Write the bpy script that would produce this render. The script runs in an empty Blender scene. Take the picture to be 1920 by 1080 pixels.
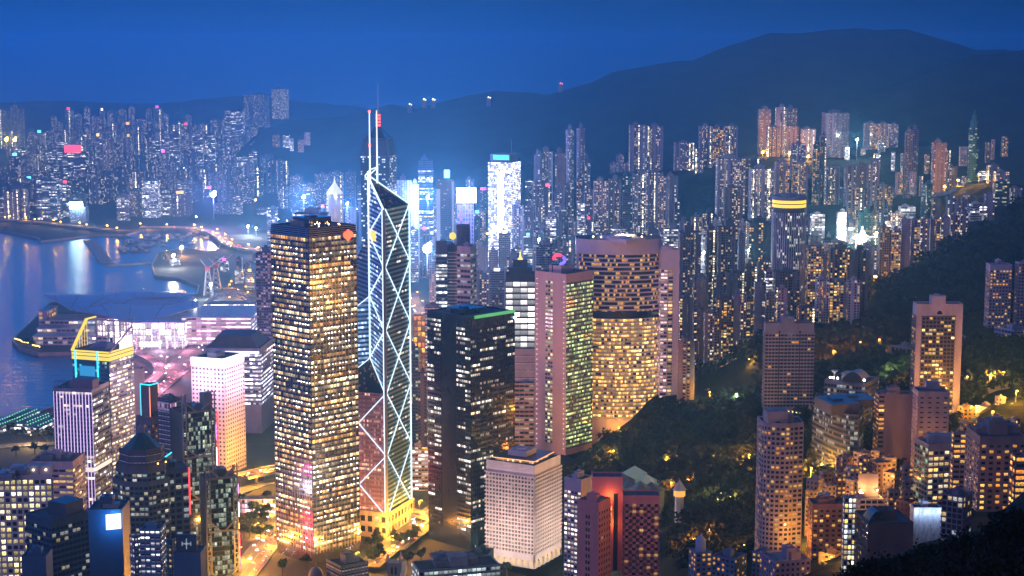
import bpy, bmesh, math, random
import numpy as np
from mathutils import Vector
R = math.radians
S = bpy.context.scene
C = S.collection
# ------------------------------------------------------------------ camera
F = 3173.0
PITCH = R(8.0)
CAM = Vector((0, 0, 428))
cd = bpy.data.cameras.new('camera'); cam = bpy.data.objects.new('camera', cd); C.objects.link(cam)
cd.sensor_width = 36; cd.lens = F / 1920 * 36; cd.clip_start = 1; cd.clip_end = 40000
cam.location = CAM; cam.rotation_euler = (R(90) - PITCH, 0, 0); S.camera = cam
S.view_settings.view_transform = 'Standard'; S.view_settings.look = 'None'
S.view_settings.exposure = 0.0; S.view_settings.gamma = 1.0
S.cycles.max_bounces = 4; S.cycles.diffuse_bounces = 2; S.cycles.glossy_bounces = 2
S.cycles.transmission_bounces = 2; S.cycles.volume_bounces = 0; S.cycles.transparent_max_bounces = 4
S.cycles.sample_clamp_indirect = 1.5; S.cycles.sample_clamp_direct = 0
S.cycles.use_denoising = True; S.cycles.caustics_reflective = False
S.cycles.use_light_tree = True
# ------------------------------------------------------------------ dusk sky and afterglow
SUN_EL, SUN_AZ = 4.0, 205.0
w = bpy.data.worlds.new("World"); S.world = w; w.use_nodes = True
nt = w.node_tree; N = nt.nodes.new; L = nt.links.new
sky = N('ShaderNodeTexSky'); sky.sky_type = 'NISHITA'; sky.sun_disc = False
sky.sun_elevation = R(SUN_EL); sky.sun_rotation = R(SUN_AZ); sky.altitude = 400; sky.ozone_density = 6
tc = N('ShaderNodeTexCoord'); sx = N('ShaderNodeSeparateXYZ'); cx = N('ShaderNodeCombineXYZ')
mx = N('ShaderNodeMath'); mx.operation = 'MAXIMUM'; mx.inputs[1].default_value = 0.02
L(tc.outputs['Generated'], sx.inputs[0]); L(sx.outputs[0], cx.inputs[0]); L(sx.outputs[1], cx.inputs[1])
L(sx.outputs[2], mx.inputs[0]); L(mx.outputs[0], cx.inputs[2]); L(cx.outputs[0], sky.inputs[0])
bw = N('ShaderNodeRGBToBW'); L(sky.outputs[0], bw.inputs[0])
rp = N('ShaderNodeValToRGB'); rp.color_ramp.elements[0].position = 0.0; rp.color_ramp.elements[1].position = 0.6
rp.color_ramp.elements[0].color = (0.0, 0.030, 0.14, 1); rp.color_ramp.elements[1].color = (0.0, 0.05, 0.19, 1)
for ps_, c_ in ((0.05, (0.0, 0.018, 0.085, 1)), (0.11, (0.0, 0.20, 0.85, 1)), (0.32, (0.0, 0.19, 0.80, 1))): e = rp.color_ramp.elements.new(ps_); e.color = c_
L(mx.outputs[0], rp.inputs[0])
# the western half of the dome keeps more light than the eastern one
az = N('ShaderNodeMapRange'); az.inputs[1].default_value = -0.5; az.inputs[2].default_value = 0.5
az.inputs[3].default_value = 1.6; az.inputs[4].default_value = 0.35; L(sx.outputs[0], az.inputs[0])
mu = N('ShaderNodeMix'); mu.data_type = 'RGBA'; mu.blend_type = 'MULTIPLY'; mu.inputs[0].default_value = 1
ay = N('ShaderNodeMapRange'); ay.inputs[1].default_value = -0.2; ay.inputs[2].default_value = 0.7; ay.inputs[3].default_value = 0.30; ay.inputs[4].default_value = 1.0; L(sx.outputs[1], ay.inputs[0])
am = N('ShaderNodeMath'); am.operation = 'MULTIPLY'; L(az.outputs[0], am.inputs[0]); L(ay.outputs[0], am.inputs[1])
L(rp.outputs[0], mu.inputs[6]); L(am.outputs[0], mu.inputs[7])
mu2 = N('ShaderNodeMix'); mu2.data_type = 'RGBA'; mu2.blend_type = 'MULTIPLY'; mu2.inputs[0].default_value = 1
L(mu.outputs[2], mu2.inputs[6])
cl = N('ShaderNodeMath'); cl.operation = 'MULTIPLY_ADD'; cl.inputs[1].default_value = 0.10; cl.inputs[2].default_value = 0.75
L(bw.outputs[0], cl.inputs[0]); L(cl.outputs[0], mu2.inputs[7])
bg = nt.nodes['Background']; L(mu2.outputs[2], bg.inputs[0]); bg.inputs[1].default_value = 2.2
sl = bpy.data.lights.new('sun', 'SUN'); sun = bpy.data.objects.new('sun', sl); C.objects.link(sun)
sl.energy = 0.62; sl.angle = R(50); sl.color = (0.86, 0.46, 0.88)
sun.rotation_euler = (R(90 - 14), 0, R(-32))
# ------------------------------------------------------------------ geometry helpers
SA, CA = math.sin(PITCH), math.cos(PITCH)
def ray(px, py):
    x = (px - 960) / F; y = -(py - 540) / F
    return Vector((x, CA + SA * y, -SA + CA * y))
def P(px, py, Y):
    d = ray(px, py); return CAM + d * (Y / d.y)
def G(px, py, z):
    d = ray(px, py); return CAM + d * ((z - CAM.z) / d.z)
def proj(v):
    dep = v[1] * CA - (v[2] - CAM.z) * SA
    up = v[1] * SA + (v[2] - CAM.z) * CA
    return 960 + F * v[0] / dep, 540 - F * up / dep
class MB:
    def __init__(s): s.v = []; s.f = []; s.uv = []; s.m = []
    def poly(s, pts, uv=None, m=0):
        n = len(s.v); s.v.extend([tuple(p) for p in pts]); s.f.append(list(range(n, n + len(pts))))
        s.uv.extend(uv if uv else [(0.5, 0.5)] * len(pts)); s.m.append(m)
    def box(s, x0, y0, z0, x1, y1, z1, m=0, fr=None):
        q = [(x0, y0, z0), (x1, y0, z0), (x1, y1, z0), (x0, y1, z0), (x0, y0, z1), (x1, y0, z1), (x1, y1, z1), (x0, y1, z1)]
        if fr: q = [fr(p) for p in q]
        for i in ((0, 1, 5, 4), (1, 2, 6, 5), (2, 3, 7, 6), (3, 0, 4, 7), (4, 5, 6, 7), (3, 2, 1, 0)): s.poly([q[k] for k in i], None, m)
    def prism(s, pl, z0, z1, m=0, mt=None, bottom=False):
        n = len(pl)
        for i in range(n):
            a, b = pl[i], pl[(i + 1) % n]
            s.poly([(a[0], a[1], z0), (b[0], b[1], z0), (b[0], b[1], z1), (a[0], a[1], z1)], None, m)
        s.poly([(p[0], p[1], z1) for p in pl], None, m if mt is None else mt)
        if bottom: s.poly([(p[0], p[1], z0) for p in reversed(pl)], None, m)
    def beam(s, a, b, w, h=None, m=0):
        a = Vector(a); b = Vector(b); d = (b - a)
        if d.length < 1e-6: return
        d.normalize(); up = Vector((0, 0, 1)) if abs(d.z) < 0.95 else Vector((0, 1, 0))
        x = d.cross(up).normalized(); y = x.cross(d).normalized(); h = h or w
        o = [x * w / 2 + y * h / 2, -x * w / 2 + y * h / 2, -x * w / 2 - y * h / 2, x * w / 2 - y * h / 2]
        p = [a + k for k in o]; q = [b + k for k in o]
        for i in range(4): j = (i + 1) % 4; s.poly([p[i], p[j], q[j], q[i]][::-1], None, m)
        s.poly(p, None, m); s.poly(q[::-1], None, m)
    def cone(s, c, r0, r1, z0, z1, n=10, m=0, cap=True):
        a = [(c[0] + r0 * math.cos(6.2832 * i / n), c[1] + r0 * math.sin(6.2832 * i / n), z0) for i in range(n)]
        b = [(c[0] + r1 * math.cos(6.2832 * i / n), c[1] + r1 * math.sin(6.2832 * i / n), z1) for i in range(n)]
        for i in range(n): j = (i + 1) % n; s.poly([a[i], a[j], b[j], b[i]], None, m)
        if cap and r1 > 0.01: s.poly(b, None, m)
    def ball(s, c, r, m=0, n=8):
        rows = []
        for k in range(1, n // 2): 
            t = math.pi * k / (n // 2)
            rows.append([(c[0] + r * math.sin(t) * math.cos(6.2832 * i / n), c[1] + r * math.sin(t) * math.sin(6.2832 * i / n), c[2] + r * math.cos(t)) for i in range(n)])
        tp = (c[0], c[1], c[2] + r); bt = (c[0], c[1], c[2] - r)
        for i in range(n): s.poly([tp, rows[0][i], rows[0][(i + 1) % n]], None, m); s.poly([bt, rows[-1][(i + 1) % n], rows[-1][i]], None, m)
        for k in range(len(rows) - 1):
            for i in range(n): s.poly([rows[k][i], rows[k + 1][i], rows[k + 1][(i + 1) % n], rows[k][(i + 1) % n]], None, m)
    def build(s, name, mats, parent=None, loc=None, smooth=False, color=None):
        if not s.f: return None
        me = bpy.data.meshes.new(name)
        loc = Vector(loc) if loc is not None else (Vector(parent['base']) if parent and 'base' in parent else Vector((0, 0, 0)))
        v = np.array(s.v, dtype=np.float64) - np.array(loc)
        ln = np.array([len(f) for f in s.f], dtype=np.int32); idx = np.concatenate([np.array(f, dtype=np.int32) for f in s.f])
        me.vertices.add(len(v)); me.vertices.foreach_set('co', v.astype(np.float32).ravel())
        me.loops.add(len(idx)); me.loops.foreach_set('vertex_index', idx)
        me.polygons.add(len(ln)); st = np.zeros(len(ln), dtype=np.int32); st[1:] = np.cumsum(ln)[:-1]
        me.polygons.foreach_set('loop_start', st); me.polygons.foreach_set('loop_total', ln)
        mats = mats if isinstance(mats, (list, tuple)) else [mats]
        for m in mats: me.materials.append(m)
        if len(mats) > 1: me.polygons.foreach_set('material_index', np.array(s.m, dtype=np.int32))
        uvl = me.uv_layers.new(name='UVMap')
        uvl.data.foreach_set('uv', np.array(s.uv, dtype=np.float32).ravel())
        me.update(calc_edges=True)
        if smooth: me.polygons.foreach_set('use_smooth', np.ones(len(ln), dtype=bool))
        o = bpy.data.objects.new(name, me); C.objects.link(o)
        if parent:
            o.parent = parent
            if 'base' not in parent: o.location = loc - parent.matrix_world.translation
        else: o.location = loc
        if color: o.color = (*color, 1)
        return o
def thing(name, label, cat, loc, group=None):
    o = bpy.data.objects.new(name, None); C.objects.link(o); o.location = loc; o.empty_display_size = 1
    o['label'] = label; o['category'] = cat; o['base'] = tuple(loc)
    if group: o['group'] = group
    return o
def tag(o, label, cat, group=None):
    o['label'] = label; o['category'] = cat
    if group: o['group'] = group
    return o
def kind(o, k): o['kind'] = k; return o
# ------------------------------------------------------------------ materials
def newmat(name):
    m = bpy.data.materials.new(name); m.use_nodes = True; m.cycles.emission_sampling = 'NONE'
    return m, m.node_tree, m.node_tree.nodes['Principled BSDF']
def noise_mix(nt, c, amt, scale, coord='Object', detail=4, sc=(1, 1, 1)):
    t = nt.nodes.new('ShaderNodeTexCoord'); n = nt.nodes.new('ShaderNodeTexNoise'); n.inputs['Scale'].default_value = scale; n.inputs['Detail'].default_value = detail
    mp = nt.nodes.new('ShaderNodeMapping'); mp.inputs['Scale'].default_value = sc
    nt.links.new(t.outputs[coord], mp.inputs[0]); nt.links.new(mp.outputs[0], n.inputs['Vector'])
    r = nt.nodes.new('ShaderNodeMapRange'); r.inputs[1].default_value = 0.3; r.inputs[2].default_value = 0.7; r.inputs[3].default_value = 1 - amt; r.inputs[4].default_value = 1 + amt * 0.5
    nt.links.new(n.outputs[0], r.inputs[0])
    m = nt.nodes.new('ShaderNodeMix'); m.data_type = 'RGBA'; m.blend_type = 'MULTIPLY'; m.inputs[0].default_value = 1
    m.inputs[6].default_value = (*c, 1); nt.links.new(r.outputs[0], m.inputs[7]); return m.outputs[2], n
_mc = {}
def paint(c, rough=0.7, metal=0.0, amt=0.3, scale=0.12, name='paint'):
    k = (c, rough, metal, amt, scale)
    if k not in _mc:
        m, nt, b = newmat(name); o, _ = noise_mix(nt, c, amt, scale, sc=(1, 1, 0.35)); nt.links.new(o, b.inputs['Base Color'])
        b.inputs['Roughness'].default_value = rough; b.inputs['Metallic'].default_value = metal; _mc[k] = m
    return _mc[k]
def glow(c, s, name='self glow', sample=False):
    k = ('glow', c, s, sample)
    if k not in _mc:
        m, nt, b = newmat(name); b.inputs['Base Color'].default_value = (0.2, 0.2, 0.2, 1)
        b.inputs['Emission Color'].default_value = (*c, 1); b.inputs['Emission Strength'].default_value = s
        if sample: m.cycles.emission_sampling = 'AUTO'
        _mc[k] = m
    return _mc[k]
def window_group():
    g = bpy.data.node_groups.new('lit windows', 'ShaderNodeTree')
    def inp(n, t, d):
        s = g.interface.new_socket(n, in_out='INPUT', socket_type=t); s.default_value = d
    for n, d in (('Lit', 0.4), ('Coherence', 0.3), ('Block', 4.0), ('Strength', 1.0), ('Side', 0.0), ('Low', 0.0), ('High', 0.0), ('Blank', 0.0), ('Stair', 0.0), ('Rough', 0.12), ('Detail', 0.6), ('RowVar', 0.0), ('Metal', 0.0)): inp(n, 'NodeSocketFloat', d)
    for n, d in (('Warm', (1, .6, .2, 1)), ('Cool', (1, .9, .7, 1)), ('Glass', (.02, .03, .05, 1)), ('Wall', (.4, .4, .4, 1))): inp(n, 'NodeSocketColor', d)
    g.interface.new_socket('BSDF', in_out='OUTPUT', socket_type='NodeSocketShader')
    n = g.nodes; gi = n.new('NodeGroupInput'); go = n.new('NodeGroupOutput'); lk = g.links.new
    I = lambda k: gi.outputs[k]
    def M(op, a, b=None, c=None):
        x = n.new('ShaderNodeMath'); x.operation = op
        for i, v in enumerate((a, b, c)):
            if v is None: continue
            if isinstance(v, (int, float)): x.inputs[i].default_value = v
            else: lk(v, x.inputs[i])
        return x.outputs[0]
    def mixc(f, a, b):
        x = n.new('ShaderNodeMix'); x.data_type = 'RGBA'
        for i, v in ((0, f), (6, a), (7, b)):
            if isinstance(v, (int, float)): x.inputs[i].default_value = v
            elif isinstance(v, tuple): x.inputs[i].default_value = v
            else: lk(v, x.inputs[i])
        return x.outputs[2]
    uv = n.new('ShaderNodeUVMap'); uv.uv_map = 'UVMap'; sp = n.new('ShaderNodeSeparateXYZ'); lk(uv.outputs[0], sp.inputs[0])
    u, v = sp.outputs[0], sp.outputs[1]; cu = M('FLOOR', u); cv = M('FLOOR', v); fu = M('FRACT', u); fv = M('FRACT', v)
    def wn(a, b, z):
        c = n.new('ShaderNodeCombineXYZ'); lk(a, c.inputs[0])
        if b is not None: lk(b, c.inputs[1])
        c.inputs[2].default_value = z
        w = n.new('ShaderNodeTexWhiteNoise'); w.noise_dimensions = '3D'; lk(c.outputs[0], w.inputs[0]); return w.outputs[0], w.outputs[1]
    r1, rc = wn(cu, cv, 1.5); s3 = n.new('ShaderNodeSeparateColor'); lk(rc, s3.inputs[0])
    rb, _ = wn(M('FLOOR', M('DIVIDE', u, I('Block'))), cv, 7.5)
    col, _ = wn(cu, None, 11.5); col2, _ = wn(cu, None, 23.5)
    r = M('ADD', M('MULTIPLY', rb, I('Coherence')), M('MULTIPLY', r1, M('SUBTRACT', 1.0, I('Coherence'))))
    lit = M('LESS_THAN', r, I('Lit'))
    stair = M('LESS_THAN', col2, I('Stair')); lit = M('MAXIMUM', lit, M('MULTIPLY', stair, M('LESS_THAN', s3.outputs[2], 0.85)))
    blank = M('LESS_THAN', col, I('Blank')); nb = M('SUBTRACT', 1.0, M('MULTIPLY', blank, M('SUBTRACT', 1.0, stair)))
    ins = M('MULTIPLY', M('GREATER_THAN', fu, I('Side')), M('LESS_THAN', fu, M('SUBTRACT', 1.0, I('Side'))))
    ins = M('MULTIPLY', ins, M('MULTIPLY', M('GREATER_THAN', fv, I('Low')), M('LESS_THAN', fv, M('SUBTRACT', 1.0, I('High')))))
    mask = M('MULTIPLY', ins, nb)
    # what one sees inside a room: furniture, blinds, the bright ceiling
    vm = n.new('ShaderNodeVectorMath'); vm.operation = 'MULTIPLY'; lk(uv.outputs[0], vm.inputs[0]); vm.inputs[1].default_value = (5.3, 3.7, 1)
    tn = n.new('ShaderNodeTexNoise'); tn.inputs['Scale'].default_value = 1.0; tn.inputs['Detail'].default_value = 2; lk(vm.outputs[0], tn.inputs['Vector'])
    det = M('ADD', 1.0, M('MULTIPLY', I('Detail'), M('MULTIPLY_ADD', tn.outputs[0], 5.0, -2.6)))
    det = M('MAXIMUM', det, 0.06); det = M('MULTIPLY', det, M('MULTIPLY_ADD', fv, 0.7, 0.6))
    br = M('MULTIPLY_ADD', M('POWER', s3.outputs[0], 2.6), 1.9, 0.16)
    em = M('MULTIPLY', M('MULTIPLY', M('MULTIPLY', lit, mask), M('MULTIPLY', br, det)), M('MULTIPLY', I('Strength'), 2.3))
    rw, rwc = wn(cv, None, 41.5); em = M('MULTIPLY', em, M('ADD', M('SUBTRACT', 1.0, I('RowVar')), M('MULTIPLY', I('RowVar'), M('MULTIPLY_ADD', M('MULTIPLY', rw, rw), 2.1, .12))))
    s4 = n.new('ShaderNodeSeparateColor'); lk(rwc, s4.inputs[0])
    mixf = M('ADD', M('MULTIPLY', s4.outputs[1], I('RowVar')), M('MULTIPLY', s3.outputs[1], M('SUBTRACT', 1.0, I('RowVar'))))
    b = n.new('ShaderNodeBsdfPrincipled')
    ecol = mixc(mixf, I('Warm'), I('Cool')); ecol = mixc(stair, ecol, (1, .85, .55, 1))
    lk(ecol, b.inputs['Emission Color']); lk(em, b.inputs['Emission Strength'])
    wm_ = n.new('ShaderNodeMix'); wm_.data_type = 'RGBA'; wm_.blend_type = 'MULTIPLY'; wm_.inputs[0].default_value = 1.0; lk(I('Wall'), wm_.inputs[6])
    lk(M('MULTIPLY', M('MULTIPLY_ADD', col2, .55, .7), M('MULTIPLY_ADD', M('GREATER_THAN', fv, .1), .3, .7)), wm_.inputs[7])
    lk(mixc(mask, wm_.outputs[2], I('Glass')), b.inputs['Base Color']); lk(M('MULTIPLY', mask, I('Metal')), b.inputs['Metallic'])
    lk(M('MULTIPLY_ADD', M('SUBTRACT', 1.0, mask), 0.6, I('Rough')), b.inputs['Roughness'])
    lk(b.outputs[0], go.inputs[0]); return g
WG = window_group()
def winmat(name, **k):
    m = bpy.data.materials.new(name); m.use_nodes = True; m.cycles.emission_sampling = 'NONE'; nt = m.node_tree
    nt.nodes.remove(nt.nodes['Principled BSDF']); g = nt.nodes.new('ShaderNodeGroup'); g.node_tree = WG
    nt.links.new(g.outputs[0], nt.nodes['Material Output'].inputs[0])
    if 'Wall' not in k:
        oi = nt.nodes.new('ShaderNodeObjectInfo'); t = nt.nodes.new('ShaderNodeTexCoord'); nz = nt.nodes.new('ShaderNodeTexNoise'); nz.inputs['Scale'].default_value = 0.07
        nt.links.new(t.outputs['Object'], nz.inputs['Vector']); mp = nt.nodes.new('ShaderNodeMapRange'); mp.inputs[3].default_value = 0.6; mp.inputs[4].default_value = 1.3; nt.links.new(nz.outputs[0], mp.inputs[0])
        mm = nt.nodes.new('ShaderNodeMix'); mm.data_type = 'RGBA'; mm.blend_type = 'MULTIPLY'; mm.inputs[0].default_value = 1
        nt.links.new(oi.outputs['Color'], mm.inputs[6]); nt.links.new(mp.outputs[0], mm.inputs[7]); nt.links.new(mm.outputs[2], g.inputs['Wall'])
    for a, v in k.items():
        if not isinstance(v, (int, float)): v = (*v, 1)
        g.inputs[a].default_value = v
    return m
WARM, AMBER, COOL, WHITE, GREENW = (1, .46, .07), (1, .36, .03), (.75, .88, 1), (1, .93, .8), (.85, 1, .6)
# homes: punched windows drawn on the wall sheet of distant towers
W_HOME = winmat('home windows', Lit=.37, Coherence=.1, Strength=3.0, Side=.22, Low=.3, High=.15, Blank=.42, Stair=.07, Warm=WARM, Cool=WHITE, Detail=.3)
W_HOMEB = winmat('home windows blue', Lit=.31, Coherence=.1, Strength=3.2, Side=.22, Low=.3, High=.15, Blank=.35, Stair=.05, Warm=(1, .72, .4), Cool=(.8, .85, 1), Detail=.3)
W_FAR = winmat('far windows', Lit=.27, Coherence=.1, Strength=4.0, Side=.2, Low=.25, High=.15, Blank=.35, Stair=.025, Warm=(1, .62, .3), Cool=(.85, .9, 1), Detail=.2)
W_OFFB = winmat('office bands blue', Lit=.42, Coherence=.65, Block=6, Strength=1.2, Side=.03, Low=.42, High=.08, Warm=(.9, .9, 1), Cool=(1, .9, .75), Detail=.4, Rough=.1)
W_OFFW = winmat('office bands white', Lit=.62, Coherence=.5, Block=4, Strength=1.4, Side=.05, Low=.4, High=.1, Warm=(1, .9, .8), Cool=(.85, .88, 1), Detail=.4)
W_OFFD = winmat('office dark', Lit=.16, Coherence=.55, Block=5, Strength=1.4, Side=.06, Low=.4, High=.1, Warm=(1, .8, .5), Cool=(.8, .9, 1), Detail=.5)
W_SLATE = winmat('homes dim', Lit=.21, Coherence=.05, Strength=2.0, Side=.2, Low=.3, High=.12, Blank=.25, Stair=.03, Warm=WARM, Cool=(1, .8, .5), Detail=.4)
W_GOLD = winmat('homes golden', Lit=.5, Coherence=.25, Block=2, Strength=1.8, Side=.16, Low=.28, High=.12, Blank=.3, Stair=.05, Warm=AMBER, Cool=(1, .72, .25), Detail=.4)
W_TEAL = winmat('teal glass windows', Lit=.3, Coherence=.4, Block=3, Strength=1.5, Side=.05, Low=.3, High=.1, Warm=(1, .75, .3), Cool=(.7, 1, .9), Glass=(.01, .06, .08), Detail=.5)
W_PINK = winmat('magenta lit windows', Lit=.7, Coherence=.3, Strength=.8, Side=.08, Low=.3, High=.1, Warm=(1, .25, .7), Cool=(1, .7, .9), Detail=.4)
ROOF = paint((.10, .10, .12), .9, 0, .4, .2, 'roof felt'); ROOFL = paint((.26, .25, .27), .9, 0, .4, .2, 'pale roof')
STEEL = paint((.30, .31, .34), .45, .5, .2, .3, 'steel'); DARK = paint((.03, .035, .05), .3, 0, .3, .2, 'dark cladding')
# ------------------------------------------------------------------ buildings
rng = random.Random(7)
def inset(pl, d):
    n = len(pl); out = []
    for i in range(n):
        a, b, c = Vector(pl[i - 1]), Vector(pl[i]), Vector(pl[(i + 1) % n])
        e1 = (b - a).normalized(); e2 = (c - b).normalized(); n1 = Vector((-e1.y, e1.x)); n2 = Vector((-e2.y, e2.x))
        k = n1 + n2; q = max(0.3, 1 + n1.dot(n2)); out.append(tuple(b + k * (d / q)))
    return out
def cent(pl): return (sum(p[0] for p in pl) / len(pl), sum(p[1] for p in pl) / len(pl))
def foot(xl, xr, ytop, Y, dr=0.8, xc=None, th=None, depth=None):
    """footprint (ccw) and roof height of a block seen between two pixel columns; xc = its nearest vertical edge"""
    if xc is None:
        a, b = P(xl, ytop, Y), P(xr, ytop, Y); wd = (b - a).length; d = depth or wd * dr
        if abs((xl + xr) / 2 - 960) < 40: sk = 0
        else: sk = (a.x + b.x) / 2 / Y * d
        return [(a.x, Y), (b.x, Y), (b.x, Y + d), (a.x, Y + d)], a.z
    c = P(xc, ytop, Y); t = min(R(78), max(R(12), math.atan2(max(1, xc - xl), max(1, xr - xc)))) - math.atan2(c.x, Y); r = (math.cos(t), math.sin(t)); l = (-math.sin(t), math.cos(t))
    dep = Y * CA - (c.z - CAM.z) * SA
    def ln(px, d):
        k = px - 960
        return (k * dep - F * c.x) / (F * d[0] - k * d[1] * CA)
    a = ln(xl, l); b = ln(xr, r); c2 = (c.x, Y)
    B = (c.x + r[0] * b, Y + r[1] * b); A = (c.x + l[0] * a, Y + l[1] * a); D = (B[0] + l[0] * a, B[1] + l[1] * a)
    return [c2, B, D, A], c.z
def notch(pl, n, dp=0.14, gap=0.3):
    """cut n light wells into each long side, as in tower flats"""
    out = []
    for i in range(len(pl)):
        a = Vector(pl[i]); b = Vector(pl[(i + 1) % len(pl)]); e = b - a; ln = e.length; e.normalize(); nn = Vector((-e.y, e.x)); d = ln * dp / max(1, n) * 1.6
        out.append(tuple(a)); k = n if ln > 12 else 0
        for j in range(k):
            s = ln * (j + 1) / (k + 1); g = ln / (k + 1) * gap / 2
            out += [tuple(a + e * (s - g)), tuple(a + e * (s - g) + nn * d), tuple(a + e * (s + g) + nn * d), tuple(a + e * (s + g))]
    return out
def ngon(cx, cy, r, n=28, a0=0): return [(cx + r * math.cos(a0 + 6.28318 * i / n), cy + r * math.sin(a0 + 6.28318 * i / n)) for i in range(n)]
class St:
    def __init__(s, **k):
        s.fh = 3.4; s.bw = 3.2; s.sp = .4; s.sd = .35; s.pw = .5; s.pd = .4; s.wall = paint((.4, .38, .4)); s.glass = W_OFFD; s.nwin = 0; s.geo = True
        s.pier = True; s.crown = 0; s.base = 0; s.roof = ROOF; s.plant = 2; s.pier2 = None
        s.__dict__.update(k)
def walls_sheet(mb, pl, z0, z1, st, uo=None, m=0, close=True):
    u = uo if uo is not None else rng.randint(0, 900) ; v0 = rng.randint(0, 900); nf = max(1, round((z1 - z0) / st.fh)); n = len(pl)
    for i in range(n if close else n - 1):
        a, b = pl[i], pl[(i + 1) % n]; ln = math.hypot(b[0] - a[0], b[1] - a[1]); nb = max(1, round(ln / st.bw))
        mb.poly([(a[0], a[1], z0), (b[0], b[1], z0), (b[0], b[1], z1), (a[0], a[1], z1)], [(u, v0), (u + nb, v0), (u + nb, v0 + nf), (u, v0 + nf)], m); u += nb
def facade(a, b, z0, z1, st, clad, mull, panes, glz):
    """real relief: floor bands and piers stand proud of recessed panes"""
    ex, ey = b[0] - a[0], b[1] - a[1]; ln = math.hypot(ex, ey); ex /= ln; ey /= ln; nx, ny = ey, -ex
    nf = max(1, round((z1 - z0) / st.fh)); fh = (z1 - z0) / nf; nb = max(1, round(ln / st.bw)); bwd = ln / nb
    def q(u, z, o): return (a[0] + ex * u + nx * o, a[1] + ey * u + ny * o, z)
    def bar(mb, u0, u1, za, zb, o):
        mb.poly([q(u0, za, o), q(u1, za, o), q(u1, zb, o), q(u0, zb, o)]); mb.poly([q(u0, zb, o), q(u1, zb, o), q(u1, zb, 0), q(u0, zb, 0)])
        mb.poly([q(u0, za, 0), q(u1, za, 0), q(u1, za, o), q(u0, za, o)]); mb.poly([q(u0, za, 0), q(u0, za, o), q(u0, zb, o), q(u0, zb, 0)]); mb.poly([q(u1, za, o), q(u1, za, 0), q(u1, zb, 0), q(u1, zb, o)])
    u0 = rng.randint(0, 4000); v0 = rng.randint(0, 4000)
    if st.sp > 0:
        for j in range(nf + 1):
            za = z0 + j * fh; bar(clad, -st.sd if st.sd > .3 else 0, ln + (st.sd if st.sd > .3 else 0), za, min(za + st.sp * fh, z1 + st.sp * fh), st.sd)
    if st.pier:
        for i in range(nb + 1):
            c = i * bwd; bar(mull, max(0, c - st.pw / 2), min(ln, c + st.pw / 2), z0, z1, st.pd)
    for j in range(nf):
        za, zb = z0 + (j + st.sp) * fh, z0 + (j + 1) * fh
        if st.nwin and st.pier:
            for i in range(nb):
                ua, ub = i * bwd + st.pw / 2, (i + 1) * bwd - st.pw / 2
                if ub - ua < .2: continue
                pts = [q(ua, za, .05), q(ub, za, .05), q(ub, zb, .05), q(ua, zb, .05)]
                uvs = [(u0 + i + .02, v0 + j + .02), (u0 + i + .98, v0 + j + .02), (u0 + i + .98, v0 + j + .98), (u0 + i + .02, v0 + j + .98)]
                mp = Vector(pts[0]); panes.append(((mp - CAM).length - 2 * (1 if (i * 7 + j * 3) % 5 == 0 else 0), pts, uvs))
        else:
            glz.poly([q(0, za, .05), q(ln, za, .05), q(ln, zb, .05), q(0, zb, .05)], [(u0 + .001, v0 + j + .02), (u0 + nb - .001, v0 + j + .02), (u0 + nb - .001, v0 + j + .98), (u0 + .001, v0 + j + .98)])
def rooftop(root, pl, z, st, n=None, wallm=None, seed=0):
    r = random.Random(seed); wallm = wallm or st.wall; n = st.plant if n is None else n
    rf = MB(); rf.poly([(p[0], p[1], z + .02) for p in pl]); rf = rf.build('roof', st.roof, root); rf['base'] = root['base']; root = rf
    pp = MB(); k = len(pl); h = 1.1
    for i in range(k):
        a, b = pl[i], pl[(i + 1) % k]; e = Vector((b[0] - a[0], b[1] - a[1])); e.normalize(); nn = Vector((-e.y, e.x)) * .4
        pp.poly([(a[0], a[1], z), (b[0], b[1], z), (b[0], b[1], z + h), (a[0], a[1], z + h)]); pp.poly([(b[0] + nn.x, b[1] + nn.y, z), (a[0] + nn.x, a[1] + nn.y, z), (a[0] + nn.x, a[1] + nn.y, z + h), (b[0] + nn.x, b[1] + nn.y, z + h)])
        pp.poly([(a[0], a[1], z + h), (b[0], b[1], z + h), (b[0] + nn.x, b[1] + nn.y, z + h), (a[0] + nn.x, a[1] + nn.y, z + h)])
    pp.build('parapet', wallm, root)
    c = cent(pl); e = Vector((pl[1][0] - pl[0][0], pl[1][1] - pl[0][1])); w = max((Vector(p) - Vector(c)).length for p in pl) * 1.2; e.normalize(); m = Vector((-e.y, e.x))
    fr = lambda p: (c[0] + e.x * p[0] + m.x * p[1], c[1] + e.y * p[0] + m.y * p[1], p[2])
    for i in range(n):
        sx_, sy_ = w * r.uniform(.14, .28), w * r.uniform(.14, .26); ox, oy = w * r.uniform(-.3, .3), w * r.uniform(-.25, .25); hh = r.uniform(2.5, 6.5) * min(1, w / 22)
        if i == 0: ox *= .3; oy *= .3; hh += 2 * min(1, w / 22)
        b = MB(); b.box(ox - sx_, oy - sy_, z - .2, ox + sx_, oy + sy_, z + hh + i * .013, fr=fr)
        b.box(ox - sx_ * .5, oy - sy_ * .4, z + hh, ox + sx_ * .2, oy + sy_ * .3, z + hh + 1.3 + i * .01, fr=fr); b.build('plant_room', [wallm, ROOFL, STEEL][r.randint(0, 2) if i else 0], root)
    return fr
def finish_windows(root, panes, st):
    panes.sort(key=lambda p: p[0]); k = min(st.nwin, 100)
    for d, pts, uvs in panes[:k]:
        m = MB(); m.poly(pts, uvs); m.build('window', st.glass, root)
    if len(panes) > k:
        m = MB()
        for d, pts, uvs in panes[k:]: m.poly(pts, uvs)
        o = m.build('window', st.glass, root); o['kind'] = 'stuff'
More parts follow.
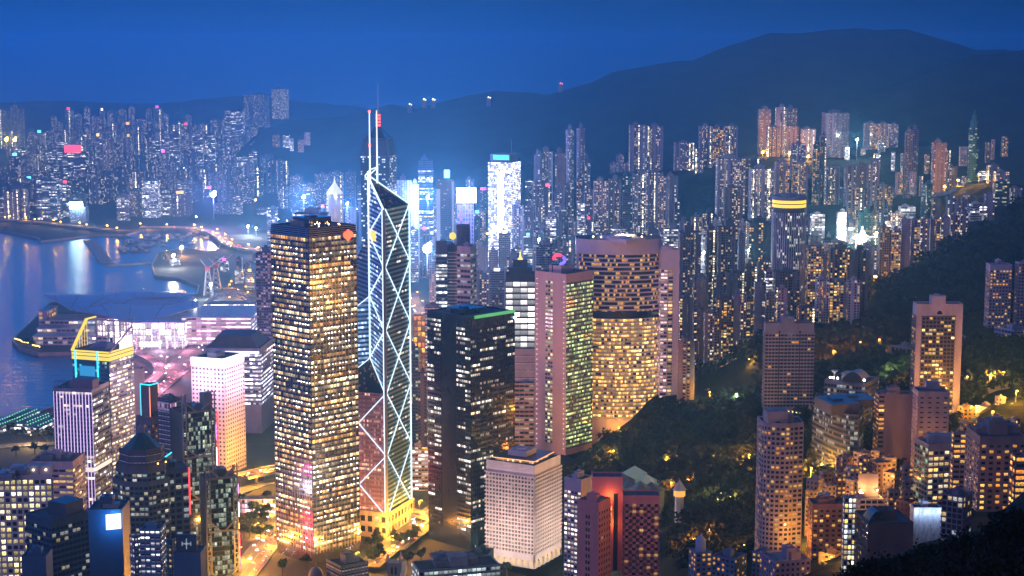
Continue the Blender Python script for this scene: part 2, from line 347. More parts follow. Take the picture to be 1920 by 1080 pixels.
def block(name, label, cat, pl, z0, z1, st, group=None, root=None, seed=0, roof=True, wname='wall'):
    c = cent(pl)
    if root is None: root = thing(name, label, cat, (c[0], c[1], z0), group)
    core = MB(); core.prism(pl, z0, z1, 0, 1); core.build(wname, [st.wall, st.roof], root)
    clad, mull, glz, panes = MB(), MB(), MB(), []
    zb, zt = z0 + st.base, z1 - st.crown; n = len(pl)
    for i in range(n):
        a, b = pl[i], pl[(i + 1) % n]; mx_, my_ = (a[0] + b[0]) / 2, (a[1] + b[1]) / 2; nx, ny = b[1] - a[1], -(b[0] - a[0])
        if nx * (0 - mx_) + ny * (0 - my_) > -0.05 * math.hypot(nx, ny) * math.hypot(mx_, my_) and math.hypot(nx, ny) > .8: facade(a, b, zb, zt, st, clad, mull, panes, glz)
    clad.build('cladding', st.clad if hasattr(st, 'clad') else st.wall, root); mull.build('mullion', st.pier2 or st.wall, root); glz.build('glazing', st.glass, root)
    if panes: finish_windows(root, panes, st)
    if roof: rooftop(root, pl, z1, st, seed=seed)
    return root
def tower(name, label, cat, pl, z0, z1, glass, col, fh=3.1, bw=3.3, group=None, seed=0, cap=True, top=None, ant=False):
    """a distant tower: wall sheet that carries its window pattern, roof, lift overrun"""
    r = random.Random(seed * 31 + 5); c = cent(pl); root = thing(name, label, cat, (c[0], c[1], z0), group)
    m = MB(); st = St(fh=fh, bw=bw); walls_sheet(m, pl, z0, z1, st); m.build('wall', glass, root, color=col)
    q = MB(); q.poly([(p[0], p[1], z1 - .3) for p in pl]); rf = q.build('roof', ROOF, root); rf['base'] = root['base']
    if cap:
        xs = [p[0] for p in pl]; ys = [p[1] for p in pl]; w_, d_ = max(xs) - min(xs), max(ys) - min(ys); h = min(9, max(3, (z1 - z0) * .05))
        b = MB(); ox = w_ * r.uniform(-.12, .12); b.box(c[0] + ox - w_ * .22, c[1] - d_ * .22, z1 - .4, c[0] + ox + w_ * .22, c[1] + d_ * .22, z1 + h * r.uniform(.6, 1)); b.box(c[0] + ox - w_ * .1, c[1] - d_ * .1, z1, c[0] + ox + w_ * .08, c[1] + d_ * .1, z1 + h * 1.3)
        b.build('lift_housing', paint((col[0] * .8, col[1] * .8, col[2] * .8)), rf)
    if ant: b = MB(); b.cone(c, .5, .15, z1, z1 + ant, 6); b.build('antenna', STEEL, rf)
    return root
# ------------------------------------------------------------------ water, land, hills
def wmat():
    m, nt, b = newmat('harbour water'); b.inputs['Base Color'].default_value = (.004, .035, .11, 1); b.inputs['Roughness'].default_value = .22; b.inputs['IOR'].default_value = 1.33
    t = nt.nodes.new('ShaderNodeTexCoord'); mp = nt.nodes.new('ShaderNodeMapping'); mp.inputs['Scale'].default_value = (.035, .09, 1); n = nt.nodes.new('ShaderNodeTexNoise'); n.inputs['Scale'].default_value = 1; n.inputs['Detail'].default_value = 5
    bp = nt.nodes.new('ShaderNodeBump'); bp.inputs['Strength'].default_value = .7; bp.inputs['Distance'].default_value = 2.5
    nt.links.new(t.outputs['Object'], mp.inputs[0]); nt.links.new(mp.outputs[0], n.inputs['Vector']); nt.links.new(n.outputs[0], bp.inputs['Height']); nt.links.new(bp.outputs[0], b.inputs['Normal']); return m
m = MB(); m.poly([(-5500, 70, 0), (5500, 70, 0), (5500, 14000, 0), (-5500, 14000, 0)]); kind(m.build('water', wmat()), 'structure')
ASPH = paint((.12, .12, .125), .8, 0, .35, .03, 'asphalt'); CONC = paint((.30, .29, .30), .8, 0, .3, .1, 'concrete'); GRND = paint((.035, .037, .035), .9, 0, .5, .02, 'city ground')
coast = [(-400, 1000), (-60, 832), (0, 802), (100, 762), (200, 726), (240, 692), (238, 664), (130, 661), (72, 663), (34, 652), (22, 638), (36, 624), (66, 596), (92, 568), (200, 553), (368, 552), (372, 536), (335, 522), (290, 517), (284, 497), (296, 474), (345, 464), (388, 472), (408, 468), (414, 456), (398, 441), (370, 433), (272, 430), (236, 440), (165, 441), (120, 447), (76, 452), (70, 446), (0, 432), (-200, 425), (-700, 418)]
cp = [G(x, y, 4) for x, y in coast]; poly = [(p.x, p.y) for p in cp]
full = [(5400, 75)] + [(5400, 13500), (-5400, 13500), (-5400, poly[-1][1])] + poly[::-1] + [(poly[0][0], 75)]
m = MB(); m.poly([(x, y, 4) for x, y in full]); kind(m.build('city_ground', GRND), 'structure')
m = MB()
for a, b in zip(poly[:-1], poly[1:]): m.poly([(a[0], a[1], -3), (b[0], b[1], -3), (b[0], b[1], 5), (a[0], a[1], 5)]); m.poly([(a[0], a[1], 5), (b[0], b[1], 5), (b[0] + 2, b[1] + 2, 5), (a[0] + 2, a[1] + 2, 5)])
kind(m.build('shore', CONC), 'structure')
def strip(pts, w):
    out = []
    for i, p in enumerate(pts):
        a = pts[max(0, i - 1)]; b = pts[min(len(pts) - 1, i + 1)]; d = Vector((b[0] - a[0], b[1] - a[1])); d.normalize(); out.append((p, Vector((-d.y, d.x)) * w / 2))
    return out
for q, lab in (([(168, 450), (178, 462), (188, 478), (200, 492)], 'long dark stone breakwater running out diagonally towards the viewer in the harbour'), ([(200, 497), (240, 495), (284, 492)], 'low thin breakwater lying across the mouth of the boat shelter'), ([(70, 451), (110, 446), (165, 443)], 'flat dark pier spit below the far shore road')):
    pts = [G(x, y, 2) for x, y in q]; s = strip(pts, 26 if 'long' in lab else 12); m = MB(); ln = []
    for p, o in s: ln.append([(p.x + o.x * 1.3, p.y + o.y * 1.3, -1), (p.x + o.x, p.y + o.y, 2.5), (p.x - o.x, p.y - o.y, 2.5), (p.x - o.x * 1.3, p.y - o.y * 1.3, -1)])
    for a, b in zip(ln[:-1], ln[1:]):
        for k in range(3): m.poly([a[k], a[k + 1], b[k + 1], b[k]])
    for e_ in (ln[0], ln[-1]): m.poly(e_)
    tag(m.build('breakwater', CONC, loc=tuple(pts[0])), lab, 'breakwater', None)
# hillside: heights known at these (pixel, pixel, distance)
HP = [(1650, 562, 2000), (1700, 522, 2020), (1750, 482, 2050), (1800, 450, 2075), (1850, 418, 2100), (1920, 378, 2150), (2050, 300, 2200), (2300, 200, 2300), (1600, 640, 1800), (1560, 640, 1950), (1520, 690, 1700), (1640, 690, 1650), (1700, 655, 1600), (1800, 640, 1600), (1900, 640, 1500), (1980, 620, 1500), (1900, 745, 1300), (1850, 700, 1400),
      (1760, 805, 1350), (1660, 880, 1250), (1480, 775, 1500), (1470, 1045, 1100), (1280, 980, 1280), (1160, 845, 1600), (1115, 940, 1450), (1060, 885, 1690), (1165, 832, 1690), (1060, 960, 1500), (1090, 900, 1600), (1330, 720, 1750), (1400, 690, 1850), (1345, 662, 1900), (1290, 775, 1650), (1350, 860, 1450), (1200, 900, 1420), (1400, 950, 1250), (1330, 1085, 1130), (1560, 1065, 1090), (1700, 1085, 950), (1850, 1020, 850), (2000, 900, 900), (2100, 800, 1100)]
ctl = [tuple(P(*h)) for h in HP]
ctl += [(x, y, -4) for x, y in ((-60, 1300), (-60, 1700), (60, 1420), (60, 1650), (100, 1900), (150, 2200), (250, 2500), (-60, 2600), (300, 3000), (500, 2700), (400, 2300), (-60, 3200), (-60, 4200), (600, 3200), (250, 1880), (340, 2050), (470, 2250), (700, 2600), (900, 2700))]
ctl += [(20, 1300, 4), (70, 1330, 6), (100, 1370, 12), (0, 1220, 8), (60, 1250, 14), (60, 1160, 38), (100, 1120, 50), (70, 1080, 50), (120, 1060, 60), (30, 1100, 30), (0, 1120, 18), (-20, 1300, 2), (-30, 1180, 8)]
ctl += [(x, y, z) for x, y, z in ((-60, 60, 330), (0, 300, 255), (-60, 700, 120), (-60, 1000, 40), (60, 1150, 25), (300, 60, 372), (30, 150, 360), (80, 150, 372), (150, 300, 300), (350, 400, 290), (600, 300, 350), (300, 600, 215), (500, 650, 215), (150, 700, 180), (150, 950, 95), (900, 700, 300), (1200, 1200, 320), (1300, 2000, 320), (1600, 1800, 420), (1500, 2600, 300))]
ctl += [(150, 3300, -4), (60, 3600, -4), (150, 2900, -4), (230, 2900, -2), (40, 3000, -4), (250, 3500, 5), (120, 4000, -4)]
ctl += [(x, y, -40) for x in (-180, -330, -480) for y in range(1250, 4800, 250)] + [(x, y, -30) for x in (-60, 20) for y in range(1500, 4800, 200)] + [(-250, 1100, -40), (-400, 1100, -40), (-150, 1150, -30), (-120, 1300, -30), (-250, 900, 20), (-450, 900, 10), (-250, 600, 120), (-450, 600, 100), (-300, 300, 240)]
HILLB = []   # bases of buildings that stand on the slopes, added before the hill is built
# ------------------------------------------------------------------ distant towers, told apart one by one
# left edge, right edge, roof and foot in photo pixels, distance, plan, windows, wall colour, label
GREY, PALE, BROWN, VIO, SLATE, ROSE, WHT, TEAL = (.30, .29, .33), (.46, .44, .48), (.24, .17, .15), (.36, .30, .42), (.16, .16, .19), (.42, .30, .30), (.66, .65, .68), (.05, .22, .22)
FT = [
 # below the mountain, right of centre
 (1001, 1013, 290, 352, 3500, 'n1', W_HOMEB, VIO, 'short grey tower left of a wider stepped tower under the mountain'),
 (1013, 1037, 285, 352, 3520, 'n2', W_HOMEB, PALE, 'wide pale stepped tower below the mountain, left of a rosy lit tower'),
 (1041, 1062, 287, 360, 3400, 'n2', W_HOME, ROSE, 'rosy lit tower just left of a slender twin pair under the mountain'),
 (1061, 1077, 243, 348, 3450, 'r', W_HOMEB, VIO, 'left one of the slender round twin towers under the mountain'),
 (1081, 1097, 241, 348, 3450, 'r', W_HOMEB, VIO, 'right one of the slender round twin towers under the mountain'),
 (1096, 1107, 298, 350, 3500, 'n1', W_HOMEB, VIO, 'low narrow tower touching the right side of the round twin towers'),
 (1144, 1155, 305, 330, 3900, 'b', W_SLATE, VIO, 'dim narrow tower, first of three small ones on the slope'),
 (1156, 1170, 291, 330, 3900, 'n1', W_SLATE, VIO, 'dim pointed middle tower of three small ones on the slope'),
 (1171, 1181, 307, 332, 3880, 'b', W_SLATE, VIO, 'squat tower, last of three small ones on the slope'),
 (1181, 1212, 235, 322, 3700, 'n2', W_HOME, VIO, 'tall violet slope tower with a flat roof beside one with gold top floor'),
 (1215, 1244, 237, 320, 3720, 'n2', W_HOME, VIO, 'tall violet tower with a gold lit top floor and a bright stair column'),
 (1210, 1222, 297, 330, 3600, 'b', W_HOMEB, GREY, 'small grey tower at the foot of two tall violet slope towers'),
 (1266, 1302, 268, 320, 3600, 'n2', W_HOME, VIO, 'broad violet block alone on the slope above dark woods'),
 (1304, 1319, 279, 322, 3550, 'b', W_HOME, VIO, 'narrow step tower leaning on a three winged block above dark woods'),
 (1312, 1336, 237, 312, 3650, 'n2', W_HOME, VIO, 'left wing tower of the three winged block above dark woods'),
 (1337, 1360, 239, 312, 3680, 'n1', W_GOLD, VIO, 'middle wing tower of the three winged block, golden windows'),
 (1361, 1384, 237, 312, 3650, 'n2', W_HOME, VIO, 'right wing tower of the three winged block above dark woods'),
 # the long residential wall
 (1114, 1141, 340, 438, 3000, 'n2', W_HOME, ROSE, 'first tower of the long wall of flats, rosy end wall'),
 (1142, 1164, 336, 438, 3010, 'n2', W_HOME, GREY, 'second tower of the long wall of flats, next to the rosy end'),
 (1165, 1186, 331, 436, 3020, 'n2', W_HOMEB, TEAL, 'greenish third tower of the long wall of flats'),
 (1187, 1211, 326, 436, 3020, 'n2', W_HOMEB, GREY, 'fourth tower of the long wall of flats, orange lamp on its roof'),
 (1212, 1244, 324, 436, 3010, 'n3', W_HOME, GREY, 'widest tower of the long wall of flats'),
 (1245, 1272, 331, 436, 3000, 'n2', W_HOME, GREY, 'last tall tower at the right end of the long wall of flats'),
 (1265, 1275, 372, 436, 2950, 'b', W_HOMEB, SLATE, 'low narrow block at the right end of the long wall of flats'),
 (1168, 1182, 362, 450, 2800, 'b', W_OFFD, SLATE, 'dark slim tower with bluish lamps in front of the long wall of flats'),
 (1347, 1398, 298, 404, 3100, 'n3', W_HOME, PALE, 'broad pale tower with bright white corner right of the dark woods'),
 (1360, 1393, 353, 422, 2900, 'n2', W_HOME, BROWN, 'brown block in front of the broad pale tower beside dark woods'),
 (1399, 1428, 298, 390, 3150, 'n1', W_SLATE, SLATE, 'dim slate tower between the broad pale tower and teal lit flats'),
 (1409, 1451, 317, 415, 2950, 'n2', W_HOME, PALE, 'pale flats with teal gaps just left of the round orange crowned tower'),
 # up the slope on the right
 (1424, 1446, 205, 290, 3900, 'n2', W_HOME, ROSE, 'rosy tower at the left of the highest slope cluster'),
 (1456, 1475, 201, 290, 3900, 'n1', W_HOME, VIO, 'highest tower of the slope cluster, orange glow at its foot'),
 (1476, 1495, 203, 290, 3920, 'n1', W_HOME, VIO, 'right tower of the highest slope cluster'),
 (1440, 1464, 238, 292, 3800, 'n2', W_HOME, VIO, 'lower front tower with orange glow at the left of the slope cluster'),
 (1472, 1498, 237, 292, 3800, 'n2', W_HOME, VIO, 'lower front tower with orange glow at the right of the slope cluster'),
 (1505, 1530, 242, 296, 3750, 'n1', W_HOME, VIO, 'single violet tower with amber car park lights at its foot'),
 (1486, 1511, 270, 332, 3450, 'n2', W_HOMEB, VIO, 'narrow violet tower below the slope cluster above two cream ones'),
 (1455, 1481, 304, 402, 3000, 'n2', W_GOLD, PALE, 'cream tower with rows of gold windows behind the round orange crown, left'),
 (1488, 1515, 308, 402, 3000, 'n2', W_GOLD, PALE, 'cream tower with rows of gold windows behind the round orange crown, right'),
 (1526, 1537, 270, 380, 3150, 'b', W_GOLD, TEAL, 'thin green tower with gold windows touching a framed tower'),
 (1538, 1550, 257, 380, 3160, 'b', W_SLATE, SLATE, 'thin tower outlined by a pale frame on three sides'),
 (1550, 1574, 315, 384, 3100, 'n2', W_HOME, GREY, 'grey tower right of the pale framed thin tower'),
 (1548, 1593, 212, 296, 3800, 'n3', W_SLATE, VIO, 'dark wide slab with one amber stripe, left of the white lit building site'),
 (1623, 1646, 231, 280, 3850, 'n2', W_GOLD, VIO, 'amber lit tower right of the white lit building site'),
 (1647, 1666, 232, 280, 3850, 'n1', W_GOLD, VIO, 'amber striped tower, second from the white lit building site'),
 (1669, 1685, 233, 275, 3850, 'b', W_HOME, VIO, 'plain violet end tower of the row beside the building site'),
 (1586, 1605, 313, 386, 3050, 'n1', W_HOMEB, GREY, 'left part tower of a ribbed grey group above the stadium lights'),
 (1606, 1633, 310, 386, 3060, 'n2', W_HOME, GREY, 'middle tower with pink roof lights of the ribbed grey group'),
 (1634, 1650, 303, 386, 3060, 'n1', W_HOMEB, VIO, 'tallest right tower of the ribbed grey group'),
 (1591, 1611, 352, 436, 2800, 'n2', W_GOLD, PALE, 'pale tower with gold windows in front of the ribbed grey group, left'),
 (1614, 1632, 353, 436, 2800, 'n2', W_HOME, GREY, 'grey tower in front of the ribbed grey group, beside a green wrapped block'),
 (1645, 1674, 350, 436, 2850, 'n2', W_GOLD, GREY, 'grey and gold tower standing alone above the stadium lights'),
 (1699, 1711, 247, 370, 3050, 'b', W_SLATE, ROSE, 'very slim rosy tower with a pale cap, front half of a pair'),
 (1708, 1723, 242, 368, 3100, 'b', W_SLATE, VIO, 'very slim violet tower, rear half of a pair'),
 (1752, 1776, 268, 362, 2950, 'n2', W_HOME, ROSE, 'rosy tower with gold floors above the curling orange road'),
 (1777, 1796, 312, 355, 3000, 'n1', W_HOMEB, GREY, 'small grey tower with white lit ground floor above the curling orange road'),
 (1819, 1838, 240, 335, 2900, 't', W_TEAL, TEAL, 'teal glass tower with a stepped pointed top on the far slope'),
 (1855, 1874, 310, 344, 2800, 'n1', W_HOMEB, GREY, 'grey block on the far slope right of the teal pointed tower'),
 (1868, 1893, 322, 346, 2780, 'b', W_HOME, PALE, 'low pale block with pink lights beside a grey slope block'),
 (1867, 1893, 341, 380, 2650, 'b', W_TEAL, TEAL, 'teal glass office with yellow floors at the edge of the dark spur'),
 (1895, 1917, 353, 382, 2650, 'n2', W_HOMEB, GREY, 'grey flats at the edge of the dark spur beside the teal glass office'),
 (1730, 1751, 345, 418, 2700, 'r', W_TEAL, TEAL, 'round teal glass tower left of a brown block'),
 (1750, 1765, 372, 416, 2650, 'b', W_HOME, BROWN, 'narrow brown block touching the round teal glass tower'),
 (1777, 1791, 368, 408, 2600, 'b', W_HOMEB, GREY, 'pale capped block above the terraced flats on the spur'),
 (1791, 1802, 378, 408, 2600, 'b', W_HOME, VIO, 'low violet block between two blocks above the terraced flats'),
 (1805, 1819, 366, 408, 2600, 'b', W_SLATE, VIO, 'dim violet block right of two blocks above the terraced flats'),
 (1849, 1866, 364, 400, 2550, 'b', W_HOME, VIO, 'violet block with red lamp at the edge of the dark spur'),
 (1820, 1850, 383, 412, 2500, 'n1', W_OFFB, WHT, 'white low block with lit sign lights by the dark spur'),
 (1614, 1635, 397, 462, 2550, 'b', W_SLATE, (.02, .35, .28), 'green wrapped building under the stadium lights'),
 (1690, 1717, 388, 424, 2500, 'n1', W_OFFB, WHT, 'white stepped block behind the terraced flats, lit from below'),
 (1674, 1690, 400, 428, 2500, 'b', W_HOME, ROSE, 'rosy small block left of the white stepped block'),
 (1523, 1547, 402, 442, 2500, 'n1', W_OFFW, WHT, 'white tower standing left behind the brightly lit hall'),
 (1571, 1587, 398, 462, 2450, 'b', W_OFFW, WHT, 'slim white tower standing right behind the brightly lit hall'),
 # terraced flats stepping down the spur
 (1651, 1672, 428, 536, 2150, 'b', W_SLATE, BROWN, 'brown end tower of the terraced flats on the spur'),
 (1673, 1690, 432, 515, 2160, 'n1', W_GOLD, VIO, 'gold lit tower, second of the terraced flats on the spur'),
 (1691, 1708, 412, 500, 2170, 'n1', W_HOME, VIO, 'third of the terraced flats on the spur, white stair lights'),
 (1709, 1726, 413, 488, 2180, 'n1', W_GOLD, VIO, 'fourth of the terraced flats on the spur'),
 (1727, 1744, 411, 480, 2190, 'n1', W_HOME, VIO, 'fifth of the terraced flats on the spur'),
 (1745, 1764, 411, 474, 2200, 'n1', W_GOLD, VIO, 'sixth of the terraced flats on the spur, amber windows'),
 (1765, 1782, 408, 462, 2210, 'n1', W_HOME, VIO, 'seventh of the terraced flats on the spur'),
 (1783, 1800, 404, 452, 2220, 'n1', W_HOME, VIO, 'eighth of the terraced flats on the spur'),
 (1801, 1816, 401, 440, 2230, 'n1', W_HOME, VIO, 'ninth and smallest of the terraced flats, highest on the spur'),
]
# nearer flats between the curved hotel and the spur
FM = [
 (1246, 1272, 430, 560, 2450, 'b', W_OFFW, ROSE, 'beige lit office with roof lamps behind the curved hotel'),
 (1275, 1315, 436, 660, 2050, 'n2', W_SLATE, SLATE, 'tall dark tower right of the curved hotel, sparse windows'),
 (1314, 1322, 445, 600, 2300, 'b', W_OFFW, WHT, 'thin white lit tower with a starry lamp between two dark towers'),
 (1325, 1346, 432, 640, 2100, 'n1', W_SLATE, BROWN, 'brown tower left half joined to a big dark block'),
 (1347, 1384, 426, 640, 2080, 'n2', W_SLATE, SLATE, 'big dark block with scattered cool windows in the middle of the flats'),
 (1385, 1398, 440, 600, 2110, 'b', W_SLATE, VIO, 'narrow violet tower at the right side of the big dark block'),
 (1405, 1454, 418, 560, 2250, 'b', W_GOLD, (.03, .04, .05), 'black office with yellow window rows left of the round crowned tower'),
 (1516, 1546, 462, 585, 2050, 'b', W_GOLD, ROSE, 'beige tower with vertical strips of yellow light right of the round crowned tower'),
 (1558, 1602, 468, 590, 1990, 'n2', W_GOLD, BROWN, 'dark brown tower with amber stair windows left of the spur'),
 (1545, 1560, 478, 590, 2010, 'b', W_SLATE, BROWN, 'low brown tower wedged beside the beige striped tower'),
 (1603, 1630, 470, 592, 2000, 'n1', W_SLATE, SLATE, 'dark slab with a column of white dots beside the spur woods'),
 (1548, 1590, 455, 480, 2300, 'b', W_HOME, ROSE, 'rosy low block under the brightly lit hall'),
 (1613, 1650, 462, 540, 2250, 'n1', W_HOMEB, GREY, 'grey block right of the starry lamp behind the spur'),
 (1532, 1555, 524, 608, 1900, 'n1', W_SLATE, WHT, 'white left wing of the amber windowed block at the spur foot'),
 (1556, 1590, 530, 606, 1915, 'n1', W_GOLD, GREY, 'amber windowed middle of a white winged block at the spur foot'),
 (1591, 1613, 526, 602, 1900, 'b', W_SLATE, WHT, 'white right wing of the amber windowed block at the spur foot'),
 (1437, 1458, 552, 610, 1800, 'b', W_SLATE, SLATE, 'black framed block with amber stair right behind the grey hotel slab'),
 (1459, 1476, 540, 608, 1790, 'b', W_SLATE, VIO, 'plain violet block standing behind the grey hotel slab'),
 (1477, 1500, 552, 608, 1810, 'n1', W_SLATE, SLATE, 'ribbed slate block behind the right half of the grey hotel slab'),
 (1455, 1500, 510, 560, 1880, 'n2', W_SLATE, SLATE, 'dark stepped block in front of the foot of the round crowned tower'),
 (1436, 1455, 510, 560, 1900, 'b', W_OFFW, ROSE, 'pale rosy block with a lit top left of a dark stepped block'),
 (1498, 1528, 578, 612, 1780, 'b', W_GOLD, BROWN, 'low round ended brown block with yellow lights beside the grey slab'),
 (1272, 1288, 640, 748, 1690, 'b', W_SLATE, (.66, .42, .36), 'salmon blank walled tower at the right foot of the curved hotel'),
 (1288, 1303, 640, 746, 1700, 'b', W_SLATE, GREY, 'grey windowed half of the salmon tower by the curved hotel'),
 (1275, 1300, 560, 690, 1930, 'n1', W_GOLD, SLATE, 'dark flats with amber windows above the salmon tower'),
 (1300, 1320, 580, 690, 1900, 'n1', W_HOME, BROWN, 'brown flats with amber windows right of the salmon tower'),
 (1322, 1346, 588, 692, 1850, 'n2', W_HOME, ROSE, 'rosy flats with a grid of small white window dots'),
 (1345, 1376, 562, 680, 1860, 'n2', W_GOLD, BROWN, 'brown flats with many amber windows in the dense flats district'),
 (1376, 1400, 552, 670, 1880, 'n1', W_HOME, VIO, 'violet flats with a white stair column in the dense flats district'),
 (1400, 1416, 556, 650, 1890, 'b', W_GOLD, SLATE, 'dark flats with a solid column of amber windows'),
 (1416, 1437, 530, 650, 1880, 'n1', W_HOME, GREY, 'grey flats with a lit white rooftop pavilion'),
 (1338, 1362, 520, 600, 1960, 'b', W_SLATE, SLATE, 'dark flats with one row of yellow corner windows below the big dark block'),
 (1302, 1326, 520, 600, 1980, 'n1', W_SLATE, BROWN, 'dim brown flats below the starry lamp'),
 (1364, 1396, 512, 590, 1990, 'n2', W_SLATE, SLATE, 'slate flats with few windows under the narrow violet tower'),
 (1396, 1420, 500, 580, 2010, 'n1', W_SLATE, BROWN, 'brown flats with an orange lamp at mid height'),
 (1422, 1446, 492, 560, 2030, 'n1', W_HOME, BROWN, 'brown low tower below the black office with yellow rows'),
 (1384, 1440, 645, 684, 1830, 'n2', W_HOME, ROSE, 'long rosy low block above the wooded knoll'),
]
def hillbase(lst):
    for t in lst:
        if t[0] < 1112: continue
        p = P((t[0] + t[1]) / 2, t[3], t[4])
        if p.z > 8: HILLB.append((p.x, p.y + 15, p.z)); HILLB.append((p.x, p.y - 25, p.z - 3))
hillbase(FT); hillbase(FM)
# buildings on the near slope (built in full detail later): x, foot y, distance
for x, y, d in ((1470, 1045, 1100), (1480, 772, 1480), (1760, 810, 1350), (1878, 612, 1650), (1580, 880, 1290), (1600, 850, 1330), (1683, 885, 1270), (1745, 885, 1200), (1755, 960, 1080), (1850, 1010, 1000), (1552, 1045, 1080), (1655, 1085, 980), (1620, 1000, 1060), (1800, 1005, 1000), (1740, 1020, 1010)):
    p = P(x, y, d); HILLB.append((p.x, p.y + 10, p.z))
def hz(X, Y, pts):
    d2 = (X[..., None] - pts[:, 0]) ** 2 + (Y[..., None] - pts[:, 1]) ** 2
    wt = 1 / (d2 + 900.0) ** 2.2
    return (wt * pts[:, 2]).sum(-1) / wt.sum(-1)
HPT = np.array(ctl + HILLB)
def ground(x, y): return max(4.0, float(hz(np.array([x]), np.array([y]), HPT)[0]))
def vnoise(X, Y, s, seed):
    r = np.random.RandomState(seed); T = r.rand(64, 64); x = X / s; y = Y / s; xi = np.floor(x).astype(int); yi = np.floor(y).astype(int); fx = x - xi; fy = y - yi; fx = fx * fx * (3 - 2 * fx); fy = fy * fy * (3 - 2 * fy)
    g = lambda a, b: T[a % 64, b % 64]
    return (g(xi, yi) * (1 - fx) + g(xi + 1, yi) * fx) * (1 - fy) + (g(xi, yi + 1) * (1 - fx) + g(xi + 1, yi + 1) * fx) * fy
def forestmat(name, c, scale):
    m, nt, b = newmat(name); o, n = noise_mix(nt, c, .75, scale, detail=8); nt.links.new(o, b.inputs['Base Color']); b.inputs['Roughness'].default_value = .95; b.inputs['Specular IOR Level'].default_value = .1
    bp = nt.nodes.new('ShaderNodeBump'); bp.inputs['Strength'].default_value = .9; bp.inputs['Distance'].default_value = 5; nt.links.new(n.outputs[0], bp.inputs['Height']); nt.links.new(bp.outputs[0], b.inputs['Normal']); return m
def gridmesh(name, X, Y, Z, mat):
    ny, nx = X.shape; me = bpy.data.meshes.new(name); v = np.stack([X, Y, Z], -1).reshape(-1, 3)
    i = np.arange(ny * nx).reshape(ny, nx); q = np.stack([i[:-1, :-1], i[:-1, 1:], i[1:, 1:], i[1:, :-1]], -1).reshape(-1, 4)
    me.from_pydata(v.tolist(), [], q.tolist()); me.materials.append(mat); me.polygons.foreach_set('use_smooth', np.ones(len(q), bool)); me.update()
    o = bpy.data.objects.new(name, me); C.objects.link(o); return kind(o, 'structure')
gx, gy = np.meshgrid(np.concatenate([np.arange(-500, 1500, 16), np.arange(1500, 2601, 50)]), np.concatenate([np.arange(70, 2600, 16), np.arange(2600, 5000, 50)]))
gz = np.stack([hz(gx[i], gy[i], HPT) for i in range(gx.shape[0])]) + (vnoise(gx, gy, 60, 1) - .5) * 5
gridmesh('hillside', gx, gy, gz, forestmat('hill ground', (.009, .014, .008), .05))
def ridge(name, pts, Yr, Yf, seed, c, amp=40, back=1500):
    xs = np.linspace(pts[0][0], pts[-1][0], 260); ys = np.interp(xs, [p[0] for p in pts], [p[1] for p in pts])
    T = np.concatenate([np.linspace(0, 1, 46), np.linspace(1, 2, 10)[1:]]); X = np.zeros((len(T), len(xs))); Y = X.copy(); Z = X.copy()
    for j, (px, py) in enumerate(zip(xs, ys)):
        p = P(px, py, Yr)
        for i, t in enumerate(T):
            if t <= 1: yy = Yf + (Yr - Yf) * t; zz = -12 + (p.z + 12) * (t ** 1.25)
            else: yy = Yr + back * (t - 1); zz = p.z * (1 - (t - 1)) - 10 * (t - 1)
            X[i, j] = p.x * (yy / Yr) ** .6; Y[i, j] = yy; Z[i, j] = zz
    nz = (vnoise(X, Y, 520, seed) - .5) * 2 + (vnoise(X, Y, 210, seed + 1) - .5) + (vnoise(X, Y, 80, seed + 2) - .5) * .4
    gul = 1 - np.abs(vnoise(X, Y * .45, 330, seed + 5) * 2 - 1)
    fade = np.minimum(T, 1)[:, None]; fall = (4 * fade * (1 - fade)) * .9 + .0
    Z += (nz * amp - gul * amp * .8) * fall + (vnoise(X, Y, 60, seed + 9) - .5) * 7 * fade
    return gridmesh(name, X, Y, Z, forestmat(name + ' woods', c, .012))
FOR = (.020, .032, .016)
ridge('mountain', [(400, 330), (470, 262), (500, 240), (560, 225), (640, 218), (700, 204), (730, 196), (780, 203), (830, 192), (880, 178), (930, 171), (990, 173), (1030, 176), (1060, 168), (1110, 155), (1150, 136), (1180, 130), (1240, 118), (1300, 113), (1340, 96), (1390, 78), (1440, 62), (1500, 62), (1560, 55), (1600, 53), (1650, 56), (1700, 54), (1740, 66), (1780, 78), (1830, 94), (1880, 92), (1920, 97), (2100, 110)], 6200, 4300, 3, FOR, 45)
ridge('mountain', [(1330, 330), (1420, 270), (1480, 238), (1540, 215), (1600, 185), (1680, 160), (1760, 128), (1830, 104), (1900, 96), (1990, 80), (2150, 60)], 4900, 3500, 13, FOR, 35, 900)
ridge('hills', [(-300, 200), (-100, 194), (0, 193), (80, 188), (160, 190), (240, 194), (320, 192), (400, 184), (460, 178), (520, 184), (600, 194), (720, 206)], 9300, 7600, 23, FOR, 30)
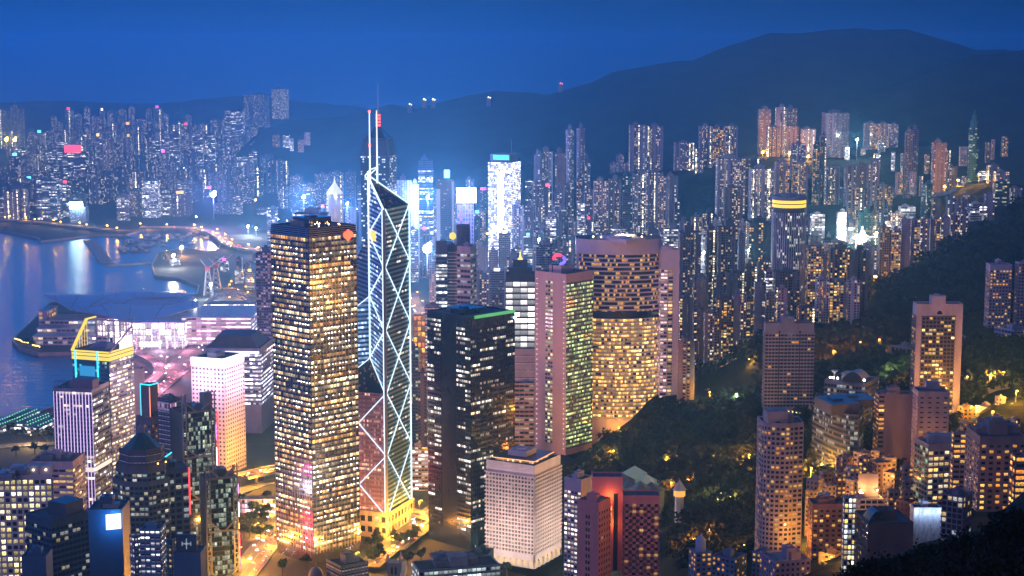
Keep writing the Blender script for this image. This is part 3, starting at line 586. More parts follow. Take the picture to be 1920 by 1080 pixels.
# ------------------------------------------------------------------ roads and their lamps
MARK = paint((.6, .6, .58), .7, 0, .2, .2, 'road paint')
roadpts = {}
def road(nm, px, z, w, deck=0, name='road', ground_z=4.0):
    pts = [G(x, y, z) for x, y in px]
    fine = []
    for a, b in zip(pts[:-1], pts[1:]):
        k = max(1, int((b - a).length / 25))
        for i in range(k): fine.append(a.lerp(b, i / k))
    fine.append(pts[-1])
    for _ in range(6): fine = [fine[0]] + [(fine[i - 1] + fine[i] * 2 + fine[i + 1]) / 4 for i in range(1, len(fine) - 1)] + [fine[-1]]
    s = strip(fine, w); m = MB()
    for (a, oa), (b, ob) in zip(s[:-1], s[1:]):
        oa3 = Vector((oa.x, oa.y, 0)); ob3 = Vector((ob.x, ob.y, 0))
        m.poly([a + oa3, a - oa3, b - ob3, b + ob3][::-1], None, 0)
        for sg in (1, -1):
            up = Vector((0, 0, 1.0 if deck else .14)); dn = Vector((0, 0, -1.6 if deck else -.3)); k = 1 + .5 / w
            m.poly([a + oa3 * sg, b + ob3 * sg, b + ob3 * sg + up, a + oa3 * sg + up], None, 1); m.poly([a + oa3 * sg * k + dn, b + ob3 * sg * k + dn, b + ob3 * sg * k + up, a + oa3 * sg * k + up], None, 1); m.poly([a + oa3 * sg + up, b + ob3 * sg + up, b + ob3 * sg * k + up, a + oa3 * sg * k + up], None, 1)
        if deck: m.poly([a + oa3 + Vector((0, 0, -1.6)), a - oa3 + Vector((0, 0, -1.6)), b - ob3 + Vector((0, 0, -1.6)), b + ob3 + Vector((0, 0, -1.6))], None, 1)
        for f in (-.25, 0, .25):
            o1, o2 = oa3 * 2 * f, ob3 * 2 * f; u = Vector((0, 0, .03)); t = oa3.normalized() * .12; k1 = a.lerp(b, .55)
            m.poly([a + o1 - t + u, b.lerp(a, .0) * 0 + k1 + o1 - t + u, k1 + o1 + t + u, a + o1 + t + u], None, 2)
    if deck:
        for i in range(1, len(s) - 1, 2): p, o = s[i]; m.box(p.x - 1, p.y - 1, ground_z - 2, p.x + 1, p.y + 1, z - 1.5, 1)
    o = m.build(name, [ASPH, CONC, MARK]); kind(o, 'structure'); roadpts[nm] = s
    return s
lamp_head_mesh = {}
def lamp_post(pos, dirv, col, power, label, group, h=11, light=True, head=1.0, name='street_lamp'):
    key = (h, head)
    root = thing(name, label, 'street lamp', tuple(pos), group)
    if key not in lamp_head_mesh:
        a = MB(); a.cone((0, 0), .16, .09, 0, h, 6); a.beam((0, 0, h), (2.2, 0, h + .5), .12); 
        b = MB(); b.box(1.4, -.35 * head, h + .25, 2.8 + .6 * (head - 1), .35 * head, h + .46 + .5 * (head - 1))
        lamp_head_mesh[key] = (a, b)
    a, b = lamp_head_mesh[key]
    k = ('m', key, col)
    if k not in lamp_head_mesh:
        oa = a.build('pole', STEEL, loc=(0, 0, 0)); ob = b.build('lamp_head', glow(col, 14.0 * max(1, head)), loc=(0, 0, 0)); lamp_head_mesh[k] = (oa, ob)
        first = True
    else: first = False
    oa, ob = lamp_head_mesh[k]
    if not first: oa = oa.copy(); ob = ob.copy(); C.objects.link(oa); C.objects.link(ob)
    for o in (oa, ob): o.parent = root; o.location = (0, 0, 0)
    root.rotation_euler.z = math.atan2(dirv[1], dirv[0])
    if light:
        ld = bpy.data.lights.new('lamp_light', 'POINT'); ld.energy = power; ld.color = col; ld.shadow_soft_size = 1.0
        lo = bpy.data.objects.new('lamp_light', ld); C.objects.link(lo); lo.parent = root; lo.location = (2.2, 0, h - .6)
    return root
SOD = (1.0, .40, .035); PINKL = (1.0, .30, .42); VIOL = (.75, .45, 1.0); LEDW = (.85, .9, 1.0)
def lamps(s, step, col, power, label, group, h=11, head=1.0, both=True, le=1):
    acc = 0; k = 0; last = None
    for i, (p, o) in enumerate(s):
        if last is not None: acc += (p - last).length
        last = p
        if i == 0 or acc >= step:
            acc = 0; sg = 1 if (k % 2 == 0 or not both) else -1; q = Vector((p.x + o.x * sg * 1.03, p.y + o.y * sg * 1.03, p.z))
            lamp_post(q, (-o.x * sg, -o.y * sg), col, power, label, group, h, light=(k % le == 0), head=head); k += 1
s = road('a', [(425, 1110), (455, 1078), (480, 1050), (505, 1020), (520, 985), (522, 950)], 5.0, 24); lamps(s, 24, SOD, 120000, 'tall sodium street lamp beside the yellow road at the foot of the steel grid tower', 'street lamps along the road by the steel grid tower')
s = road('b', [(452, 893), (470, 886), (500, 880), (540, 872), (580, 866)], 14, 22, 1); lamps(s, 24, SOD, 120000, 'sodium street lamp on the yellow flyover behind the steel grid tower', 'street lamps on the yellow flyover')
s = road('b2', [(440, 925), (470, 908), (500, 900), (540, 893)], 5, 14); lamps(s, 22, SOD, 60000, 'sodium street lamp on the lower road beneath the yellow flyover', 'street lamps under the flyover')
s = road('c', [(690, 1062), (720, 1035), (745, 1010), (775, 985), (800, 965), (835, 940)], 9.5, 20); lamps(s, 24, SOD, 110000, 'sodium street lamp beside the road between the white braced tower and the dark tower', 'street lamps by the white braced tower')
s = road('c2', [(745, 1030), (770, 1005), (800, 985), (830, 965)], 9, 12); lamps(s, 26, (1, .35, .06), 20000, 'low orange street lamp on the narrow slip road before the dark tower', 'slip road street lamps')
s = road('c3', [(766, 958), (790, 962), (815, 972), (850, 980)], 14, 14, 1); lamps(s, 26, SOD, 50000, 'sodium street lamp on the short curved ramp left of the dark tower', 'ramp street lamps')
s = road('d', [(250, 760), (290, 722), (330, 692), (365, 664), (395, 640), (420, 625)], 5, 40); lamps(s, 30, PINKL, 85000, 'street lamp on the wide pink lit expressway beside the exhibition hall', 'street lamps on the pink expressway', head=1.6)
s = road('d2', [(245, 655), (270, 668), (295, 676), (312, 690), (300, 706), (270, 724)], 10, 14, 1); lamps(s, 34, PINKL, 60000, 'street lamp on the looping ramp beside the pink expressway', 'street lamps on the looping ramp', head=1.5)
s = road('d3', [(250, 645), (300, 652), (350, 648), (400, 634), (440, 622)], 5, 16); lamps(s, 34, (1, .5, .3), 60000, 'street lamp along the road in front of the exhibition hall glass wall', 'street lamps before the exhibition hall', head=1.5)
s = road('e', [(-80, 407), (0, 411), (60, 415), (120, 421), (180, 428), (240, 434)], 10, 22, 1); lamps(s, 42, SOD, 36000, 'orange street lamp on the elevated road along the far shore', 'street lamps on the far shore road', h=7, head=3)
s = road('f', [(262, 426), (320, 425), (370, 427), (398, 434), (415, 446), (428, 458), (450, 466), (490, 470), (530, 474)], 12, 24, 1); lamps(s, 42, SOD, 90000, 'orange street lamp on the curving flyover around the boat shelter', 'street lamps on the curving flyover', h=7, head=3)
s = road('g', [(782, 668), (786, 640), (792, 612), (790, 590), (778, 568), (768, 548)], 5, 20); lamps(s, 30, (1, .4, .08), 40000, 'orange street lamp in the street canyon right of the white braced tower', 'street lamps in the street canyon', head=1.8)
s = road('h', [(425, 540), (455, 545), (470, 555), (452, 566), (430, 575)], 5, 22); lamps(s, 32, SOD, 40000, 'orange street lamp on the winding road behind the arched truss roof', 'street lamps behind the arched truss roof', head=2)
s = road('i', [(-40, 842), (20, 830), (60, 826), (110, 828), (150, 832)], 5, 16); lamps(s, 30, (1, .6, .2), 70000, 'street lamp along the waterfront road left of the violet striped tower', 'waterfront road street lamps')
rl = random.Random(77)
for k in range(104):
    px, py = rl.uniform(0, 690), rl.uniform(262, 424)
    if k > 44: px, py = rl.uniform(760, 1120), rl.uniform(400, 470)
    if k > 63: continue
    p = G(px, py, 5); lamp_post(p, (0, -1), rl.choice([SOD, SOD, (1, .7, .3), (.8, .9, 1)]), 0, 'small street lamp shining between the hazy towers of the far shore' if k <= 44 else 'small street lamp shining between the towers of the central district', 'street lamps between the far shore towers' if k <= 44 else 'street lamps of the central district', 16, light=False, head=rl.choice([3, 4, 6]))
# floodlights: masts with a cluster of very bright lamps
def floodlight(px, py, Y, col, power, label, r=2.0, s=60, z0=4, light=True):
    p = P(px, py, Y); root = thing('floodlight', label, 'floodlight', (p.x, p.y, z0)); a = MB(); a.cone((p.x, p.y), .5, .25, z0, p.z, 6); a.build('mast', STEEL, root)
    for k in (0, 1):
        b = MB(); b.ball((p.x + k * r * .5, p.y - .5, p.z + .3 + k * r), r * (.5 if k else .95), n=10); b.build('lamp', glow(col, s), root)
    if light:
        ld = bpy.data.lights.new('flood_light', 'POINT'); ld.energy = power * .13; ld.color = col; ld.shadow_soft_size = r; lo = bpy.data.objects.new('flood_light', ld); C.objects.link(lo); lo.parent = root; lo.location = (0, -r * 2.5, p.z - z0)
# haze over the whole scene, below the sky
bm = MB(); bm.box(-6200, -60, -14, 6200, 14800, 560); hm = bpy.data.materials.new('haze'); hm.use_nodes = True; hn = hm.node_tree; hn.nodes.remove(hn.nodes['Principled BSDF'])
pv = hn.nodes.new('ShaderNodeVolumePrincipled'); pv.inputs['Color'].default_value = (.24, .64, .90, 1); pv.inputs['Density'].default_value = 1.12e-4; pv.inputs['Anisotropy'].default_value = 0.75
hn.links.new(pv.outputs[0], hn.nodes['Material Output'].inputs['Volume']); hm.cycles.homogeneous_volume = True
kind(bm.build('haze', hm), 'stuff')
ORD = 'first second third fourth fifth sixth seventh eighth ninth tenth eleventh twelfth thirteenth fourteenth fifteenth sixteenth seventeenth eighteenth nineteenth twentieth'.split()
ORD += ['twenty-' + o for o in ORD[:9]] + ['thirtieth'] + ['thirty-' + o for o in ORD[:9]]
def plan(code, pl, xl, xr, Y):
    if code[0] == 'n': return notch(pl, int(code[1]))
    if code in 'rt':
        c = cent(pl); r = (pl[1][0] - pl[0][0]) / 2; return ngon(c[0], c[1], r, 20 if code == 'r' else 8, .39)
    return pl
nofar = 0
for k, (xl, xr, yt, yb, Y, pc, g, col, lab) in enumerate(FT + FM):
    pl, zt = foot(xl, xr, yt, Y, .85); zb = max(2, P((xl + xr) / 2, yb, Y).z - 22) if xl > 1111 else 2; pl2 = plan(pc, pl, xl, xr, Y)
    near = Y < 2300; r = random.Random(k)
    t = tower('apartment_tower' if g not in (W_OFFB, W_OFFW, W_TEAL) else 'office_tower', lab, 'tower', pl2, zb, zt, g, col, 3.1 if g not in (W_OFFW, W_OFFB) else 3.6, 3.4 + r.uniform(-.5, .7), 'towers on the slopes below the mountain' if Y > 2400 else 'flats between the curved hotel and the dark spur', seed=k, cap=pc != 't')
    if pc == 't':
        c = cent(pl); m = MB()
        for j, (q, h0, h1) in enumerate(((.78, 0, 12), (.5, 12, 22), (.2, 22, 30))): m.prism(ngon(c[0], c[1], (pl[1][0] - pl[0][0]) / 2 * q, 8, .39), zt + h0 - .2, zt + h1)
        m.build('stepped_top', paint((.04, .2, .2)), t)
    if 'pale frame' in lab:
        m = MB(); a, b = pl[0], pl[1]
        for q in (a, b): m.box(q[0] - .8, q[1] - 1.5, zb, q[0] + .8, q[1] + .5, zt + 3)
        m.box(a[0] + .8, a[1] - 1.5, zt + 1, b[0] - .8, b[1] + .5, zt + 3); m.build('frame', paint((.5, .5, .55)), t)
    if near and pc != 'r':    # drying balconies and window bays, paler than the wall
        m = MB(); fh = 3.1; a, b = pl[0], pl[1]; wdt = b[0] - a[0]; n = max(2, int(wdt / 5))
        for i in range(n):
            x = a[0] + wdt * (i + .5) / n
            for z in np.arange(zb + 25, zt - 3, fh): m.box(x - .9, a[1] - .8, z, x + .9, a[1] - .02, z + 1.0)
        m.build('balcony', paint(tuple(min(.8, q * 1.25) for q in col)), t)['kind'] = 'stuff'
# rows of far towers: the far shore on the left and the dense district behind the braced tower
def fill(Y, x0, x1, tops, wpx, glasses, cols, rowname, grp, seed, dens=1.0, skip=(), sign=.09):
    r = random.Random(seed); x = x0; k = 0
    xs = [t[0] for t in tops]; ys = [t[1] for t in tops]
    while x < x1:
        wd = r.uniform(*wpx); yt = float(np.interp(x, xs, ys)) + r.uniform(-1, 1) * (tops[0][2] if len(tops[0]) > 2 else 10) + (14 if r.random() < .25 else 0)
        if r.random() < dens and not any(a < x + wd / 2 < b for a, b in skip):
            Yk = Y + r.uniform(-.03, .03) * Y; pl, zt = foot(x, x + wd, yt, Yk, r.uniform(.6, 1)); g = r.choice(glasses); ci = r.randrange(len(cols)); col, cw = cols[ci]
            pc = r.choice(['b', 'b', 'n1', 'n2', 'n2']); pl2 = notch(pl, int(pc[1])) if pc != 'b' else pl
            lab = f"{cw} {'slim' if wd < sum(wpx) / 2 else 'broad'} tower, {ORD[k]} from left, {rowname}"
            sg = r.random() < sign; sc_, sn = r.choice([((1, .06, .1), 'red'), ((.15, .7, 1), 'blue'), ((1, .1, .7), 'magenta'), ((1, .95, .9), 'white'), ((1, .5, .05), 'amber')])
            if sg: lab = lab.replace(' tower,', f' tower under {sn} sign,', 1)
            ft = tower('far_tower', lab, 'tower', pl2, 2, max(zt, 18), g, col, 3.3, r.uniform(3, 4.4), grp, seed * 100 + k, ant=(r.uniform(8, 20) if r.random() < .08 else False)); k += 1
            if sg: m = MB(); x0_, x1_ = pl[0][0], pl[1][0]; m.box(x0_ + (x1_ - x0_) * .3, pl[0][1] - .8, zt + 1, x0_ + (x1_ - x0_) * .7, pl[0][1] + .4, zt + 1 + Yk * .0015); m.build('roof_sign', glow(sc_, r.uniform(2, 6)), ft)
        x += wd + r.uniform(.5, 6)
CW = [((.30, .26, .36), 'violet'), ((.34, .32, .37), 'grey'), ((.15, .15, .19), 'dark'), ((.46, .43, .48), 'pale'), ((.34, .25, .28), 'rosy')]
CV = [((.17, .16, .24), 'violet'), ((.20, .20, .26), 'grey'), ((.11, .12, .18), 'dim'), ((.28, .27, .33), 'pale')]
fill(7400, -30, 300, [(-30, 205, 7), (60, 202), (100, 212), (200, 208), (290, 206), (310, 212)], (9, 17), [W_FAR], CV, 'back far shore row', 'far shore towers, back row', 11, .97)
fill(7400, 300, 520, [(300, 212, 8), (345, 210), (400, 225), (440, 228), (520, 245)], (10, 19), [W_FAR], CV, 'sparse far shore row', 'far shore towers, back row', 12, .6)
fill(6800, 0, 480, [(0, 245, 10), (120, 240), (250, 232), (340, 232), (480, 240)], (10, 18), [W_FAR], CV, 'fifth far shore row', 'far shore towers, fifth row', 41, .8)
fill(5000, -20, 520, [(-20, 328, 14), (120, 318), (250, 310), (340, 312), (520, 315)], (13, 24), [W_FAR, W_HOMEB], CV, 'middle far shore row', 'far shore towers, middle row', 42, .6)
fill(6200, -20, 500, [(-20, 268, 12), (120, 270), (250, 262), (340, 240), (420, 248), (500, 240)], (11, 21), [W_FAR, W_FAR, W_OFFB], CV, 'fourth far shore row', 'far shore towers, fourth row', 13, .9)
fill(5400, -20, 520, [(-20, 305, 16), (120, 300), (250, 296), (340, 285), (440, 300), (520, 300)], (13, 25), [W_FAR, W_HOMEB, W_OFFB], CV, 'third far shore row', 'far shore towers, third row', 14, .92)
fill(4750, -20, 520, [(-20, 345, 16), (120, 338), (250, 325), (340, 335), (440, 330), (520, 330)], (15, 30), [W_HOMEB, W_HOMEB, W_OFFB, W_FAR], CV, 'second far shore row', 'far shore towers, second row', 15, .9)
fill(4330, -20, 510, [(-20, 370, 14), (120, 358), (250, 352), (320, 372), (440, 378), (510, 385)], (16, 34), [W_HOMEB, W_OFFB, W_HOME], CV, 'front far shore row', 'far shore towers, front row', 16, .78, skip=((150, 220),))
fill(3300, 398, 508, [(398, 486, 6), (508, 478)], (9, 18), [W_GOLD, W_OFFW, W_HOME], CW, 'low waterfront row by the cranes', 'low blocks by the cranes', 47, .9)
fill(3000, 440, 512, [(440, 512, 6), (512, 505)], (10, 20), [W_GOLD, W_OFFW, W_OFFB], CW, 'low row behind the arched truss', 'low blocks behind the arched truss', 48, .9)
fill(3420, 300, 372, [(300, 492, 4), (372, 488)], (12, 22), [W_GOLD, W_OFFW], CW, 'pier buildings in the boat shelter', 'pier buildings in the boat shelter', 49, .8, sign=.3)
fill(4500, 520, 690, [(520, 340, 16), (600, 330), (690, 345)], (15, 28), [W_HOMEB, W_OFFB, W_HOMEB], CV, 'back row left of the braced tower', 'district left of the braced tower, back', 17)
fill(3700, 500, 690, [(500, 385, 14), (600, 380), (690, 378)], (16, 30), [W_HOMEB, W_OFFB, W_OFFW], CV, 'front row left of the braced tower', 'district left of the braced tower, front', 18, .85, skip=((600, 645),))
fill(4300, 745, 1010, [(745, 345, 14), (900, 345), (1010, 330)], (14, 28), [W_HOMEB, W_OFFB, W_HOMEB], CW, 'back row right of the braced tower', 'central district, back row', 19)
fill(3700, 748, 1130, [(748, 388, 14), (900, 380), (1000, 365), (1130, 372)], (16, 30), [W_HOMEB, W_OFFB, W_HOME, W_OFFW], CW, 'fourth central district row', 'central district, fourth row', 20, .9)
fill(3450, 760, 1000, [(760, 405, 14), (1000, 390)], (14, 26), [W_HOMEB, W_OFFB, W_OFFW], CW, 'bright middle central district row', 'central district, bright middle row', 46, .9)
fill(3150, 765, 1110, [(765, 425, 16), (900, 415), (1000, 405), (1110, 400)], (16, 32), [W_HOMEB, W_OFFB, W_HOME, W_SLATE], CW, 'third central district row', 'central district, third row', 21, .92, skip=((905, 960),))
fill(2700, 770, 1090, [(770, 470, 18), (900, 455), (1000, 440), (1090, 445)], (16, 34), [W_HOME, W_OFFD, W_SLATE, W_OFFB], CW, 'second central district row', 'central district, second row', 22, .92)
fill(2350, 765, 1090, [(765, 530, 22), (820, 540), (900, 500), (1000, 480), (1090, 470)], (18, 36), [W_SLATE, W_OFFD, W_HOME, W_SLATE], CW, 'front central district row', 'central district, front row', 23, .85, skip=((770, 800), (815, 890)))
fill(2150, 890, 960, [(890, 555, 18), (960, 550)], (18, 30), [W_SLATE, W_OFFD], CW, 'low row beside the striped offices', 'low blocks by the striped offices', 24)
fill(2500, 1275, 1460, [(1275, 430, 14), (1360, 420), (1460, 425)], (16, 30), [W_SLATE, W_HOME, W_OFFD], CW, 'flats behind the curved hotel', 'flats district, back row', 25, .75)
fill(2650, 1130, 1270, [(1130, 425, 10), (1270, 420)], (12, 24), [W_HOME, W_OFFW, W_SLATE], CW, 'low row below the long wall of flats', 'low blocks below the wall of flats', 43, .8)
fill(3300, 1000, 1115, [(1000, 345, 10), (1115, 345)], (11, 20), [W_HOMEB, W_HOME], CW, 'row below the round twin towers', 'blocks below the round twin towers', 44, .85)
fill(2800, 1420, 1660, [(1420, 400, 12), (1660, 405)], (12, 22), [W_HOME, W_HOMEB, W_GOLD], CW, 'low row behind the stadium lamps', 'low blocks behind the stadium lamps', 45, .7)
fill(3350, 1500, 1700, [(1500, 345, 14), (1700, 335)], (11, 20), [W_HOME, W_HOMEB, W_GOLD], CW, 'crowded row on the lower far slope', 'crowded row on the lower far slope', 50, .7)
fill(3000, 1640, 1860, [(1640, 372, 12), (1860, 365)], (9, 18), [W_HOME, W_HOMEB, W_GOLD], CW, 'crowded row above the terraced flats', 'crowded row above the terraced flats', 51, .75)
fill(2900, 960, 1115, [(960, 395, 12), (1115, 392)], (12, 22), [W_HOMEB, W_HOME, W_OFFW], CW, 'crowded row before the round twins', 'crowded row before the round twins', 52, .8)
fill(2950, 1275, 1350, [(1275, 405, 6), (1350, 402)], (10, 22), [W_GOLD, W_HOME], CW, 'low bright row under the dark woods', 'low bright blocks under the dark woods', 26)
fill(2480, 1520, 1700, [(1520, 440, 8), (1600, 440), (1700, 432)], (14, 30), [W_OFFW, W_HOME, W_GOLD], CW, 'low bright row around the stadium lamps', 'low bright blocks around the stadium lamps', 27, .7)
r = random.Random(5)
def slopehouses(n, x0, x1, f, Yr, lab, grp, seed):
    r = random.Random(seed)
    for k in range(n):
        x = x0 + (x1 - x0) * (k + r.random() * .7) / n; y = f(x) + r.uniform(-8, 8); Y = r.uniform(*Yr); wd = r.uniform(6, 13)
        pl, zt = foot(x, x + wd, y - r.uniform(5, 11), Y, .8); tower('slope_house', f"{r.choice(['pale', 'grey', 'cream'])} low house, {ORD[k]} from left {lab}", 'house', pl, zt - 40, zt, r.choice([W_GOLD, W_HOME, W_OFFW]), r.choice([PALE, GREY, WHT]), 3.2, 3, grp, seed * 77 + k, cap=False)
slopehouses(12, 1640, 1900, lambda x: 300 - (x - 1640) * .12, (3300, 3500), 'among the lit houses on the far slope', 'houses on the far slope', 31)
slopehouses(8, 1680, 1860, lambda x: 336, (3000, 3150), 'in the lower far slope string', 'lower houses on the far slope', 32)
slopehouses(5, 1500, 1660, lambda x: 282, (3700, 3800), 'under the highest slope towers', 'houses under the slope towers', 33)
slopehouses(5, 505, 580, lambda x: 262, (5300, 5500), 'on the flank left of the pointed tower', 'houses on the mountain flank', 34)
# ------------------------------------------------------------------ landmark buildings
def split_edge(pl, i, cuts):
    a, b = Vector(pl[i]), Vector(pl[(i + 1) % len(pl)]); new = [tuple(a.lerp(b, c)) for c in cuts]
    return pl[:i + 1] + new + pl[i + 1:]
def bld(name, label, cat, pl, z0, z1, st, es=None, group=None, root=None, seed=0, roof=True, wname='wall'):
    """like block(), with a style of its own for chosen edges (None = blank wall)"""
    es = es or {}; c = cent(pl)
    if root is None: root = thing(name, label, cat, (c[0], c[1], z0), group)
    core = MB(); core.prism(pl, z0, z1, 0, 1); core.build(wname, [st.wall, st.roof], root); acc = {}
    for i in range(len(pl)):
        a, b = pl[i], pl[(i + 1) % len(pl)]; s = es.get(i, st)
        if s is None: continue
        nx, ny = b[1] - a[1], -(b[0] - a[0]); mx_, my_ = (a[0] + b[0]) / 2, (a[1] + b[1]) / 2; l = math.hypot(nx, ny)
        if l < .8 or (-nx * mx_ - ny * my_) < -.05 * l * math.hypot(mx_, my_): continue
        if id(s) not in acc: acc[id(s)] = (s, MB(), MB(), MB(), [])
        s, cl_, mu_, gl_, pn = acc[id(s)]; facade(a, b, z0 + s.base, z1 - s.crown, s, cl_, mu_, pn, gl_)
    for s, cl_, mu_, gl_, pn in acc.values():
        cl_.build('cladding', getattr(s, 'clad', None) or s.wall, root); mu_.build('mullion', s.pier2 or s.wall, root); gl_.build('glazing', s.glass, root)
        if pn: finish_windows(root, pn, s)
    if roof: rooftop(root, pl, z1, st, seed=seed)
    return root
def zat(px, py, Y): return P(px, py, Y).z
def fr_edge(a, b):
    e = Vector((b[0] - a[0], b[1] - a[1])); ln = e.length; e.normalize(); n = Vector((e.y, -e.x))
    return (lambda u, z, o=0: (a[0] + e.x * u + n.x * o, a[1] + e.y * u + n.y * o, z)), ln
def loft(mb, A, B, za, zb, m=0):
    n = len(A)
    for i in range(n): j = (i + 1) % n; mb.poly([(A[i][0], A[i][1], za), (A[j][0], A[j][1], za), (B[j][0], B[j][1], zb), (B[i][0], B[i][1], zb)], None, m)
def scale_pl(pl, k):
    c = cent(pl); return [(c[0] + (p[0] - c[0]) * k, c[1] + (p[1] - c[1]) * k) for p in pl]
# --- steel grid tower, every floor lit
pl, zt = foot(508, 667, 431, 1345, xc=578, th=33)
GW = winmat('grid tower rooms', Lit=.84, Coherence=.5, Block=40, Strength=.6, RowVar=.8, Side=0, Warm=(1, .42, .06), Cool=(1, .84, .5), Glass=(.20, .20, .23), Metal=.5, Detail=1.0, Rough=.08)
GSP = paint((.26, .26, .29), .2, .9, .2, .3, 'dark steel band'); GMU = paint((.50, .50, .52), .35, .7, .2, .3, 'bright steel mullion')
gs = St(fh=4.35, bw=3.3, sp=.40, sd=.5, pw=.26, pd=.75, wall=GSP, glass=GW, pier2=GMU, nwin=100, crown=7, base=9)
t1 = bld('grid_tower', 'tall square office tower of lit steel grid floors with sparkling lamps, beside the braced tower', 'skyscraper', pl, 9, zt, gs, seed=2)
dl = MB(); rr = random.Random(3)
for i in (0, 3):
    q, ln = fr_edge(pl[i], pl[(i + 1) % 4])
    for j in range(60):
        if rr.random() < .3: continue
        z = 9 + 9 + (j + .93) * 4.35
        if z > zt - 8: break
        for k in range(14):
            if rr.random() < .5: u = ln * (k + .5) / 14 + rr.uniform(-.4, .4); dl.poly([q(u - .5, z - .75, .12), q(u + .5, z - .75, .12), q(u + .5, z + .05, .12), q(u - .5, z + .05, .12)])
o = dl.build('ceiling_lamp', glow((1, .90, .70), 13), t1); o['kind'] = 'stuff'
lou = MB()
for i in (0, 3):
    q, ln = fr_edge(pl[i], pl[(i + 1) % 4])
    for z in np.arange(zt - 6, zt + .5, 1.6): lou.poly([q(0, z, .7), q(ln, z, .7), q(ln, z + .5, .7), q(0, z + .5, .7)]); lou.poly([q(0, z + .5, .7), q(ln, z + .5, .7), q(ln, z + .5, 0), q(0, z + .5, 0)])
lou.build('louvre', GMU, t1)
q, ln = fr_edge(pl[0], pl[1]); m = MB()
for k, (du, dz, r_) in enumerate(((0, 0, 3.4), (-2.6, 1.2, 2.6), (2.6, 1.2, 2.6), (0, 3, 2.4))): m.poly([q(ln - 9 + du + r_ * math.cos(a), zt - 8 + dz + r_ * math.sin(a), 1.0 + k * .05) for a in np.linspace(0, 6.283, 14)[:-1]])
m.build('roof_sign', glow((1, .12, .04), 2.6), t1)
m = MB()
for k in range(26):
    a = inset(pl, rr.uniform(3, 18)); i = rr.choice((0, 3, 0, 1)); p = Vector(a[i]).lerp(Vector(a[(i + 1) % 4]), rr.random()); m.ball((p.x, p.y, zt + rr.uniform(1, 5)), .45, n=6)
m.build('roof_lamp', glow((1, .6, .2), 16), t1)['kind'] = 'stuff'
# --- triangular shafted tower with white bracing
B0 = P(723, 700, 1433); B = Vector((B0.x, 1433)); bc = Vector((18, 48.8)); ba = Vector((-48.8, 18)); Cc = B + bc; A = B + ba; D = A + bc; O = B + (bc + ba) / 2
MOD = 54.7; Z0 = 25.0; lev = [Z0 + MOD * i for i in range(6)]; rise = 25.5
t2 = thing('braced_tower', 'tall faceted glass tower outlined by glowing white diagonal bracing with two masts', 'skyscraper', (O.x, O.y, 4))
BG1 = winmat('braced tower glass left', Lit=.5, Coherence=.8, Block=9, Strength=.62, Side=.04, Low=.42, High=.1, Warm=(.25, .55, 1), Cool=(.75, .85, 1), Glass=(.55, .72, .95), Wall=(.10, .26, .55), Metal=.75, Detail=.3, Rough=.38)  # sky reflection is partly put into the blue wall colour
BG2 = winmat('braced tower glass right', Lit=.22, Coherence=.75, Block=6, Strength=1.1, Side=.06, Low=.45, High=.1, Warm=(1, .75, .5), Cool=(1, .9, .75), Glass=(.28, .50, .62), Wall=(.03, .13, .22), Metal=.5, Detail=.3, Rough=.30)
BG3 = winmat('braced tower glass lower', Lit=.38, Coherence=.6, Block=5, Strength=1.0, Side=.1, Low=.34, High=.14, Warm=(1, .42, .28), Cool=(1, .75, .5), Glass=(.50, .36, .50), Wall=(.38, .22, .34), Metal=.6, Detail=.3, Rough=.15)
def tri(p, q, zb, zev, apex, gl, nm='shaft'):
    m = MB(); st = St(fh=3.9, bw=1.7); 
    for a, b in ((p, q), (q, O), (O, p)):
        ha = apex if a is O else zev; hb = apex if b is O else zev; ln = (b - a).length; nb = round(ln / 1.7); u = rng.randint(0, 400); v = rng.randint(0, 400)
        m.poly([(a.x, a.y, zb), (b.x, b.y, zb), (b.x, b.y, hb), (a.x, a.y, ha)], [(u, v), (u + nb, v), (u + nb, v + (hb - zb) / 3.9), (u, v + (ha - zb) / 3.9)])
    m.build(nm, gl, t2)
    r_ = MB(); r_.poly([(p.x, p.y, zev), (q.x, q.y, zev), (O.x, O.y, apex)], [(0, 0), (30, 0), (15, 14)]); r_.build('roof', winmat('sloping glass roof', Lit=.22, Coherence=.2, Strength=.9, Side=.2, Low=.15, High=.15, Warm=(1, .6, .2), Cool=(1, .4, .2), Glass=(.01, .04, .07), Wall=(.03, .05, .08)), t2)
tri(B, Cc, Z0, lev[5] - 4, lev[5] + rise - 4, BG2, 'tall_shaft')
tri(Cc, D, Z0, lev[4], lev[4] + rise, BG2); tri(D, A, Z0, lev[3], lev[3] + rise, BG1)
# the front left shaft, pinkish and finely gridded in its lower two thirds
tri(A, B, Z0, lev[2], lev[2] + rise, BG3, 'low_shaft')
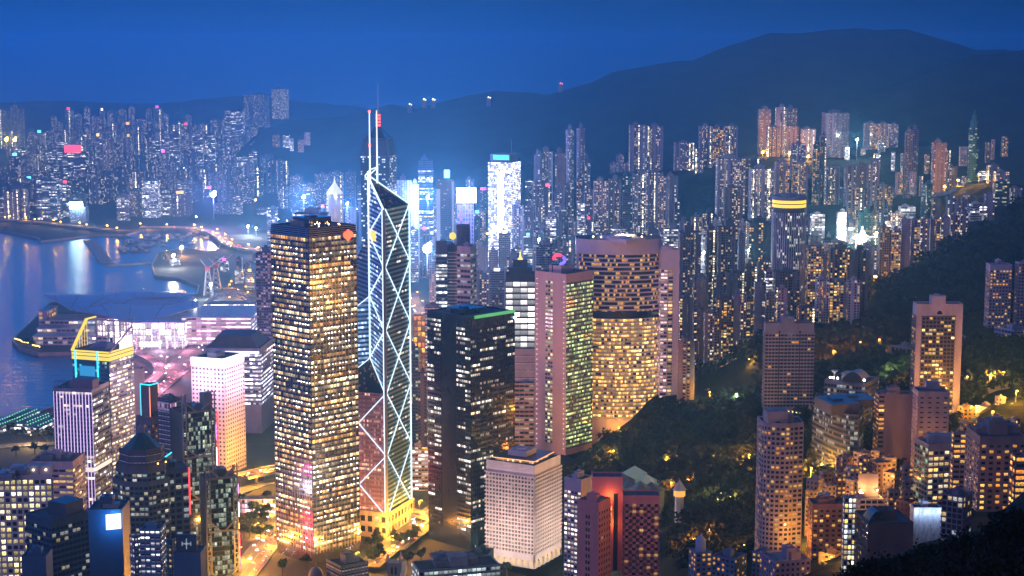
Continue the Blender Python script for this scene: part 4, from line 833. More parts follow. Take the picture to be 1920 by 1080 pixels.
# blue flank of the tall shaft above the low one
m = MB(); st = St(); q0 = B.lerp(O, .004); n_ = Vector((-1, -.1)).normalized() * .15; nb = round((O - B).length / 1.7)
za, zb_, zc, zd = lev[2] + .5, lev[2] + rise + .5, lev[5] + rise - 4.5, lev[5] - 4.5
d_ = (O - B).normalized(); nn = Vector((-d_.y, d_.x)) * .12
m.poly([(B.x + nn.x, B.y + nn.y, za), (O.x + nn.x, O.y + nn.y, zb_), (O.x + nn.x, O.y + nn.y, zc), (B.x + nn.x, B.y + nn.y, zd)][::-1], [(0, 0), (nb, 5), (nb, 48), (0, 42)][::-1])
m.build('shaft_flank', BG1, t2)
sh = MB(); dz = lev[5] - 34
sh.poly([(B.x + nn.x * 3 + d_.x * 20, B.y + nn.y * 3 + d_.y * 20, dz), (B.x + nn.x * 3 + d_.x * 33.5, B.y + nn.y * 3 + d_.y * 33.5, dz), (B.x + nn.x * 3 + d_.x * 33.5, B.y + nn.y * 3 + d_.y * 33.5, dz + 9), (B.x + nn.x * 3 + d_.x * 20, B.y + nn.y * 3 + d_.y * 20, dz + 9)]); sh.build('lit_lounge', glow((1, .62, .08), 1.5), t2)
BRG = glow((.75, .93, 1), 1.6); BW = .7
def brace(a, za, b, zb, out=Vector((0, 0)), w=BW, nm='brace', mat=None):
    m = MB(); m.beam((a.x + out.x, a.y + out.y, za), (b.x + out.x, b.y + out.y, zb), w); m.build(nm, mat or BRG, t2)
oR = Vector((bc.y, -bc.x)).normalized() * .7; oL = Vector((ba.y * -1, ba.x)).normalized() * .7
if oL.y > 0: oL = -oL
for i in range(5):
    top = lev[i + 1] - (4 if i == 4 else 0)
    brace(B, lev[i], Cc, top, oR); brace(B, top, Cc, lev[i], oR * 1.6)
    if i < 2: brace(A, lev[i], B, lev[i + 1], oL); brace(A, lev[i + 1], B, lev[i], oL * 1.6)
oB = nn * 6
zz = [lev[2], lev[2] + rise]
for i in (2, 3, 4):
    mid = lev[i] + rise + 1; top = lev[i + 1] - (4 if i == 4 else 0)
    if i > 2: brace(B, lev[i], O, mid, oB)
    brace(O, mid, B, top, oB)
brace(B, lev[2], O, lev[2] + rise, oB); brace(A, lev[2], O, lev[2] + rise, oB)
brace(A.lerp(D, 0), lev[3], O, lev[3] + rise, oB); brace(B, lev[5] - 4, O, lev[5] + rise - 4, oB, 1.3); brace(Cc, lev[5] - 4, O, lev[5] + rise - 4, Vector((.5, 0)), 1.1)
COLM = paint((.5, .48, .5), .5, .3, .2, .2, 'aluminium'); 
for sgn in (-1, 1): brace(B + (bc if sgn > 0 else ba).normalized() * 1.7, Z0, B + (bc if sgn > 0 else ba).normalized() * 1.7, lev[5] - 5, Vector((0, -.9)), .9, 'edge_light')
brace(B, 8, B, lev[5] - 5, Vector((0, -.2)), 2.2, 'corner_column', COLM)
brace(Cc, Z0, Cc, lev[5] - 4, Vector((.6, -.4)), 1.2, 'edge_light'); brace(O, lev[2] + rise, O, lev[5] + rise, oB, 1.3, 'edge_light'); brace(A, 8, A, lev[2], oL, 1.1, 'edge_light')
Ot = P(694, 345, 1493); apx = lev[5] + rise - 4
m1 = Vector((P(693.5, 300, 1464).x, 1464)); m2 = Vector((P(707, 300, 1474).x, 1474))
for mp, zt_, nm in ((m1, zat(693, 209, 1464), 1), (m2, zat(707, 207, 1474), 0)):
    m = MB(); m.cone((mp.x, mp.y), .9, .45, apx - 22, zt_, 8); o = m.build('mast', glow((.85, .93, 1), 1.5), t2)
    if nm: b = MB(); b.ball((mp.x, mp.y, zt_), 1.1); b.ball((mp.x, mp.y, zt_ - 29), 1.1); b.build('warning_lamp', glow((1, .08, .03), 9), o, loc=(mp.x, mp.y, 4)) if False else b.build('warning_lamp', glow((1, .08, .03), 9), t2)
for a_, b_ in (((684, 330), (694, 318)), ((694, 318), (708, 313)), ((684, 331), (697, 341)), ((697, 341), (706, 347)), ((689, 331), (706, 316)), ((708, 313), (707, 344))):
    m = MB(); m.beam(P(*a_, 1467), P(*b_, 1467), 1.0); m.build('mast_frame', BRG, t2)
# granite podium
pod = [tuple(v) for v in (B + (B - O).normalized() * 1.5, Cc + (Cc - O).normalized() * 1.5, D + (D - O).normalized() * 1.5, A + (A - O).normalized() * 1.5)]
GRAN = paint((.52, .44, .36), .6, 0, .2, .3, 'granite')
bld('', '', '', pod, 6, Z0, St(fh=9.5, bw=7, sp=.45, sd=.6, pw=2.2, pd=.6, wall=GRAN, glass=winmat('podium windows', Lit=.5, Strength=.7, Warm=(1, .7, .3), Cool=(1, .8, .5), Detail=.5), plant=0), root=t2, wname='podium', roof=False)
# --- dark slab with scattered light rows and a green parapet
pl, zt = foot(801, 965, 597, 1375, xc=882, th=42); Y = 1375
DW = winmat('black tower windows', Lit=.30, Coherence=.72, Block=7, Strength=.95, Side=.05, Low=0, High=0, Warm=(1, .72, .4), Cool=(.95, .95, .85), Glass=(.008, .012, .022), Detail=.9, Rough=.08)
DWL = winmat('black tower stair windows', Lit=.48, Coherence=.85, Block=9, Strength=.95, Side=.05, Warm=(1, .75, .55), Cool=(.9, .92, .9), Glass=(.008, .012, .022), Detail=.9, Rough=.08)
BLK = paint((.012, .016, .028), .25, 0, .2, .2, 'black granite')
ds = St(fh=4.0, bw=2.2, sp=.5, sd=.3, pw=.25, pd=.3, wall=BLK, glass=DW, crown=7, base=14, nwin=100); dsl = St(fh=4.0, bw=2.2, sp=.5, sd=.3, pw=.25, pd=.3, wall=BLK, glass=DWL, crown=5, base=14, nwin=30)
pl = split_edge(pl, 3, (.32, .68))
t3 = bld('black_tower', 'broad black tower with scattered lit window rows and a green lit roof edge', 'skyscraper', pl, 12, zt, ds, {3: dsl, 4: None, 5: dsl}, seed=4)
q, ln = fr_edge(pl[0], pl[1]); m = MB(); m.poly([q(4, zt - 1, .5), q(ln, zt - 1, .5), q(ln, zt + 1.6, .5), q(4, zt + 1.6, .5)]); m.poly([q(4, zt + 1.6, .5), q(ln, zt + 1.6, .5), q(ln, zt + 1.6, -.6), q(4, zt + 1.6, -.6)]); m.build('green_light_strip', glow((.12, 1, .22), .5), t3)
m = MB(); m.ball(q(ln - 1, zt - 5, 1.2), 1.1); m.build('corner_lamp', glow((.5, .9, 1), 14), t3)
# --- white hotel of deep square window cells
pl, zt = foot(912, 1051, 876, 1318, xc=1002, th=30); HWALL = paint((.80, .70, .70), .7, 0, .12, .1, 'white hotel wall')
HW = winmat('hotel cells', Lit=.2, Coherence=.15, Block=2, Strength=1.1, Warm=(1, .62, .34), Cool=(1, .78, .6), Glass=(.10, .09, .10), Detail=.25, Rough=.3)
hs = St(fh=3.25, bw=2.95, sp=.36, sd=1.1, pw=.85, pd=1.1, wall=HWALL, glass=HW, crown=9, base=11, nwin=100, plant=1)
t4 = bld('white_hotel', 'white hotel of deep square window cells with an orange edged roof pavilion and lit arches', 'hotel', pl, 14, zt, hs, seed=5)
m = MB(); g_ = MB()
for i in (0, 3):
    q, ln = fr_edge(pl[i], pl[(i + 1) % 4]); n = 8 if i == 3 else 6
    for k in range(n):
        u0, u1 = ln * (k + .12) / n, ln * (k + .88) / n; c_ = (u0 + u1) / 2; rd = (u1 - u0) / 2
        arc = [(c_ - rd * math.cos(a), 17 + 2.2 + rd * math.sin(a)) for a in np.linspace(0, math.pi, 9)]
        g_.poly([q(u0, 15, .1), q(u1, 15, .1)] + [q(a, b, .1) for a, b in arc[::-1]])
        for (a, b), (a2, b2) in zip(arc[:-1], arc[1:]): m.poly([q(a, b, 1.2), q(a2, b2, 1.2), q(a2, 24.8, 1.2), q(a, 24.8, 1.2)]); m.poly([q(a, b, 1.2), q(a2, b2, 1.2), q(a2, b2, 0), q(a, b, 0)][::-1])
        for s0, s1 in ((ln * k / n, u0), (u1, ln * (k + 1) / n)): m.poly([q(s0, 14.3, 1.2), q(s1, 14.3, 1.2), q(s1, 24.8, 1.2), q(s0, 24.8, 1.2)])
m.build('arcade', HWALL, t4); g_.build('arch_glow', glow((1, .68, .28), .8), t4)
for i in (0, 3):
    q, ln = fr_edge(pl[i], pl[(i + 1) % 4])
    for f in (.2, .8): ld = bpy.data.lights.new('hotel_fill_light', 'POINT'); ld.energy = 60000; ld.color = (1, .74, .58); ld.shadow_soft_size = 1.5; lo = bpy.data.objects.new('hotel_fill_light', ld); C.objects.link(lo); lo.parent = t4; lo.location = Vector(q(ln * f, 40, 38)) - Vector(t4['base'])  # added fill lights in front of the hotel brighten its walls; no lamps stand there
pv2, zp = foot(928, 1035, 868, 1327, xc=1001, th=30); zp = zt + .2; zr = zat(1001, 868, 1327) + 1
bld('', '', '', pv2, zp, zr, St(fh=4.2, bw=2.2, sp=.08, sd=.2, pw=.25, pd=.2, wall=DARK, glass=winmat('pavilion glass', Lit=.85, Strength=.7, Warm=(1, .5, .2), Cool=(1, .7, .4), Detail=.9)), root=t4, roof=False, wname='pavilion')
m = MB(); e_ = inset(pv2, -1.2); m.prism(e_, zr - .1, zr + .7, 0, 0, True); m.build('pavilion_roof', DARK, t4)
m = MB()
for i in (0, 3): q, ln = fr_edge(e_[i], e_[(i + 1) % 4]); m.poly([q(0, zr + .02, .08), q(ln, zr + .02, .08), q(ln, zr + .62, .08), q(0, zr + .62, .08)])
m.build('orange_light_strip', glow((1, .36, .10), 2.6), t4)
# --- red block of flats: two wings and a high core
RED = paint((.78, .26, .23), .7, 0, .15, .15, 'red render'); RW = winmat('red flats windows', Lit=.28, Coherence=.2, Block=2, Strength=1.2, Warm=(1, .42, .06), Cool=(1, .72, .2), Glass=(.015, .012, .018), Detail=.9)
rs = St(fh=4.6, bw=5.2, sp=.55, sd=.25, pw=2.6, pd=.25, wall=RED, glass=RW, crown=5, nwin=60, plant=0); rsl = St(fh=4.6, bw=3.4, sp=.5, sd=.25, pw=1.6, pd=.25, wall=RED, glass=winmat('red flats dim windows', Lit=.12, Strength=1, Warm=(1, .4, .05), Glass=(.015, .012, .018)), crown=6, nwin=20)
rc, zc = foot(1111, 1168, 897, 1168, .7); t5 = bld('red_apartment_block', 'dusky red apartment block with two wings, a tall core and a dark vertical slot', 'apartment block', rc, 60, zc, rs, {0: None, 1: None, 3: None}, seed=6)
q, ln = fr_edge(rc[0], rc[1]); m = MB(); m.poly([q(ln * .70, 60, .1), q(ln * .84, 60, .1), q(ln * .84, zc - 11, .1), q(ln * .70, zc - 11, .1)]); m.build('dark_slot', BLK, t5)
rl, zl = foot(1083, 1145, 945, 1128, xc=1122, th=52); rl2 = split_edge(rl, 3, (.38, .62)); slit = St(fh=4.6, bw=2.4, sp=.45, sd=.1, pw=.6, pd=.12, wall=RED, glass=rsl.glass, crown=9, nwin=14)
bld('', '', '', rl2, 60, zl, rsl, {3: None, 4: slit, 5: None}, root=t5, wname='wing', seed=1)
rr_, zr_ = foot(1168.5, 1238, 932, 1150, .6); bld('', '', '', rr_, 60, zr_, rs, root=t5, wname='wing', seed=2)
m = MB(); q, ln = fr_edge(rc[0], rc[1])
for z in np.arange(95, zc - 22, 4.6): m.poly([q(ln * .50, z, .12), q(ln * .64, z, .12), q(ln * .64, z + 3.0, .12), q(ln * .50, z + 3.0, .12)], [(z // 4.6, 3), (z // 4.6 + .9, 3), (z // 4.6 + .9, 3.9), (z // 4.6, 3.9)])
for z_ in (95, 115): ld = bpy.data.lights.new('stair_light', 'POINT'); ld.energy = 3500; ld.color = (1, .28, .05); ld.shadow_soft_size = .6; lo = bpy.data.objects.new('stair_light', ld); C.objects.link(lo); lo.parent = t5; lo.location = Vector(q(ln * .57, z_, 4)) - Vector(t5['base'])
m.build('stair_window', winmat('orange stair', Lit=1, Strength=1.1, Warm=(1, .25, .03), Cool=(1, .4, .06), Detail=.8), t5)['kind'] = 'stuff'
# --- curved hotel
Y = 1727; zt = zat(1160, 452, Y); hw = (P(1240, 460, Y).x - P(1084, 460, Y).x) / 2; cxx = P(1162, 460, Y).x; dp = 17; SHW = paint((.74, .64, .72), .6, 0, .1, .1, 'pale hotel stone')
def bow(k, extra=0): 
    f = [(cxx + (hw * k + extra) * math.sin(a), Y + 22 - (dp + 5 + extra) * math.cos(a) * k + (22 * (1 - k))) for a in np.linspace(-1.25, 1.25, 19)]
    return f + [(f[-1][0], Y + 40), (f[0][0], Y + 40)]
sc_ = 1 / math.sin(1.25); bw_ = bow(sc_); 
bw_ = [(x, y) for x, y in bw_]
SW1 = winmat('curved hotel upper', Lit=.30, Coherence=.1, Strength=1.9, Side=.04, Warm=(1, .38, .05), Cool=(1, .6, .15), Glass=(.02, .018, .03), Detail=.9)
SW2 = winmat('curved hotel lower', Lit=.8, Coherence=.3, Block=4, Strength=1.05, Side=.05, Warm=(1, .42, .05), Cool=(1, .70, .22), Glass=(.03, .022, .02), Detail=.9)
zm1, zm2, zbs = zat(1160, 590, Y - 20), zat(1160, 604, Y - 20), zat(1160, 792, Y - 20)
su = St(fh=4.5, bw=2.4, sp=.34, sd=.45, pw=.2, pd=.1, wall=SHW, glass=SW1, crown=14, nwin=0, plant=3, pier2=DARK); slw = St(fh=4.1, bw=2.4, sp=.42, sd=.5, pw=.2, pd=.1, wall=SHW, glass=SW2, nwin=0, pier2=DARK)
t6 = bld('curved_hotel', 'broad curved hotel tower with white floor bands, golden windows and a pale crown', 'hotel', bw_, zm2, zt, su, {18: None, 20: None}, seed=8)
bld('', '', '', bw_, zbs, zm2, slw, {18: None, 20: None}, root=t6, roof=False, wname='lower_wall')
cr = bow(sc_, 1.6); m = MB(); m.prism(cr[:19] + [(cr[18][0], Y + 41), (cr[0][0], Y + 41)], zt - 14, zt + 1.6, 0, 1, True); m.build('crown', [SHW, ROOF], t6)
m = MB(); m.prism(bow(sc_, .6), zm1 - 7, zm1 + .5); m.build('dark_band', BLK, t6)
m = MB(); m.prism(bow(sc_, .9), 20, zbs + .3); m.build('base', SHW, t6)
for i, x in enumerate((0, 18)): m = MB(); p = bw_[x]; m.box(p[0] - (2.4 if x else 1.2), p[1] - 2, zbs, p[0] + (1.2 if x else 2.4), p[1] + 3, zt - 14); m.build('side_pier', SHW, t6)
m = MB()
for k in range(6): a = -.9 + k * .33; m.ball((cxx + hw * .8 * math.sin(a), Y + 16 - 10 * math.cos(a), zt + 3.5), .9, n=6)
m.build('roof_lamp', glow((1, .85, .5), 14), t6)['kind'] = 'stuff'
ld = bpy.data.lights.new('roof_light', 'POINT'); ld.energy = 60000; ld.color = (1, .75, .3); ld.shadow_soft_size = 2; lo = bpy.data.objects.new('roof_light', ld); C.objects.link(lo); lo.parent = t6; lo.location = Vector((cxx + 10, Y + 12, zt + 6)) - Vector(t6['base'])
# --- white slab beside it
pl, zt = foot(1240, 1274, 470, 1722, .9); pl = split_edge(pl, 0, (.36, .40, .66)); sa = St(fh=3.6, bw=4, sp=.42, sd=.3, pw=.3, pd=.1, wall=SHW, glass=winmat('slab windows pink', Lit=.75, Coherence=.2, Strength=.9, Warm=(1, .5, .6), Cool=(1, .72, .6), Detail=.6), crown=20, nwin=40, pier=True)
sb_ = St(fh=3.6, bw=4, sp=.36, sd=.3, pw=.5, pd=.3, wall=SHW, glass=winmat('slab windows amber', Lit=.6, Strength=1.0, Warm=(1, .45, .1), Cool=(1, .75, .4), Detail=.8), crown=20, nwin=40, pier2=DARK)
bld('hotel_slab', 'narrow white hotel slab with one pink and one amber window column, touching the curved hotel', 'hotel', pl, 26, zt, sa, {0: sa, 1: None, 2: sb_, 3: None}, seed=9)
# --- tan tower with greenish windows and a neon roof sign
pl, zt = foot(1003, 1112, 516, 1680, xc=1062, th=44); TAN = paint((.66, .47, .52), .7, 0, .12, .1, 'rosy stone'); TW = winmat('tan tower windows', Lit=.66, Coherence=.25, Block=3, Strength=1.0, Warm=(1, .85, .35), Cool=(.78, 1, .62), Glass=(.012, .012, .02), Detail=1.0, Rough=.1)
ts = St(fh=4.1, bw=2.3, sp=.46, sd=.15, pw=.35, pd=.12, wall=TAN, clad=paint((.16, .12, .15), .5), glass=winmat('rosy tower green side', Lit=.72, Coherence=.25, Block=3, Strength=.8, Warm=(1, .85, .25), Cool=(.55, 1, .40), Glass=(.012, .012, .02), Detail=1.0, Rough=.1), crown=10, base=6, nwin=100, plant=1); tsl = St(fh=4.1, bw=3.6, sp=.46, sd=.1, pw=.6, pd=.12, wall=TAN, glass=TW, crown=8, base=8, nwin=60)
pl = split_edge(pl, 3, (.34, .58)); t7 = bld('rosy_tower', 'rosy stone office tower with greenish lit side and a red and blue neon roof sign', 'office tower', pl, 20, zt, ts, {3: None, 4: tsl, 5: None}, seed=10)
m = MB(); q, ln = fr_edge(pl[0], pl[1]); q2, l2 = fr_edge(pl[3], pl[0])
for z in np.arange(26, zt - 6, 5.2):
    for qq, u in ((fr_edge(pl[5], pl[0])[0], fr_edge(pl[5], pl[0])[1] - 3), (fr_edge(pl[3], pl[4])[0], 3)): m.poly([qq(u - .35, z, .1), qq(u + .35, z, .1), qq(u + .35, z + .7, .1), qq(u - .35, z + .7, .1)])
m.build('wall_lamp', glow((1, .85, .65), 4), t7)['kind'] = 'stuff'
c = P(1048, 486, 1697); m = MB(); m2_ = MB()
for k in range(7):
    a0 = 2.6 + k * .22; pts = [(c.x + (5.4 - k * .5) * math.cos(a) - 1, c.y, c.z + 1 + (5.0 - k * .45) * math.sin(a)) for a in np.linspace(.5, 3.6, 10)]
    for a, b in zip(pts[:-1], pts[1:]): m.beam(a, b, .35)
    pts = [(c.x + 2 + (5.4 - k * .5) * math.cos(a), c.y + .6, c.z - 1 + (5.0 - k * .45) * math.sin(a)) for a in np.linspace(-1.9, 1.1, 10)]
    for a, b in zip(pts[:-1], pts[1:]): m2_.beam(a, b, .35)
m.build('neon_sign', glow((1, .03, .08), 3), t7); m2_.build('neon_sign', glow((.2, .15, 1), 2.0), t7)
m = MB(); m.box(c.x - 7, c.y + 2, zt, c.x + 8, c.y + 14, zt + 9); m.build('plant_room', DARK, t7)
# --- fully lit white office and its neighbours
pl, zt = foot(948, 1003, 516, 1950, .8); WL = winmat('white lit floors', Lit=1, Coherence=.2, Strength=.95, Side=.04, Warm=(1, .93, .88), Cool=(1, .97, .9), Detail=.28); ws = St(fh=7.0, bw=8, sp=.3, sd=.4, pw=.5, pd=.4, wall=DARK, glass=WL, crown=8, base=28, nwin=60)
t8 = bld('lit_office', 'office block with every floor glowing white and a dark rounded roof', 'office tower', pl, 4, zt, ws, seed=11)
m = MB(); m.prism(scale_pl(pl, .8), zt, zt + 9); m.prism(scale_pl(pl, .5), zt + 9.1, zt + 17); m.build('roof_housing', DARK, t8)
c = cent(pl); m = MB(); m.cone(c, 3.4, 1.6, zt + 17, zt + 19, 10); m.cone(c, 1.5, .3, zt + 19, zt + 24, 10); m.ball((c[0], c[1], zt + 25), 1.1); m.build('roof_finial', glow((1, .5, .08), 3), t8)
pl, zt = foot(965, 1001, 722, 1660, .8); bld('violet_office', 'small violet office with slanted window rows at the foot of the rosy tower', 'office block', pl, 6, zt, St(fh=4.4, bw=5, sp=.5, sd=.4, pw=.5, pd=.2, wall=paint((.40, .32, .42)), glass=winmat('violet office', Lit=.4, Coherence=.4, Strength=.9, Warm=(1, .5, .25), Cool=(1, .8, .6)), nwin=60), seed=12)
pl, zt = foot(965, 1004, 655, 1800, .6); bld('wedge_roof_block', 'low pale block with a blank wall behind the small violet office', 'office block', pl, 4, zt - 6, St(wall=paint((.5, .44, .42)), sp=.8, fh=8, glass=W_OFFD, nwin=0), seed=13)
pl, zt = foot(817, 838, 455, 1950, .9); wb = St(fh=3.9, bw=3, sp=.42, sd=.25, pw=.25, pd=.1, wall=paint((.10, .12, .18)), glass=winmat('banded glass', Lit=.5, Coherence=.7, Block=8, Strength=1.0, Warm=(.95, .9, .8), Cool=(.8, .9, 1), Glass=(.02, .03, .06)), crown=14, nwin=50)
bld('banded_glass_tower', 'slim dark glass tower with white light bands, left of a pink striped one', 'office tower', pl, 4, zt, wb, seed=14)
pl, zt = foot(838.5, 857, 462, 1965, .9); t = bld('dark_glass_tower', 'dark tower with a glowing yellow round roof sign and a drum behind', 'office tower', pl, 4, zt, St(fh=3.9, bw=3, sp=.5, sd=.2, pw=.25, pd=.1, wall=paint((.09, .08, .13)), glass=W_OFFD, crown=6, nwin=40), seed=15)
p = P(849, 442, 1985); m = MB(); m.cone((p.x + 12, p.y + 14), 8, 8, zt - 6, zt + 22, 16); m.build('roof_drum', paint((.12, .11, .16)), t); m = MB(); m.poly([(p.x + 4.2 * math.cos(a), p.y - 3, p.z + 4.4 * math.sin(a)) for a in np.linspace(0, 6.283, 16)[:-1]]); m.build('roof_sign', glow((1, .72, .04), 1.3), t)
pl, zt = foot(857, 893, 464, 1940, xc=882, th=28); bld('striped_tower', 'pink and black horizontally striped tower behind the black tower', 'office tower', pl, 4, zt, St(fh=6.2, bw=4, sp=.5, sd=.5, pw=.3, pd=.1, wall=paint((.60, .48, .54)), glass=winmat('striped rooms', Lit=.35, Coherence=.3, Strength=1, Warm=(1, .8, .7), Cool=(.9, .95, 1), Glass=(.015, .015, .03)), crown=8, nwin=60), seed=16)
pl, zt = foot(797, 822, 575, 1800, .8); bld('slanted_roof_block', 'small blue block with a slanting lit roof edge behind the black tower', 'office block', pl, 4, zt, St(wall=paint((.2, .2, .32)), glass=W_OFFB, nwin=20, fh=4), seed=17)
# --- round tower with the golden crown
Y = 2080; zt = zat(1484, 400, Y); rad = (P(1516, 400, Y).x - P(1453, 400, Y).x) / 2; cc = (P(1484.5, 400, Y).x, Y + rad); RP = ngon(cc[0], cc[1], rad, 48, .02)
t9 = bld('round_tower', 'tall round ribbed tower with a drum top ringed by golden light', 'skyscraper', RP, 60, zt, St(fh=3.5, bw=2.6, sp=.1, sd=.1, pw=1.1, pd=.6, wall=paint((.62, .55, .66)), clad=DARK, glass=winmat('round tower rooms', Lit=.3, Coherence=.6, Block=5, Strength=1.4, Warm=(1, .85, .6), Cool=(.9, .92, 1), Glass=(.015, .014, .03), Detail=.5), pier2=paint((.62, .55, .66)), nwin=0), seed=18, roof=False)
m = MB(); h = zat(1484, 368, Y) - zt
m.prism(ngon(cc[0], cc[1], rad * .93, 40), zt, zt + h * .45); m.prism(ngon(cc[0], cc[1], rad * .97, 40), zt + h * .45, zt + h * .9); m.build('drum', paint((.08, .07, .10)), t9)
m = MB(); m.prism(ngon(cc[0], cc[1], rad * 1.0, 40), zt + h * .30, zt + h * .48, bottom=True); m.prism(ngon(cc[0], cc[1], rad * 1.0, 40), zt + h * .54, zt + h * .72, bottom=True); m.build('golden_ring', glow((1, .62, .02), 1.7), t9)
m = MB(); m.prism(ngon(cc[0], cc[1], rad * 1.03, 40), zt + h * .74, zt + h * .95, bottom=True); m.prism(ngon(cc[0], cc[1], rad * .5, 24), zt + h * .95, zt + h * 1.1); m.build('drum_roof', paint((.34, .30, .36)), t9)
# --- pointed tower behind the braced one
pl, zt = foot(676, 743, 293, 2604, xc=729, th=58); CPG = winmat('pointed tower rooms', Lit=.3, Coherence=.5, Block=3, Strength=2.6, Side=.08, Low=.35, High=.1, Warm=(.7, .88, 1), Cool=(1, .95, .85), Glass=(.01, .05, .09), Wall=(.012, .05, .09), Detail=.3, Rough=.12)
t10 = thing('pointed_tower', 'tall blue glass tower with a pyramid top, red lit lantern and thin spire', 'skyscraper', (*cent(pl), 4)); m = MB(); walls_sheet(m, pl, 4, zt, St(fh=3.8, bw=2.8)); m.build('wall', CPG, t10)
c = cent(pl); h1 = zat(712, 262, 2620); h2 = zat(712, 238, 2620); m = MB(); p1 = scale_pl(pl, .80); p2 = scale_pl(pl, .62); p3 = scale_pl(pl, .14)
loft(m, scale_pl(pl, .86), p1, zt - .3, h1); m.build('crown', CPG, t10); m = MB(); loft(m, p1, p3, h1, h2); m.build('pyramid', paint((.02, .06, .12), .2), t10)
m = MB()
for a, b in zip(pl, p1): m.beam((a[0], a[1], zt), (b[0], b[1], h1 + 2), 1.4); 
for i in range(4): a = p1[i]; b = p1[(i + 1) % 4]; m.beam((a[0], a[1], h1 + 2), (b[0], b[1], h1 + 2), 1.3); a = pl[i]; b = pl[(i + 1) % 4]; m.beam((a[0], a[1], zt), (b[0], b[1], zt), 1.3); m.beam((p1[i][0], p1[i][1], h1), (p3[i][0], p3[i][1], h2), 1.0)
m.build('crown_frame', paint((.06, .09, .16)), t10)
h3 = zat(712, 213, 2620); h4 = zat(712, 157, 2620); m = MB(); m.cone(c, 3.4, 3.0, h2 - 1, h3, 8); m.build('lantern_core', DARK, t10); m = MB()
for k in range(4): z = h2 + (h3 - h2) * (k + .15) / 4; m.cone(c, 3.9, 3.7, z, z + 3.0, 8)
m.build('lantern', glow((1, .06, .01), 4), t10); m = MB(); m.cone(c, 1.0, .35, h3, h4, 6); m.build('spire', paint((.5, .5, .62), .4, .5), t10)
# ------------------------------------------------------------------ the left waterfront group
# violet striped tower
pl, zt = foot(100, 204, 732, 1486, xc=172, th=24); VL = paint((.30, .30, .42), .5); led = glow((.78, .55, 1), 1.5)
vs = St(fh=3.9, bw=3.1, sp=.45, sd=.2, pw=.7, pd=.35, wall=VL, glass=winmat('violet tower rooms', Lit=.3, Coherence=.75, Block=9, Strength=1.2, Warm=(1, .75, .45), Cool=(1, .85, .8), Glass=(.06, .06, .13)), pier2=led, crown=2, nwin=60)
vr = St(fh=3.9, bw=2.2, sp=.5, sd=.25, pw=.2, pd=.1, wall=paint((.16, .20, .38)), glass=winmat('violet tower flank', Lit=.5, Coherence=.6, Block=6, Strength=1.2, Warm=(1, .7, .2), Cool=(.85, .9, 1), Glass=(.03, .05, .12)), crown=5, nwin=40)
t = bld('violet_striped_tower', 'office tower with glowing violet vertical fins and an open frame on its roof', 'office tower', pl, 4, zt, vs, {0: vr, 3: vs}, seed=20)
q, ln = fr_edge(pl[3], pl[0]); m = MB()
m.poly([q(0, 52, 1.1), q(ln, 52, 1.1), q(ln, 56, 1.1), q(0, 56, 1.1)]); q2, l2 = fr_edge(pl[0], pl[1]); m.poly([q2(0, 52, .5), q2(l2, 52, .5), q2(l2, 56, .5), q2(0, 56, .5)]); m.build('light_band', glow((1, .85, .75), 1.1), t)
m = MB()
for k in range(7): u = ln * .42 * k / 6; m.beam(q(u, zt, -2), q(u, zt + 7, -2), .4); m.beam(q(u, zt + 7, -2), q(u, zt + 7, -12), .3)
m.beam(q(0, zt + 7, -2), q(ln * .42, zt + 7, -2), .4); m.beam(q(0, zt + 3.5, -2), q(ln * .42, zt + 3.5, -2), .4); m.build('roof_frame', paint((.05, .2, .25), .4), t)
m = MB(); fr = lambda p: q(*p)[:2] + (p[2],) if False else q(p[0], p[2], -p[1]); m.box(ln * .46, 2, zt, ln * 1.0, 16, zt + 9, fr=fr); m.build('plant_room', paint((.22, .2, .3)), t)
# golden crowned tower with cyan edges
pl, zt = foot(135, 249, 662, 1600, xc=204, th=34); GB = paint((.20, .22, .40), .4)
g1 = St(fh=4.0, bw=2.6, sp=.5, sd=.25, pw=.25, pd=.1, wall=GB, glass=winmat('golden tower rooms', Lit=.72, Coherence=.6, Block=6, Strength=1.1, Warm=(1, .68, .25), Cool=(1, .88, .7), Glass=(.04, .06, .14), Detail=.8), crown=9, nwin=60)
g0 = St(fh=4.0, bw=2.6, sp=.4, sd=.2, pw=.25, pd=.1, wall=paint((.02, .14, .28), .3), glass=winmat('cyan glass', Lit=.35, Coherence=.6, Block=4, Strength=.9, Warm=(.1, .8, 1), Cool=(1, .8, .4), Glass=(.01, .12, .22)), crown=9, nwin=30)
t = bld('golden_crowned_tower', 'waterfront tower with a sloping golden frame crown, cyan light edges and a white screen', 'office tower', pl, 4, zt, g1, {3: g0, 0: g1}, seed=21)
GOLD = glow((1, .72, .05), 1.3); CY = glow((.02, .85, 1), 1.9)
def crown_band(m, z0_, z1_, o):
    for i in (0, 3): q, ln = fr_edge(pl[i], pl[(i + 1) % 4]); m.poly([q(-o, z0_, o), q(ln + o, z0_, o), q(ln + o, z1_, o), q(-o, z1_, o)])
m = MB(); crown_band(m, zt - 8, zt - 4.6, .4); crown_band(m, zt - 3.8, zt - 1.2, .4); crown_band(m, zt - .5, zt + 1.2, .45); m.build('golden_band', GOLD, t)
q3, l3 = fr_edge(pl[3], pl[0]); q0, l0 = fr_edge(pl[0], pl[1]); hz_ = 15
A_, B_, C_, D_ = pl[3], pl[0], pl[1], pl[2]; m = MB(); V3 = lambda p, z: (p[0], p[1], z)
m.beam(V3(A_, zt), V3(Vector(A_).lerp(Vector(D_), .62), zt + 27), 2.2); m.beam(V3(Vector(A_).lerp(Vector(D_), .62), zt + 27), V3(D_, zt + 27), 1.4)
for k in range(1, 7):
    p = Vector(A_).lerp(Vector(D_), .62 * k / 6); m.beam(V3(p, zt), V3(p, zt + 27 * k / 6), .5)
m.build('golden_frame', GOLD, t)
